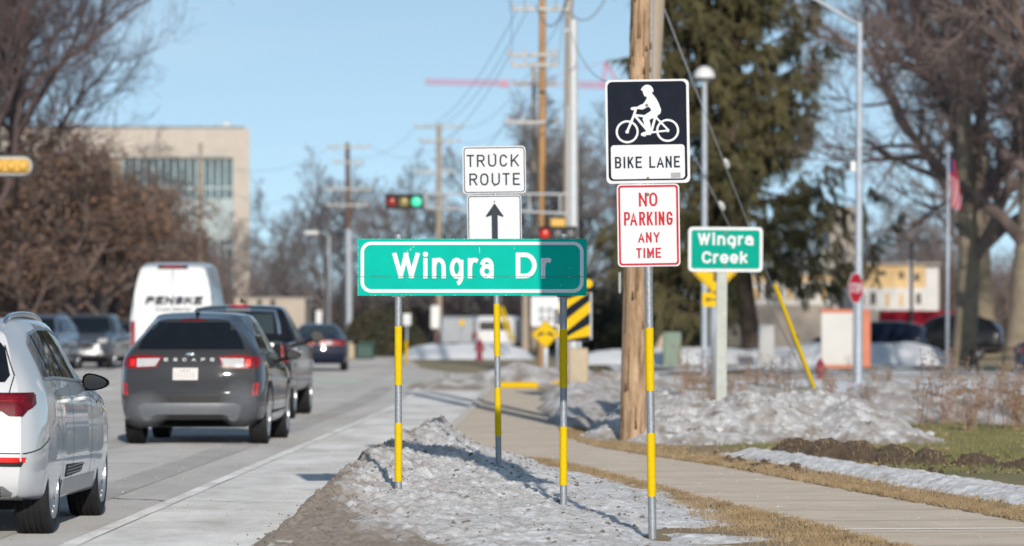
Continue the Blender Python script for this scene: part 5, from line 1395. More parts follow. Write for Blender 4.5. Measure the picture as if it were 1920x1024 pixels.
util_pole('utility_pole', 'plain pale pole right of the grey van, half hidden by the truck route post', 985, 668, 545, 176, 14, [], 'wood_pale')
util_pole('utility_pole', 'thin bare wooden pole in front of the glass of the concrete building', 376, 640, 268, 205, 9, [(292, 18, 44)], 'wood_pale')
mt = P(816, 595, 179.7); mb = MB(); mb.bbox(-.2, .2, -.12, .1, -.5, .5, .06); tag(mb.build('meter_box', M['lamp_white'], loc=mt), 'white rounded box fixed to the brown pole by the snow bank', 'meter box')

# wires strung between the poles
def W3(px, py, Y): return P(px, py, Y)
ws = [((970, 18, 130), (780, 239, 214)), ((990, 18, 130), (800, 239, 214)), ((1062, 18, 130), (868, 239, 214)), ((955, 104, 130), (785, 265, 214)), ((1045, 104, 130), (860, 265, 214)), ((950, 230, 130), (778, 323, 214)),
      ((780, 239, 214), (618, 276, 226)), ((866, 239, 214), (698, 276, 226)), ((778, 323, 214), (612, 355, 226)), ((852, 323, 214), (700, 355, 226)),
      ((618, 276, 226), (360, 292, 205)), ((612, 355, 226), (380, 330, 205)), ((612, 385, 226), (376, 372, 205)), ((650, 430, 226), (376, 400, 205))]
for i, (a, b) in enumerate(ws): wire('power_line', 'thin overhead power line strung between the utility poles', W3(*a), W3(*b), 1.0, .010, group='overhead power lines')
for i, (a, b) in enumerate((((957, 20, 130), (940, -300, 60)), ((985, 20, 130), (975, -320, 60)), ((1040, 20, 130), (1060, -320, 60)), ((1070, 20, 130), (1110, -330, 60)), ((960, 105, 130), (958, -200, 70)), ((1045, 123, 130), (1075, -250, 70)))):
    wire('power_line', 'overhead power line running up and out of the top of the picture', W3(*a), W3(*b), .5, .007, group='overhead power lines to the near pole')
wire('drooping_cable', 'dark slack cable looping between the two tall poles at the top of the picture', W3(1005, 10, 128), W3(1066, -10, 120), .75, .022)
wire('drooping_cable', 'dark slack cable looping right from the grey pole at the top of the picture', W3(1066, 20, 119), W3(1145, -25, 119), .55, .022)
wire('service_line', 'faint service cable from the grey pole down to the thick utility pole', W3(1070, 60, 119), W3(1190, 150, 56.5), .5, .010)

# ---- traffic signal mast with truss arm
Y = 124.0; s = F / Y; b = P(1075, 690, Y)
tm = thing('signal_mast', 'tall white traffic signal mast with a truss arm reaching left to the signal head', 'signal mast', (b.x, Y, 0))
mb = MB(); mb.tube([(0, 0, -.1), (0, 0, CZ - (38 - H0) / s)], [.15, .12], 18); mb.build('mast', M['white_pole'], tm, True, angle=40)
mb = MB(); mb.lathe([(-.1, .3), (.25, .28), (.3, .18), (.45, .15)], 'z', 18); mb.build('mast_base', M['white_pole'], tm, True, angle=40)
za, zb_ = CZ - (363 - H0) / s, CZ - (390 - H0) / s
mb = MB(); x1 = (797 - 1073) / s
mb.tube([(0, 0, za - .02), (x1, 0, za)], [.042, .036], 10); mb.tube([(0, 0, zb_ - .18), (x1 * .5, 0, zb_ - .06), (x1, 0, zb_)], [.042, .04, .036], 10)
for t in (.09, .3, .55, .86, 1.0): mb.tube([(x1 * t, 0, za), (x1 * t, 0, zb_ - .18 * (1 - t))], .035 if t < 1 else .05, 8)
mb.build('truss_arm', M['arm_grey'], tm, True, angle=40)
mb = MB(); mb.tube([(-.3, 0, CZ - (58 - H0) / s), (.05, 0, CZ - (56 - H0) / s)], .05, 8); mb.tube([(-.12, 0, CZ - (200 - H0) / s), (.14, 0, CZ - (200 - H0) / s)], .07, 8); mb.tube([(-.16, 0, 2), (-.16, 0, CZ - (200 - H0) / s)], .025, 8); mb.build('mast_bracket', M['white_pole'], tm, True, angle=40)
def signal(name, label, px, py, Y, n, lenses, shell, wpx, hpx, back=None, facing=1):
    s = F / Y; w, h = wpx / s, hpx / s; c = P(px, py, Y)
    o = thing(name, label, 'traffic light', c)
    mb = MB(); mb.bbox(-w / 2, w / 2, -.10 * facing if facing > 0 else -.1, .14, -h / 2, h / 2, .04); mb.build('housing', M[shell], o)
    if back: 
        mb = MB(); bw = .055; mb.prism(rrect(-w/2 - bw, w/2 + bw, -h/2 - bw, h/2 + bw, (h + 2*bw) * .48, 10), .02, .035); mb.build('backplate', M[back], o); bw = .11; mb = MB(); mb.prism(rrect(-w/2 - bw, w/2 + bw, -h/2 - bw, h/2 + bw, (h + 2*bw) * .48, 10), .05, .06); mb.build('backplate', M['signal_black'], o)
    for k, m_ in enumerate(lenses):
        x = -w / 2 + w * (k + .5) / n; r = min(h * .40, w / n * .42)
        if m_:
            mb = MB(); mb.lathe([(-.145, r * .25), (-.135, r * .7), (-.115, r * .95), (-.102, r)], 'y', 20, (x, 0, 0)); mb.build('lens', M[m_], o, True, angle=50)
            mb = MB(); nn = 14
            for j in range(nn):
                a0, a1 = R(-20 + 220 * j / nn), R(-20 + 220 * (j + 1) / nn); q0 = (x + math.cos(a0) * r * 1.1, math.sin(a0) * r * 1.1); q1 = (x + math.cos(a1) * r * 1.1, math.sin(a1) * r * 1.1)
                mb.add([(q0[0], -.1, q0[1]), (q1[0], -.1, q1[1]), (q1[0], -.30, q1[1] * 1.0), (q0[0], -.30, q0[1])], [(0, 1, 2, 3)])
            mb.build('visor', M[shell], o, True)
        else:
            mb = MB(); mb.lathe([(-.105, r * 1.05), (-.15, r * .9), (-.17, r * .5), (-.172, r * .2)], 'y', 20, (x, 0, 0)); mb.build('dome', M[shell], o, True, angle=60)
    return o
signal('traffic_light', 'black horizontal traffic signal with its green light lit, at the end of the truss arm', 758, 378, 123.8, 3, ['lens_red_off', 'lens_yel_off', 'lens_green_on'], 'signal_black', 70, 28)
signal('traffic_light', 'horizontal traffic signal with a red light just above the street name sign', 1046, 438, 123.2, 3, ['lens_red_on', 'galv_dark', 'galv_dark'], 'signal_black', 72, 27)
o = signal('traffic_light', 'yellow back of a horizontal traffic signal in a grey rounded frame at the left edge', 22, 311, 87, 3, [None, None, None], 'signal_yellow', 66, 25, 'signal_grey')
mb = MB(); mb.bbox(-.24, .24, .0, .3, -.3, .3, .05); tag(mb.build('signal_cabinet', M['signal_yellow'], loc=P(1047, 428, 124.35)), 'small yellow junction box on the signal mast above the red light', 'junction box')
c = P(22, 311, 87); la = thing('signal_mast', 'signal mast and arm just outside the left edge holding the yellow signal', 'signal mast', (c.x - 6.5, 87.1, 0))
mb = MB(); mb.tube([(0, 0, -.1), (0, 0, 6.2)], [.14, .11], 16); mb.build('mast', M['white_pole'], la, True); mb = MB(); mb.tube([(0, 0, c.z + .1), (6.0, 0, c.z)], [.08, .05], 12); mb.build('arm', M['white_pole'], la, True)

# ---- lamps and masts on the right
def lamp_dome():
    Y = 122; s = F / Y; b = P(1321, 690, Y); zt = CZ - (150 - H0) / s
    o = thing('street_lamp', 'street lamp with a white dome head on a straight pole before the spruce', 'street lamp', (b.x, Y, 0))
    mb = MB(); mb.tube([(0, 0, 0), (0, 0, zt)], [.10, .075], 16); mb.build('pole', M['grey_pole'], o, True, angle=40)
    mb = MB(); mb.lathe([(zt - .05, .10), (zt + .03, .16), (zt + .06, .30), (zt + .10, .31), (zt + .26, .26), (zt + .36, .15), (zt + .40, .05)], 'z', 24); mb.build('lamp_head', M['lamp_white'], o, True, angle=50)
    mb = MB(); mb.lathe([(zt - .02, .27), (zt + .055, .29)], 'z', 24); mb.build('lens', M['galv_dark'], o, True, angle=50)
lamp_dome()
Y = 106; s = F / Y; b = P(1609, 727, Y)
o = thing('light_pole', 'very tall grey light pole with an arm reaching up left, carrying the stop sign side', 'street lamp', (b.x, Y, 0))
zt = CZ - (42 - H0) / s
mb = MB(); mb.tube([(0, 0, -.1), (.04, 0, zt)], [.115, .07], 18); mb.build('pole', M['grey_pole'], o, True, angle=40)
mb = MB(); mb.tube([(.04, 0, zt - .08), (-.35, 0, zt + .15), (-1.0, 0, zt + .55), (-1.9, 0, zt + .95)], [.06, .055, .05, .045], 10); mb.build('arm', M['grey_pole'], o, True)
mb = MB(); mb.bbox(-2.5, -1.85, -.13, .13, zt + .90, zt + 1.05, .04); mb.build('lamp_head', M['galv_dark'], o)
mb = MB(); mb.bbox(-.19, -.07, -.1, .1, CZ - (322 - H0) / s, CZ - (302 - H0) / s, .02); mb.build('sensor_box', M['lamp_white'], o)
# stop sign, turned part way
Y = 108; s = F / Y; c = P(1603, 542, Y)
o = thing('stop_sign', 'red stop sign turned half edge-on beside the tall grey light pole', 'stop sign', (P(1601, 542, 104.6).x, 104.6, 0), (0, 0, R(58)))
oc = [(.375 * math.cos(R(22.5 + 45 * i)) / math.cos(R(22.5)), .375 * math.sin(R(22.5 + 45 * i)) / math.cos(R(22.5)) + c.z) for i in range(8)]
mb = MB(); mb.prism(oc, -.055, -.05); pn = mb.build('sign_panel', M['white_sheet'], o)
mb = MB(); mb.sheet([(x * .94, c.z + (z - c.z) * .94) for x, z in oc], -.058); mb.build('red_field', M['stop_red'], pn)
mb = MB()
for k, ch in enumerate('STOP'): glyph(mb, ch, -.285 + k * .147, -.285 + k * .147 + .125, c.z - .12, c.z + .12, .038, -.061)
mb.build('lettering', M['white_text'], pn)
mb = MB(); mb.tube([(0, 0, -.1), (0, 0, c.z + .3)], .03, 10); mb.build('post', M['galv'], o, True)
# flag pole
Y = 112; s = F / Y; b = P(1776, 690, Y); zt = CZ - (285 - H0) / s
o = thing('flagpole', 'slim silver flag pole with a drooping red and white striped flag', 'flagpole', (b.x, Y, 0))
mb = MB(); mb.tube([(0, 0, 0), (.03, 0, zt)], [.055, .035], 12); mb.lathe([(zt, .03), (zt + .06, .06), (zt + .12, .03)], 'z', 12, (.03, 0, 0)); mb.build('pole', M['grey_pole'], o, True)
fl = MB(); nx, nz_ = 10, 26; vs = []; z1, z0 = CZ - (292 - H0) / s, CZ - (388 - H0) / s
for j in range(nz_ + 1):
    t = j / nz_
    for i in range(nx + 1):
        u = i / nx; w = lerp(.12, .34, t ** .8) * (1 - .25 * max(0, t - .75) * 4 * .6)
        vs.append((.06 + u * w + .02 * t, .07 * math.sin(u * 9 + t * 2), lerp(z1, z0, t) - u * .10))
for j in range(nz_):
    for i in range(nx): fl.cm = (1 if (i + j // 3) % 3 == 0 else 0) if j > 9 else (2 if j < 8 and i < 6 else 0); fl.add([], []); fl.f.append((j*(nx+1)+i, j*(nx+1)+i+1, (j+1)*(nx+1)+i+1, (j+1)*(nx+1)+i)); fl.m.append(fl.cm)
fl.v = vs; fl.build('flag', [M['flag_red'], M['flag_white'], M['flag_blue']], o, True)
# twin car park lamp
Y = 175; s = F / Y; b = P(1709, 640, Y); zt = CZ - (450 - H0) / s
o = thing('car_park_lamp', 'dark twin-headed car park lamp against the sky in front of the unfinished building', 'street lamp', (b.x, Y, 0))
mb = MB(); mb.tube([(0, 0, -.1), (0, 0, zt)], .075, 12); mb.build('pole', M['galv_dark'], o, True)
mb = MB(); mb.bbox(-.42, -.08, -.2, .2, zt - .02, zt + .1, .02); mb.bbox(.08, .42, -.2, .2, zt - .02, zt + .1, .02); mb.box(-.1, .1, -.04, .04, zt, zt + .06); mb.build('lamp_head', M['galv_dark'], o)
# cobra lamp far left of the pole line
Y = 200; s = F / Y; c = P(583, 436, Y)
o = thing('street_lamp', 'distant cobra-head street lamp with a pale head among the bare trees', 'street lamp', (c.x + .85, Y, 0))
mb = MB(); mb.tube([(0, 0, -.1), (0, 0, c.z - .2), (-.25, 0, c.z + .02), (-.6, 0, c.z)], [.07, .06, .04, .04], 10); mb.build('pole', M['grey_pole'], o, True)
mb = MB(); mb.bbox(-1.15, -.5, -.15, .15, c.z - .10, c.z + .08, .05); mb.build('lamp_head', M['lamp_white'], o)

# ---- small signs behind the street name sign
def banded_sign(name, label, cat, px, py, Y, size, kind, pole='galv', base_py=None, pole_px=None):
    pass
def diamond(px, py, Y, half_px, name, label, sym, post_py, extra=None, postm='galv', pr=.04):
    s = F / Y; h = half_px / s; c = P(px, py, Y); zb = CZ - (post_py - H0) / s
    o = thing(name, label, 'warning sign', (c.x, Y, 0)); cz = c.z
    poly = []
    for k in range(4):
        a = R(90 * k); 
        for da in (-4, 0, 4): poly.append((h * .99 * math.cos(a + R(da)) if da == 0 else h * .95 * math.cos(a) - h * .045 * math.sin(a) * (da / 4), cz + (h * .99 * math.sin(a) if da == 0 else h * .95 * math.sin(a) + h * .045 * math.cos(a) * (da / 4))))
    mb = MB(); mb.prism(poly, -pr - .008, -pr - .003); pn = mb.build('sign_panel', M['yellow_sign'], o)
    mb = MB(); q = [(x * .93, cz + (z - cz) * .93) for x, z in poly]; q2 = [(x * .88, cz + (z - cz) * .88) for x, z in poly]; mb.ring(q, q2, -pr - .011); mb.build('border', M['black_text'], pn)
    mb = MB(); y = -pr - .012
    for st in sym:
        if st[0] == 'l': stroke(mb, [(x * h, cz + z * h) for x, z in st[2]], st[1] * h, y, ext=False); y -= .001
        else: mb.sheet([(x * h, cz + z * h) for x, z in st[1]], y); y -= .001
    mb.build('arrow_symbol', M['black_text'], pn)
    mb = MB(); mb.tube([(0, 0, zb - .3), (0, 0, cz + h * .5)], pr, 12); mb.build('post', M[postm], o, True)
    if extra: extra(o, s, pr, c)
    return o
def foot(o, s, pr, c):
    mb = MB(); zz = CZ - (672 - H0) / s - .35
    mb.bbox(-.28, .28, -.22, .22, -.1, .42, .04); mb.build('concrete_foot', M['kerb'], o)
diamond(1023, 627, 104, 27, 'warning_sign', 'yellow diamond sign with two black arrows splitting round, on a concrete foot', [('l', .13, [(-.12, -.05), (-.22, .12), (-.42, .02)]), ('l', .13, [(.12, -.05), (.22, .12), (.42, .02)]), ('p', [(-.60, -.12), (-.30, -.14), (-.44, .14)]), ('p', [(.60, -.12), (.30, -.14), (.44, .14)])], 690, foot, 'white_pole', .07)
def plaque(o, s, pr, c):
    z = CZ - (562 - H0) / s; w, h = 21 / s, 13 / s
    mb = MB(); mb.prism(rrect(-w - .03, w - .03, z - h, z + h, .03), -pr - .008, -pr - .003); pn = mb.build('arrow_plaque', M['yellow_sign'], o)
    mb = MB(); x0 = -.03; stroke(mb, [(x0 - w * .5, z), (x0 + w * .5, z)], h * .22, -pr - .011); 
    for d_ in (-1, 1): mb.sheet([(x0 + d_ * w * .72, z), (x0 + d_ * w * .42, z + h * .45), (x0 + d_ * w * .42, z - h * .45)], -pr - .012)
    mb.build('arrow_symbol', M['black_text'], pn)
diamond(1340, 512, 96, 41, 'warning_sign', 'yellow diamond warning sign with an arrow plaque, half hidden behind the creek sign', [('l', .12, [(0, -.4), (0, .3)]), ('l', .12, [(-.3, .1), (.3, .1)])], 705, plaque, 'grey_pole', .05)
mb = MB(); c = P(1334, 700, 101); mb.tube([(0, 0, -.1), (0, 0, 2.7)], .035, 10); tag(mb.build('thin_post', M['galv'], None, True, loc=(c.x, 101, 0)), 'second thin grey post just right of the diamond sign post', 'post')
# striped hazard panel
Y = 84; s = F / Y; x0, x1 = 1048, 1106; zt, zb = CZ - (547 - H0) / s, CZ - (640 - H0) / s
c = P(1081, 700, Y); o = thing('hazard_marker', 'yellow and black striped hazard panel below the right end of the street name sign', 'hazard sign', (c.x, Y, 0))
ax, bx = (x0 - 1081) / s, (x1 - 1081) / s
mb = MB(); mb.prism(rrect(ax, bx, zb, zt, .04), -.06, -.05); pn = mb.build('sign_panel', M['yellow_sign'], o)
mb = MB(); per = .46; w = bx - ax; k = zb - w
while k < zt:
    lo = [(ax, k), (bx, k + w * .8)]; pts = [(ax, k), (bx, k + w * .8), (bx, k + w * .8 + per * .5), (ax, k + per * .5)]
    pts = [(x, clamp(z, zb + .002, zt - .002)) for x, z in pts]
    if max(p[1] for p in pts) - min(p[1] for p in pts) > .02: mb.sheet(pts, -.064 - .0002 * (k % 3))
    k += per
mb.build('black_stripe', M['black_sheet'], pn)
mb = MB(); mb.tube([(.06, 0, -.3), (.06, 0, zt + .05)], .045, 10); mb.build('post', M['grey_pole'], o, True)
mb = MB(); mb.bbox(bx - .005, bx + .045, -.045, .03, zb + .03, zt - .01, .008); mb.build('edge_post', M['galv'], o)
mb = MB(); mb.sheet(circ(bx - .03, zt + .16, .085, 20), -.03); mb.build('round_marker', M['yellow_sign'], o)
# white panel sign and beige cabinet
Y = 112; s = F / Y; c = P(1024, 600, Y); o = thing('speed_sign', 'white rectangular sign with faint grey figures behind the yellow diamond sign', 'road sign', (c.x, Y, 0))
z0, z1 = CZ - (612 - H0) / s, CZ - (556 - H0) / s; mb = MB(); mb.prism(rrect(-.40, .44, z0, z1, .05), -.05, -.045); pn = mb.build('sign_panel', M['white_sheet'], o)
mb = MB()
for k in range(2):
    for xx in (-.18, .02): mb.ring(rrect(xx, xx + .13, z0 + .12 + k * .22, z0 + .28 + k * .22, .05), rrect(xx + .04, xx + .09, z0 + .155 + k * .22, z0 + .245 + k * .22, .02), -.054)
mb.box(.2, .36, -.056, -.05, z0 + .05, z0 + .45); mb.build('figures', M['galv_dark'], pn)
mb = MB(); mb.tube([(0, 0, -.2), (0, 0, z1)], .04, 10); mb.tube([(.3, 0, -.2), (.3, 0, z1)], .04, 10); mb.build('post', M['grey_pole'], o, True)
Y = 82; s = F / Y; c = P(1085, 740, Y); mb = MB(); mb.bbox(-.20, .185, -.2, .25, -.15, .95, .03); o = tag(mb.build('utility_cabinet', M['cab_beige'], loc=(c.x, Y, .1)), 'beige metal utility cabinet below the striped hazard panel', 'cabinet')
mb = MB(); mb.box(-.16, .15, -.206, -.2, .0, .86); mb.box(.10, .125, -.216, -.206, .38, .5); mb.build('door', M['cab_beige'], o)
for px, py, Y, m_, w, h, lab in ((1260, 655, 150, 'cab_green', .32, 1.15, 'pale green utility cabinet left of the spruce trunk'), (1236, 655, 155, 'cab_beige', .16, 1.15, 'tan utility box beside the pale green cabinet'), (1437, 650, 148, 'signal_grey', .27, 1.4, 'pale grey utility cabinet right of the spruce trunk')):
    c = P(px, py, Y); mb = MB(); mb.bbox(-w, w, -.3, .3, -.1, h, .04); o = tag(mb.build('utility_cabinet', M[m_], loc=(c.x, Y, 0)), lab, 'cabinet'); mb = MB(); mb.box(-w * .9, -.02, -.306, -.3, .1, h * .92); mb.box(.02, w * .9, -.306, -.3, .1, h * .92); mb.build('door', M[m_], o)
# yellow kerb blocks, hydrants, bollards
for px, py, Y, w, lab in ((972, 722, 97.3, .62, 'yellow painted kerb block on the corner right of the walk'), (1052, 719, 99, .26, 'short yellow kerb block behind the right post of the street name sign')):
    c = P(px, py, Y); mb = MB(); mb.bbox(-w * .8, w * .75, -.28, .28, -.05, .11, .05); tag(mb.build('kerb_block', M['yellow_sign'], loc=(c.x, Y, .06)), lab, 'kerb block')
def hydrant(px, py, Y, lab, k=1.0):
    c = P(px, py, Y); o = thing('fire_hydrant', lab, 'fire hydrant', (c.x, Y, c.z - .05 if c.z > 0 else 0))
    mb = MB(); mb.lathe([(0, .16), (.05, .16), (.06, .11), (.5, .105), (.52, .15), (.56, .15), (.62, .13), (.72, .07), (.76, .04), (.8, .04)], 'z', 18); mb.build('barrel', M['hydrant'], o, True, angle=40)
    for ax_ in ((.2, 0), (-.2, 0)): mb = MB(); mb.tube([(0, 0, .42), (ax_[0], 0, .42)], .06, 10); mb.build('nozzle', M['hydrant'], o, True, angle=40)
    mb = MB(); mb.tube([(0, 0, .38), (0, -.2, .38)], .085, 12); mb.build('nozzle', M['hydrant'], o, True, angle=40); o.scale = (k, k, k)
hydrant(1538, 716, 113, 'dark red fire hydrant at the foot of the yellow guy guard', .72); hydrant(899, 676, 165, 'small red fire hydrant in front of the bright snow bank', 1.05)
def simple_sign(name, lab, px, py, Y, wpx, hpx, m_, base=None):
    s = F / Y; c = P(px, py, Y); o = thing(name, lab, 'road sign', (c.x, Y, 0)); mb = MB(); mb.prism(rrect(-wpx / s / 2, wpx / s / 2, c.z - hpx / s / 2, c.z + hpx / s / 2, .04), -.05, -.045); mb.build('sign_panel', M[m_], o)
    mb = MB(); mb.tube([(0, 0, -.2), (0, 0, c.z + .1)], .035, 8); mb.build('post', M['grey_pole'], o, True)
simple_sign('small_sign', 'small white sign on a thin post right of the left sign post', 763, 599, 150, 15, 22, 'white_sheet')
simple_sign('small_sign', 'small white sign on a post left of the distant leaning pole', 598, 595, 170, 11, 26, 'white_sheet')
simple_sign('small_sign', 'small orange-yellow sign above the grey van', 866, 605, 182, 10, 10, 'yellow_sign')
mb = MB(); mb.tube([(0, 0, -.1), (0, 0, .85)], .05, 10); tag(mb.build('bollard', M['yellow_sign'], None, True, loc=P(762, 655, 149).xy.to_3d()), 'short yellow marker post below the small white sign', 'bollard')
for px, py, Y in ((945, 590, 170), (952, 592, 171)):
    a = P(px + 12, 640, Y); b_ = P(px - 10, 575, Y); mb = MB(); mb.tube([a, b_], .05, 8); tag(mb.build('guy_guard', M['yellow_band'], None, True), 'slanting yellow guy guard right of the grey van', 'guy guard', 'yellow guy guards by the far snow bank')
a, b_ = P(1215, 690, 118), P(1170, 565, 118)
mb = MB(); mb.tube([a, b_], .04, 8); tag(mb.build('guy_guard', M['yellow_band'], None, True), 'dim yellow guy guard seen left of the thick utility pole', 'guy guard')
for px, py, w, h in ((682, 652, .42, .6), (662, 650, .22, .6)):
    c = P(px, py, 170); mb = MB(); mb.bbox(-w, w, -.3, .3, 0, h, .06); mb.bbox(-w - .04, w + .04, -.34, .34, h - .02, h + .08, .02); tag(mb.build('rubbish_bin', M['green_box'] if w > .4 else M['cab_beige'], loc=(c.x, 170, 0)), 'green bin by the far end of the road' if w > .4 else 'tan box beside the green bin at the end of the road', 'bin')
# barrier blocks / trailer board with orange frame, picnic table, red containers
Y = 140; s = F / Y; c = P(1585, 645, Y); o = thing('site_board', 'white site board in an orange frame behind the tall light pole', 'notice board', (c.x, Y, 0), (0, 0, R(6)))
w = 46 / s; z1 = CZ - (580 - H0) / s
mb = MB(); mb.bbox(-w, w - .12, -.06, .06, .09, z1 - .09, .02); mb.build('board', M['sheath_white'], o)
mb = MB(); mb.bbox(-w - .03, w, -.09, .09, z1 - .12, z1, .02); mb.bbox(w - .24, w + .02, -.09, .09, .0, z1 - .123, .02); mb.bbox(-w - .03, w - .24, -.09, .09, -.05, .09, .02); mb.build('frame', M['orange'], o)
mb = MB(); mb.add([(w - .62, -.066, z1 - .25), (w - .3, -.066, z1 - .3), (w - .35, -.066, z1 - .85), (w - .5, -.066, z1 - .7)], [(0, 1, 2, 3)]); mb.build('torn_patch', M['cab_beige'], o)
Y = 126; s = F / Y; c = P(1868, 680, Y); o = thing('picnic_table', 'dark wooden picnic table at the foot of the thick tree trunks', 'picnic table', (c.x, Y, 0), (0, 0, R(8)))
mb = MB(); mb.bbox(-.95, .95, -.36, .36, .70, .75, .015); mb.build('table_top', M['bench'], o)
for yy in (-.7, .7): mb = MB(); mb.bbox(-.95, .95, yy - .13, yy + .13, .42, .46, .012); mb.build('seat', M['bench'], o)
for xx in (-.7, .7): mb = MB(); mb.tube([(xx, -.62, 0), (xx, -.2, .7)], .05, 6); mb.tube([(xx, .62, 0), (xx, .2, .7)], .05, 6); mb.tube([(xx, -.75, .41), (xx, .75, .41)], .045, 6); mb.build('leg', M['bench'], o)
for px, w, h, lab in ((1718, 1.5, .9, 'red construction container behind the parked blue car'), (1945, .45, .55, 'dark red planter box right of the picnic table')):
    Y = 176 if px < 1800 else 127; c = P(px, 640, Y); mb = MB(); mb.bbox(-w, w, -.5, .5, -.1, 2.15 * h if px < 1800 else .9, .05); o = tag(mb.build('container' if px < 1800 else 'planter', M['planter'] if px > 1800 else M['stop_red'], loc=(c.x, Y, 0)), lab, 'container')

# ---- red tower crane far away
Y = 1000.0; s = F / Y; b = P(1160, 590, Y)
o = thing('tower_crane', 'distant pale red tower crane whose long jib crosses the sky behind the poles', 'crane', (b.x, Y, 0))
zj = CZ - (156 - H0) / s; X = lambda px: (px - 1160) / s
def lattice(mb, a, b_, w, n, r):
    a, b_ = Vector(a), Vector(b_); d = (b_ - a).normalized(); u = d.cross(Vector((0, 1, 0))).normalized() * w; v = Vector((0, 1, 0)) * w
    for k in (u, -u): mb.tube([a + k, b_ + k], r, 4)
    for i in range(n):
        p0, p1 = a.lerp(b_, i / n), a.lerp(b_, (i + 1) / n); sg_ = 1 if i % 2 else -1; mb.tube([p0 + u * sg_, p1 - u * sg_], r * .7, 4)
mb = MB(); lattice(mb, (X(797), 0, zj + .3), (X(950), 0, zj), .45, 22, .15); mb.build('jib', M['crane_red'], o)
mb = MB(); lattice(mb, (X(950), 0, zj), (X(1085), 0, zj - .3), .5, 20, .13); mb.build('jib', M['crane_pale'], o)
mb = MB(); lattice(mb, (X(1085), 0, zj - .3), (X(1150), 0, zj - .6), .55, 10, .17); mb.build('jib', M['crane_red'], o)
mb = MB(); mb.bbox(X(938), X(952), -.6, .6, zj - .8, zj + .6, .1); mb.build('trolley', M['crane_red'], o)
mb = MB(); lattice(mb, (X(1160), 0, 0), (X(1160), 0, zj - 1), .8, 30, .15); mb.build('mast', M['crane_red'], o)
mb = MB(); mb.tube([(X(1130), 0, zj - 1), (X(1136), 0, zj + 5)], .3, 5); mb.tube([(X(1136), 0, zj + 5), (X(1160), 0, zj - .6)], .3, 5); mb.tube([(X(1136), 0, zj + 5), (X(1000), 0, zj + .6)], .07, 4); mb.build('tower_top', M['crane_red'], o)
# ================================================================ BUILDINGS
Y = 250; s = F / Y; xa, xb = 190, 468; c = P(xb, 640, Y)
o = thing('office_building', 'three-storey concrete and glass office block behind the brown trees', 'building', (c.x, Y, 0), (0, 0, R(4.2)))
X = lambda px: (px - xb) / s; Z = lambda py: CZ - (py - H0) / s
top = Z(241)
mb = MB(); mb.box(X(438), 0, 0, 14, 0, top); mb.build('corner_pier', M['concrete_bld'], o)
mb = MB(); mb.box(X(-200), X(438) - .0, 0, 14, Z(296), top); mb.build('parapet', M['concrete_bld'], o)
mb = MB(); mb.box(X(-200), -.3, -.02, 13.9, top, top + .12); mb.build('coping', M['galv_dark'], o)
mb = MB(); mb.box(X(-200), X(438), .5, 13.5, 0, Z(296)); mb.build('wall', M['panel_bld'], o)
mb = MB(); mb.box(X(232), X(437), .36, .5, .4, Z(298)); w = mb.build('window', M['glass_bld'], o)
mb = MB()
for k in range(16): x = lerp(X(232), X(437), k / 15); mb.box(x - .045, x + .045, .28, .36, .4, Z(298))
for z in (Z(352), Z(375), Z(440), Z(463)): mb.box(X(232), X(437), .30, .355, z - .06, z + .06)
mb.build('mullion', M['mullion'], w)
mb = MB(); mb.box(X(232), X(437), .34, .352, Z(450), Z(372)); mb.build('spandrel', M['mullion'], w)
for k in range(5):
    for zz in (.8, 4.4, 8.0):
        mb = MB(); mb.box(X(212 - k * 60) - 1.3, X(212 - k * 60), .42, .5, zz, zz + 2.1); mb.build('window', M['glass_bld'], o)
mb = MB(); mb.lathe([(top + .1, .2), (top + .3, .24), (top + .5, .12)], 'z', 14, (X(425), 2, 0)); mb.build('roof_vent', M['lamp_white'], o, True)
for px in (376, 405): mb = MB(); mb.tube([(X(px), 3, top), (X(px), 3, top + .35)], .08, 8); mb.build('roof_pipe', M['cab_beige'], o, True)
# low beige building behind the pickup
Y = 190; s = F / Y; c = P(572, 640, Y); X = lambda px: (px - 572) / s; Z = lambda py: CZ - (py - H0) / s
o = thing('low_building', 'small flat-roofed beige building just behind the pickup truck', 'building', (c.x, Y, 0))
mb = MB(); mb.box(X(440), 0, 0, 6, 0, Z(560)); mb.build('wall', M['beige_bld'], o)
mb = MB(); mb.box(X(438), .05, -.05, 6.05, Z(560), Z(557)); mb.build('roof', M['kerb'], o)
for px in (455, 482, 507): mb = MB(); mb.box(X(px), X(px + 9), -.03, 0.0, Z(580), Z(562)); mb.build('window', M['dark_open'], o)
# unfinished building, upper right
Y = 225; s = F / Y; c = P(1590, 640, Y); X = lambda px: (px - 1590) / s; Z = lambda py: CZ - (py - H0) / s
o = thing('construction_building', 'unfinished building with plywood upper floor and white wrapped walls behind the snow', 'building', (c.x, Y, 0))
mb = MB(); mb.box(X(1600), X(1735), 0, 10, Z(540), Z(497)); up_ = mb.build('upper_wall', M['sheath_tan'], o)
mb = MB(); mb.box(X(1600), X(1735), -.02, 10, Z(582), Z(540)); mb.build('wrapped_wall', M['sheath_white'], o)
mb = MB(); mb.box(X(1735), X(1760), -.1, 9, Z(590), Z(502)); mb.build('wrapped_wall', M['sheath_white'], o)
mb = MB(); mb.box(X(1600), X(1760), .1, 10, -.1, Z(582)); mb.build('block_base', M['block_grey'], o)
mb = MB(); mb.box(X(1594), X(1764), -.3, 10.3, Z(497), Z(493)); mb.build('roof', M['block_grey'], o)
mb = MB(); mb.box(X(1703), X(1713), -.12, -.03, Z(582), Z(490)); mb.build('white_strip', M['lamp_white'], o)
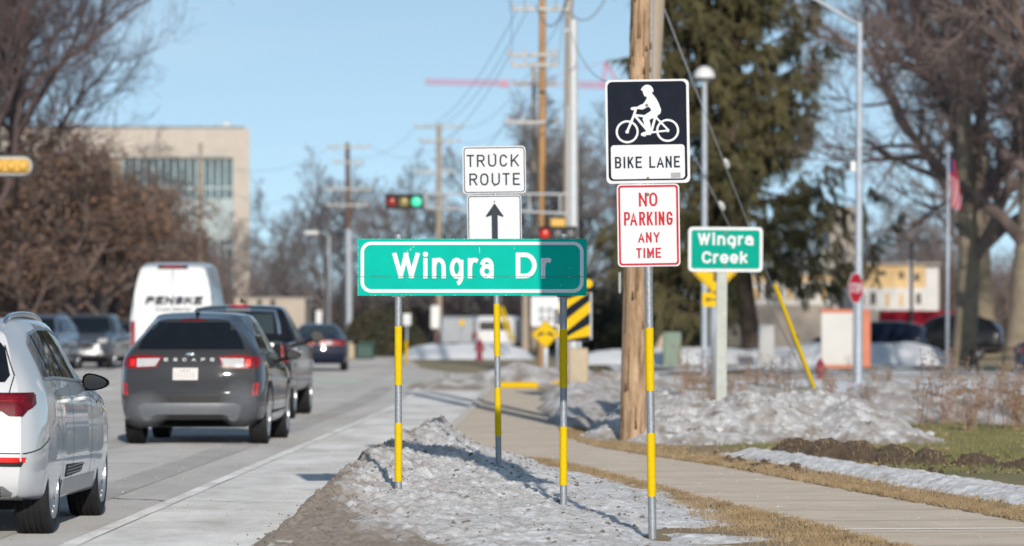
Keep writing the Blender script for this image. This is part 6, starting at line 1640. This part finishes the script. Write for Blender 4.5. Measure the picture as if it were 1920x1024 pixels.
for px, py, w, h, m_ in ((1625, 520, 9, 13, 'dark_open'), (1655, 512, 12, 9, 'dark_open'), (1690, 516, 9, 13, 'dark_open'), (1719, 520, 9, 14, 'dark_open'), (1615, 560, 9, 20, 'dark_open'), (1637, 560, 10, 22, 'dark_open'), (1664, 562, 8, 24, 'sheath_tan'), (1690, 562, 8, 24, 'sheath_tan'), (1722, 560, 9, 20, 'dark_open')):
    mb = MB(); mb.box(X(px - w / 2), X(px + w / 2), -.06, -.025, Z(py + h / 2), Z(py - h / 2)); mb.build('window_opening', M[m_], o)
Y = 232; s = F / Y; c = P(1405, 640, Y); X = lambda px: (px - 1405) / s; Z = lambda py: CZ - (py - H0) / s
o = thing('construction_building', 'white-sheeted building shell with open window holes behind the spruce trunk', 'building', (c.x, Y, 0))
mb = MB(); mb.box(X(1405), X(1560), 0, 9, Z(572), Z(520)); mb.build('wrapped_wall', M['sheath_white'], o)
mb = MB(); mb.box(X(1405), X(1560), .06, 9, -.1, Z(572)); mb.build('block_base', M['block_grey'], o)
mb = MB(); q = random.Random(4)
for k in range(9): a = 1408 + k * 17; mb.box(X(a), X(a + 6), 0, 3, Z(520), Z(520 - q.uniform(8, 34)))
mb.build('roof_framing', M['sheath_white'], o)
mb = MB(); mb.box(X(1405), X(1560), -.05, -.01, Z(528), Z(517)); mb.build('wood_band', M['sheath_tan'], o)
for k in range(7): mb = MB(); mb.box(X(1412 + k * 21), X(1424 + k * 21), -.06, -.02, Z(562), Z(541)); mb.build('window_opening', M['dark_open' if k % 3 else 'sheath_tan'], o)
Y = 260; s = F / Y; c = P(1585, 640, Y); X = lambda px: (px - 1585) / s; Z = lambda py: CZ - (py - H0) / s
o = thing('stair_tower', 'plain beige masonry tower rising between the spruce and the tall light pole', 'building', (c.x, Y, 0))
mb = MB(); mb.box(X(1557), X(1606), 0, 6, 0, Z(388)); mb.build('wall', M['beige_bld'], o); mb = MB(); mb.box(X(1556), X(1607), -.04, 6.04, Z(388), Z(386)); mb.build('coping', M['block_grey'], o)
mb = MB(); mb.box(X(1540), X(1558), .2, 6, 0, Z(462)); mb.build('side_wall', M['sheath_white'], o)

# ================================================================ TREES
def tree_mesh(seed, H, tr_, levels, ang=(50, 55, 55, 60), ratio=(.62, .52, .48, .5), counts=(8, 8, 6, 6), trunk_frac=.30, up=.25, droop=0.0, rmin=.008, spread=1.0, wob=.18):
    """returns (trunk builder, twig builder, tip list)"""
    q = random.Random(seed); T, B = MB(), MB(); tips = []
    def branch(p, d, L, r, lev):
        n = (6, 6, 5, 4, 3)[lev]; pts = [p.copy()]; rad = [r]; dirs = [d.copy()]
        for i in range(n):
            d = d + Vector((q.gauss(0, 1), q.gauss(0, 1), q.gauss(0, 1))) * wob * (.6 if lev == 0 else 1)
            d.z += (up if lev > 0 else .35) * .35 - droop * (lev > 1) * .3; d.normalize()
            p = p + d * (L / n); pts.append(p.copy()); dirs.append(d.copy())
            rad.append(max(rmin, r * (1 - (.55 if lev == 0 else .8) * (i + 1) / n)))
        (T if lev <= 0 else B).tube(pts, rad, (10, 7, 4, 3, 3)[lev], cap=False)
        if lev >= levels: tips.extend(pts[1:]); return
        c = counts[lev]
        for k in range(c):
            t = lerp(trunk_frac if lev == 0 else .25, 1.0, (k + q.random() * .9) / c); f = t * n; i = min(n - 1, int(f)); b = pts[i].lerp(pts[i + 1], f - i); dd = dirs[i]
            a = Vector((q.gauss(0, 1), q.gauss(0, 1), q.gauss(0, 1))); a = (a - dd * a.dot(dd)).normalized()
            th = R(ang[lev] * q.uniform(.55, 1.2) * (spread if lev == 0 else 1)); nd = (dd * math.cos(th) + a * math.sin(th)).normalized()
            branch(b, nd, L * ratio[lev] * q.uniform(.7, 1.2) * (1.15 - .35 * t), rad[i] * lerp(.72, .5, q.random()), lev + 1)
    branch(Vector((0, 0, -.1)), Vector((q.gauss(0, .04), q.gauss(0, .04), 1)), H * .72, tr_, 0)
    return T, B, tips
def leaf_mesh(tips, n, size, seed, jit=.25):
    q = random.Random(seed); mb = MB(); vs = []; fs = []
    for _ in range(n):
        p = q.choice(tips) + Vector((q.gauss(0, jit), q.gauss(0, jit), q.gauss(0, jit))); a = Vector((q.gauss(0, 1), q.gauss(0, 1), q.gauss(0, 1))).normalized(); b = a.orthogonal().normalized(); c = a.cross(b); sz = size * q.uniform(.6, 1.4); k = len(vs)
        for u, v in ((-.5, -1), (.5, -1), (.55, .3), (0, 1), (-.55, .3)): w = p + b * u * sz + c * v * sz; vs.append((w.x, w.y, w.z))
        fs.append((k, k+1, k+2, k+3, k+4))
    mb.add(vs, fs); return mb
def make_tree(name, label, cat, loc, seed, H, tr_, mt, mtw, leaves=None, group=None, rot=0, scale=1, **kw):
    T, B, tips = tree_mesh(seed, H, tr_, kw.pop('levels', 4), **kw)
    o = thing(name, label, cat, loc, (0, 0, rot), group)
    T.build('trunk', M[mt], o, True, fix=False); cr = B.build('crown', M[mtw], o, False, fix=False)
    if leaves: leaf_mesh(tips, *leaves[:3]).build('leaves', M[leaves[3]], cr, False, fix=False)
    o.scale = (scale,) * 3; return o
def again(src, label, loc, rot, sc, group=None):
    c = copy_tree(src); c.location = loc; c.rotation_euler = (0, 0, rot); c.scale = (sc,) * 3 if not hasattr(sc, '__len__') else sc
    c['label'] = label
    if group: c['group'] = group
    elif 'group' in c: del c['group']
    return c
def at(px, Y): return ((px - 960) * Y / F, Y, 0)

# right: two big bare park trees
R1 = make_tree('bare_tree', 'big bare park tree with a thick tan trunk behind the flag pole', 'tree', at(1806, 146), 11, 17, .44, 'bark_tan', 'twig_red', counts=(9, 9, 8, 8), ang=(50, 50, 50, 55), trunk_frac=.28, up=.30, rmin=.009, ratio=(.66, .5, .46, .5))
R2 = make_tree('bare_tree', 'second big bare park tree with a twin trunk near the right edge', 'tree', at(1902, 138), 23, 17, .46, 'bark_tan', 'twig_red', counts=(9, 9, 8, 8), ang=(48, 50, 50, 55), trunk_frac=.28, up=.3, rmin=.009, ratio=(.66, .5, .46, .5))
again(R1, 'large bare tree outside the right edge whose twigs fill the upper right corner', at(2010, 120), 2.1, 1.0)
again(R1, 'bare tree behind the unfinished building at the right', at(1850, 236), 4.0, 1.0)
again(R2, 'dense bare tree filling the gap between the two big trunks at the right', at(1855, 172), 3.0, 1.1)
again(R1, 'bare tree behind the twin trunk at the right edge', at(1965, 168), 5.1, 1.1)
# left: tall bare tree in the upper left corner
Lt = make_tree('bare_tree', 'tall bare dark tree filling the upper left corner above the yellow signal', 'tree', at(-62, 154), 8, 20, .27, 'bark_dark', 'twig', counts=(13, 9, 8, 7), ang=(40, 46, 50, 56), trunk_frac=.36, up=.42, rmin=.008, ratio=(.62, .5, .46, .5))
again(Lt, 'bare tree of fine dark twigs standing behind the tall bare tree in the upper left', at(70, 186), 1.1, 1.0)
again(Lt, 'bare dark tree with a spreading crown behind the yellow signal at the left edge', at(-60, 172), 4.1, .95)
# russet oaks on the left
Ok = make_tree('oak_tree', 'russet oak still holding brown leaves, in front of the concrete building', 'tree', at(200, 172), 31, 8.6, .2, 'bark_dark', 'twig_red', leaves=(3400, .075, 4, 'russet'), counts=(10, 9, 6, 5), ang=(58, 55, 55, 60), trunk_frac=.12, up=.15, rmin=.010, ratio=(.60, .5, .46, .5))
for px, Y, ro, sc, lab in ((150, 168, 1.2, 1.08, 'russet oak with a broad brown crown left of the concrete building'), (50, 164, 2.6, 1.0, 'russet oak below the yellow signal at the left edge'), (312, 197, 3.3, .62, 'smaller russet oak overlapping the glass of the concrete building'), (-60, 172, 4.4, 1.05, 'russet oak at the left edge, half outside the picture'), (205, 190, 5.2, 1.05, 'russet oak standing behind the others on the left'), (100, 196, .5, 1.12, 'tallest russet oak of the back row on the left'), (0, 200, 3.8, 1.05, 'russet oak of the back row near the left edge')):
    again(Ok, lab, at(px, Y), ro, sc)
# far bare trees behind the poles
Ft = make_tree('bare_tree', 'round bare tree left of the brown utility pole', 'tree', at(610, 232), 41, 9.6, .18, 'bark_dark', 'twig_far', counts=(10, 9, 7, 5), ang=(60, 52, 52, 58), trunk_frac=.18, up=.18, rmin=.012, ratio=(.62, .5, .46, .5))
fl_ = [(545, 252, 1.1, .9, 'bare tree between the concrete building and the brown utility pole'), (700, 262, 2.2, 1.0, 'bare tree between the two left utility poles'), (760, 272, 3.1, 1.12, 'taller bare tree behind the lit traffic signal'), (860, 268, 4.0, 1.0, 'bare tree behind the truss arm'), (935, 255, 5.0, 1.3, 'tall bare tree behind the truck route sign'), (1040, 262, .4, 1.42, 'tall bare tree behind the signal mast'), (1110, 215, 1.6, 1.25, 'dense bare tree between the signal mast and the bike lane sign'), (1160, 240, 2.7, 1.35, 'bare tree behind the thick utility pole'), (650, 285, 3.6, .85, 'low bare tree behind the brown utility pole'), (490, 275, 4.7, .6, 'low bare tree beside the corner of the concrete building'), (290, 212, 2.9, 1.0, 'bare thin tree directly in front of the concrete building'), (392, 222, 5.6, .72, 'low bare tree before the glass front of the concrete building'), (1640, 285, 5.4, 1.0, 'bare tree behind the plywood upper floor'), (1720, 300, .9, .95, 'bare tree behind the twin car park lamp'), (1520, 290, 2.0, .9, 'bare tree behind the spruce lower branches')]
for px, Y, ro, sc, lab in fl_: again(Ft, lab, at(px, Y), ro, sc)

# ---- spruce
def spruce(loc, H, seed, label, lean=-1.3):
    q = random.Random(seed); T, B, N = MB(), MB(), MB(); vs = []; fs = []
    ax = lambda z: Vector((lean * (z / 14) ** .9 if z > 0 else 0, 0, z))
    T.tube([(0.15, 0, -.1), (.05, 0, .6)] + [tuple(ax(z)) for z in (1.5, 3, 5, 8, 12, H * .8, H)], [.48, .40, .36, .32, .29, .24, .19, .08, .03], 14)
    def spray(p, d, L):
        n = 9
        for i in range(n):
            t = i / n; b = p + d * (L * t); side = d.cross(Vector((0, 0, 1)))
            if side.length < .1: side = Vector((1, 0, 0))
            side.normalize()
            for sg_ in (-1, 1):
                bl = L * .38 * (1 - .45 * t) * q.uniform(.6, 1.3); e = b + side * sg_ * bl * .5 + d * bl * .4 + Vector((q.gauss(0, .03), q.gauss(0, .03), -bl * q.uniform(.2, 1.2)))
                u = (e - b).normalized().orthogonal().normalized() * bl * .13; k = len(vs)
                for w in (b - u, b + u, e + u * .5, e - u * .5): vs.append((w.x, w.y, w.z))
                fs.append((k, k + 1, k + 2, k + 3))
    z = 2.3; wh = 0
    while z < H * .97:
        t = z / H; n = 6; R0 = interp([(0, 4.6), (3, 5.0), (6, 4.3), (9, 3.8), (12, 3.5), (15, 3.6), (20, 2.8), (H, .4)], z)
        for k in range(n):
            a = 2 * PI * (k + q.random() * .8) / n + wh * 1.1; d = Vector((math.cos(a), math.sin(a), 0))
            if d.x > -.25 and z < 3.7: continue
            L = R0 * (q.uniform(.5, .95) if q.random() > .22 else q.uniform(.95, 1.25)); L *= 1 + .28 * max(0, d.x - .3); pts = []; m = 9
            sl = interp([(2, -.12), (6, -.02), (14, .08)], z) + q.gauss(0, .09); cv = q.uniform(.10, .42)
            for i in range(m + 1):
                u = i / m; pts.append(ax(z) + d * L * u + Vector((0, 0, L * (sl * u + cv * u ** 3 - .16 * math.sin(u * 3.1)))))
            B.tube(pts, [max(.012, .075 * (1 - u / m)) for u in range(m + 1)], 4, cap=False)
            for i in range(2, m + 1):
                for j in range(4 if i > 3 else 2):
                    b = pts[i - 1].lerp(pts[i], q.random()); sd = Vector((-d.y, d.x, 0)) * q.uniform(-1, 1)
                    if q.random() < .27: dd = (d * q.uniform(0, .35) + sd * .4 + Vector((0, 0, -1.1))).normalized(); LL = q.uniform(.5, 1.35)      # hanging curtains
                    else: dd = (d * q.uniform(.3, .9) + sd * .9 + Vector((0, 0, -q.uniform(.0, .6)))).normalized(); LL = q.uniform(.45, 1.0)
                    spray(b, dd, LL * lerp(.7, 1.05, L / 5))
        z += q.uniform(.42, .66); wh += 1
    o = thing('spruce_tree', label, 'tree', loc); T.build('trunk', M['spruce_bark'], o, True, fix=False); cr = B.build('crown', M['spruce_bark'], o, False, fix=False)
    N.add(vs, fs); N.build('needles', M['needle'], cr, False, fix=False); return o
sp = spruce(at(1412, 156), 26, 3, 'broad ragged dark spruce with drooping limbs right of the bike lane sign')
sp2 = copy_tree(sp); sp2.location = at(1205, 230); sp2.rotation_euler = (0, 0, 2); sp2.scale = (.6, .6, .34); sp2['label'] = 'smaller dark spruce behind the thick utility pole'
# ---- bushes and brush
def bush(loc, w, h, n, seed, label, m='bush', size=.10, name='bush'):
    q = random.Random(seed); vs = []; fs = []; S = MB()
    for k in range(60):
        a = q.uniform(0, 2 * PI); r = q.random() ** .6; S.tube([(0, 0, 0), (math.cos(a) * w * r * .5, math.sin(a) * w * r * .4, h * .5), (math.cos(a) * w * r, math.sin(a) * w * r * .6, h * q.uniform(.6, 1) * math.sqrt(max(.05, 1 - r * r)))], [.03, .02, .01], 3, cap=False)
    for _ in range(n):
        a = q.uniform(0, 2 * PI); r = q.random() ** .5; z = q.random() ** .8 * h * math.sqrt(max(.02, 1 - r ** 2.2)) * (.8 + .25 * nz(math.cos(a) * 2, r * 3, seed)); p = Vector((math.cos(a) * r * w, math.sin(a) * r * w * .6, z + .05))
        u = Vector((q.gauss(0, 1), q.gauss(0, 1), q.gauss(0, 1))).normalized() * size * q.uniform(.5, 1.5); v = u.orthogonal().normalized() * size * q.uniform(.3, .8); k = len(vs)
        for e in (p - u - v * .4, p + u * .2 - v, p + u, p + v): vs.append((e.x, e.y, e.z))
        fs.append((k, k+1, k+2, k+3))
    o = thing(name, label, 'bush', loc); S.build('stems', M['bark_dark'], o, False, fix=False); mb = MB(); mb.add(vs, fs); mb.build('foliage', M[m], o, False, fix=False); return o
bush(at(722, 180), 1.9, 2.55, 5000, 1, 'big dark evergreen bush at the end of the road behind the left sign post')
bush(at(1140, 205), 3.0, 4.0, 6000, 2, 'dark evergreen thicket behind the striped hazard panel')
bush(at(1235, 200), 2.8, 3.6, 6000, 3, 'dark evergreen thicket behind the thick utility pole')
bush(at(1560, 150), .8, .9, 1200, 4, 'low brown bush beside the site board', 'twig_red')
def brush(name, label, x0, x1, y0, y1, hmin, hmax, n, m, seed):
    q = random.Random(seed); mb = MB()
    for _ in range(n):
        x, y = q.uniform(x0, x1), q.uniform(y0, y1); h = q.uniform(hmin, hmax) * (.7 + .5 * abs(nz(x * .18, seed * 3.1, .5))); p = Vector((x, y, 0)); lean = Vector((q.gauss(0, .25), q.gauss(0, .2), 1)).normalized()
        e = p + lean * h; mb.tube([p, p.lerp(e, .5), e], [.035, .025, .012], 3, cap=False)
        for k in range(7):
            b = p.lerp(e, q.uniform(.25, 1)); d = Vector((q.gauss(0, 1), q.gauss(0, 1), abs(q.gauss(0, 1)) + .3)).normalized() * h * q.uniform(.12, .35); mb.tube([b, b + d], [.018, .010], 3, cap=False)
    return tag(mb.build(name, M[m], None, False, fix=False), label, 'undergrowth', kind='stuff')
brush('undergrowth', 'brown brush below the russet trees on the left', -42, -14, 205, 222, 2.5, 5.5, 1500, 'twig_red', 1)
brush('undergrowth', 'red-brown brush along the far end of the road', -17, 10, 285, 300, 2.4, 5.0, 1700, 'twig_red', 2)
brush('undergrowth', 'grey-brown far woods on the right', 20, 44, 290, 310, 4, 9, 1500, 'twig_red', 3)
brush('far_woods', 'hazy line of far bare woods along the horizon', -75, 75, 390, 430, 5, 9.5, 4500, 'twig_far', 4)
brush('undergrowth', 'brown brush behind the park lawn', 26, 40, 200, 230, 2, 5, 700, 'twig_red', 5)

# ---- dry weeds in front of and behind the snow ridges
def weed(seed, h, n):
    q = random.Random(seed); mb = MB()
    for _ in range(n):
        a = q.uniform(0, 2 * PI); r = q.uniform(0, .16); b = Vector((math.cos(a) * r, math.sin(a) * r, -.05)); hh = h * q.uniform(.5, 1); e = b + Vector((q.gauss(0, .10), q.gauss(0, .08), hh)); mid = b.lerp(e, .5) + Vector((q.gauss(0, .02), 0, 0)); mb.tube([b, mid, e], [.006, .005, .003], 3, cap=False)
        for k in range(q.randint(5, 11)):
            t = q.uniform(.35, 1); p = b.lerp(e, t); d = Vector((q.gauss(0, 1), q.gauss(0, 1), q.uniform(-.4, 1))).normalized(); L = q.uniform(.03, .12); mb.tube([p, p + d * L], [.004, .003], 3, cap=False)
            c = p + d * L; u = Vector((q.gauss(0, 1), q.gauss(0, 1), q.gauss(0, 1))).normalized() * .022; v = u.orthogonal().normalized() * .014; mb.add([tuple(c - u), tuple(c + v), tuple(c + u), tuple(c - v)], [(0, 1, 2, 3)])
    return mb
protos = [weed(k, h, n).build('dry_weed', M['weed'], None, False, fix=False) for k, h, n in ((1, 1.0, 8), (2, .75, 11), (3, .6, 13))]
q = random.Random(12); first = {0: 1, 1: 1, 2: 1}
spots = [(px, q.uniform(63, 78), .42) for px in (1275, 1290, 1305, 1318, 1332, 1372, 1388, 1400, 1415, 1430, 1445, 1462, 1480, 1545, 1560)] + [(px, q.uniform(66, 82), .30) for px in (1590, 1625, 1660)] + [(px, q.uniform(60, 72), .05) for px in (1745, 1760, 1775, 1790, 1800, 1815, 1825, 1838, 1850, 1862, 1875, 1884, 1895, 1907, 1915, 1925, 1940)] + [(px, q.uniform(84, 100), .1) for px in (1290, 1330, 1420, 1470, 1500, 1640, 1720, 1780, 1880, 1130, 1118)]
for i, (px, Y, z) in enumerate(spots):
    k = i % 3; o = protos[k] if first[k] else protos[k].copy()
    if first[k]: first[k] = 0
    else: COL.objects.link(o)
    x = (px - 960) * Y / F; o.location = (x, Y, z); o.rotation_euler = (0, 0, q.uniform(0, 6)); sc = q.uniform(.6, 1.0) * (1.25 if z == .05 else .85); o.scale = (sc, sc, sc)
    tag(o, 'clump of dry brown weed stalks sticking out of the snow right of the utility pole', 'weed', 'dry weed clumps along the snow ridges')

# ---- exhaust steam behind the grey SUV
vm = bpy.data.materials.new('exhaust_steam'); vm.use_nodes = True; nt = vm.node_tree; nt.nodes.remove(nt.nodes['Principled BSDF'])
pv = nt.nodes.new('ShaderNodeVolumePrincipled'); pv.inputs['Color'].default_value = (.95, .95, .97, 1); tcn = nt.nodes.new('ShaderNodeTexCoord')
gn = nt.nodes.new('ShaderNodeTexNoise'); gn.inputs['Scale'].default_value = 4; gn.inputs['Detail'].default_value = 3
ln = nt.nodes.new('ShaderNodeVectorMath'); ln.operation = 'LENGTH'; nt.links.new(tcn.outputs['Object'], ln.inputs[0]); nt.links.new(tcn.outputs['Object'], gn.inputs['Vector'])
m1 = nt.nodes.new('ShaderNodeMapRange'); m1.inputs['From Min'].default_value = 1.0; m1.inputs['From Max'].default_value = .1; m1.inputs['To Min'].default_value = 0; m1.inputs['To Max'].default_value = 1
nt.links.new(ln.outputs['Value'], m1.inputs['Value']); m2 = nt.nodes.new('ShaderNodeMath'); m2.operation = 'MULTIPLY'; nt.links.new(m1.outputs['Result'], m2.inputs[0]); nt.links.new(gn.outputs['Fac'], m2.inputs[1])
m3 = nt.nodes.new('ShaderNodeMath'); m3.operation = 'MULTIPLY'; m3.inputs[1].default_value = 4.5; nt.links.new(m2.outputs[0], m3.inputs[0]); nt.links.new(m3.outputs[0], pv.inputs['Density']); nt.links.new(pv.outputs['Volume'], nt.nodes['Material Output'].inputs['Volume'])
for px, py, sx, sz in ((272, 768, .34, .26), (452, 758, .30, .34)):
    bm = bmesh.new(); bmesh.ops.create_icosphere(bm, subdivisions=3, radius=1.0); me = bpy.data.meshes.new('exhaust_smoke'); bm.to_mesh(me); bm.free(); me.materials.append(vm)
    o = bpy.data.objects.new('exhaust_smoke', me); COL.objects.link(o); o.location = P(px, py, 53.75); o.scale = (sx, .36, sz); tag(o, 'puff of white exhaust steam behind the grey SUV', 'smoke', kind='stuff')
# ================================================================ CAMERA, SUN, SKY
cam = bpy.data.cameras.new('camera'); co = bpy.data.objects.new('camera', cam); COL.objects.link(co)
co.location = (0, 0, CZ); co.rotation_euler = (PI / 2, 0, 0)
cam.sensor_width = 36; cam.lens = F / 1920 * 36
cam.shift_y = (H0 - 512) / 1920
cam.clip_end = 5000; cam.clip_start = .5
cam.dof.use_dof = True; cam.dof.focus_distance = 34.5; cam.dof.aperture_fstop = 2.55
SC.camera = co
SUN = Vector((-.108, 1, -.252)).normalized()
sl = bpy.data.lights.new('sun', 'SUN'); sl.energy = 3.1; sl.angle = R(.53); sl.color = (1, .925, .82)
so = bpy.data.objects.new('sun', sl); COL.objects.link(so); so.rotation_euler = SUN.to_track_quat('-Z', 'Y').to_euler(); so.location = (0, -20, 20)
W = bpy.data.worlds.new('World'); SC.world = W; W.use_nodes = True
nt = W.node_tree; bg = nt.nodes['Background']
sky = nt.nodes.new('ShaderNodeTexSky'); sky.sky_type = 'NISHITA'; sky.sun_disc = False
sky.sun_elevation = math.asin(-SUN.z); sky.sun_rotation = math.atan2(-SUN.x, -SUN.y)
sky.air_density = 1.0; sky.dust_density = .4; sky.ozone_density = 2.5
tc = nt.nodes.new('ShaderNodeTexCoord'); mp = nt.nodes.new('ShaderNodeVectorMath'); mp.operation = 'MULTIPLY_ADD'
mp.inputs[1].default_value = (1, 1, 2.0); mp.inputs[2].default_value = (0, 0, .20)
nm = nt.nodes.new('ShaderNodeVectorMath'); nm.operation = 'NORMALIZE'
nt.links.new(tc.outputs['Generated'], mp.inputs[0]); nt.links.new(mp.outputs[0], nm.inputs[0]); nt.links.new(nm.outputs[0], sky.inputs['Vector'])
# faint high cloud
cm = nt.nodes.new('ShaderNodeMapping'); cm.inputs['Scale'].default_value = (6, 6, 60)
cn_ = nt.nodes.new('ShaderNodeTexNoise'); cn_.inputs['Scale'].default_value = 1.6; cn_.inputs['Detail'].default_value = 4
nt.links.new(tc.outputs['Generated'], cm.inputs['Vector']); nt.links.new(cm.outputs['Vector'], cn_.inputs['Vector'])
rp = nt.nodes.new('ShaderNodeValToRGB'); rp.color_ramp.elements[0].position = .5; rp.color_ramp.elements[1].position = .85
rp.color_ramp.elements[0].color = (0, 0, 0, 1); rp.color_ramp.elements[1].color = (.16, .16, .16, 1)
nt.links.new(cn_.outputs['Fac'], rp.inputs['Fac'])
mx = nt.nodes.new('ShaderNodeMix'); mx.data_type = 'RGBA'
tint = nt.nodes.new('ShaderNodeMix'); tint.data_type = 'RGBA'; tint.blend_type = 'MULTIPLY'; tint.inputs['Factor'].default_value = 1
tint.inputs['B'].default_value = (1.66, 1.42, 1.15, 1)
nt.links.new(sky.outputs['Color'], tint.inputs['A'])
nt.links.new(rp.outputs['Color'], mx.inputs['Factor']); nt.links.new(tint.outputs['Result'], mx.inputs['A']); mx.inputs['B'].default_value = (5.2, 5.9, 6.4, 1)
nt.links.new(mx.outputs['Result'], bg.inputs['Color']); bg.inputs['Strength'].default_value = .15
SC.render.engine = 'CYCLES'
SC.view_settings.view_transform = 'Standard'; SC.view_settings.look = 'None'; SC.view_settings.exposure = 0; SC.view_settings.gamma = 1
SC.cycles.use_denoising = True; SC.cycles.max_bounces = 6; SC.cycles.transparent_max_bounces = 12; SC.cycles.volume_bounces = 0
SC.cycles.sample_clamp_indirect = 6
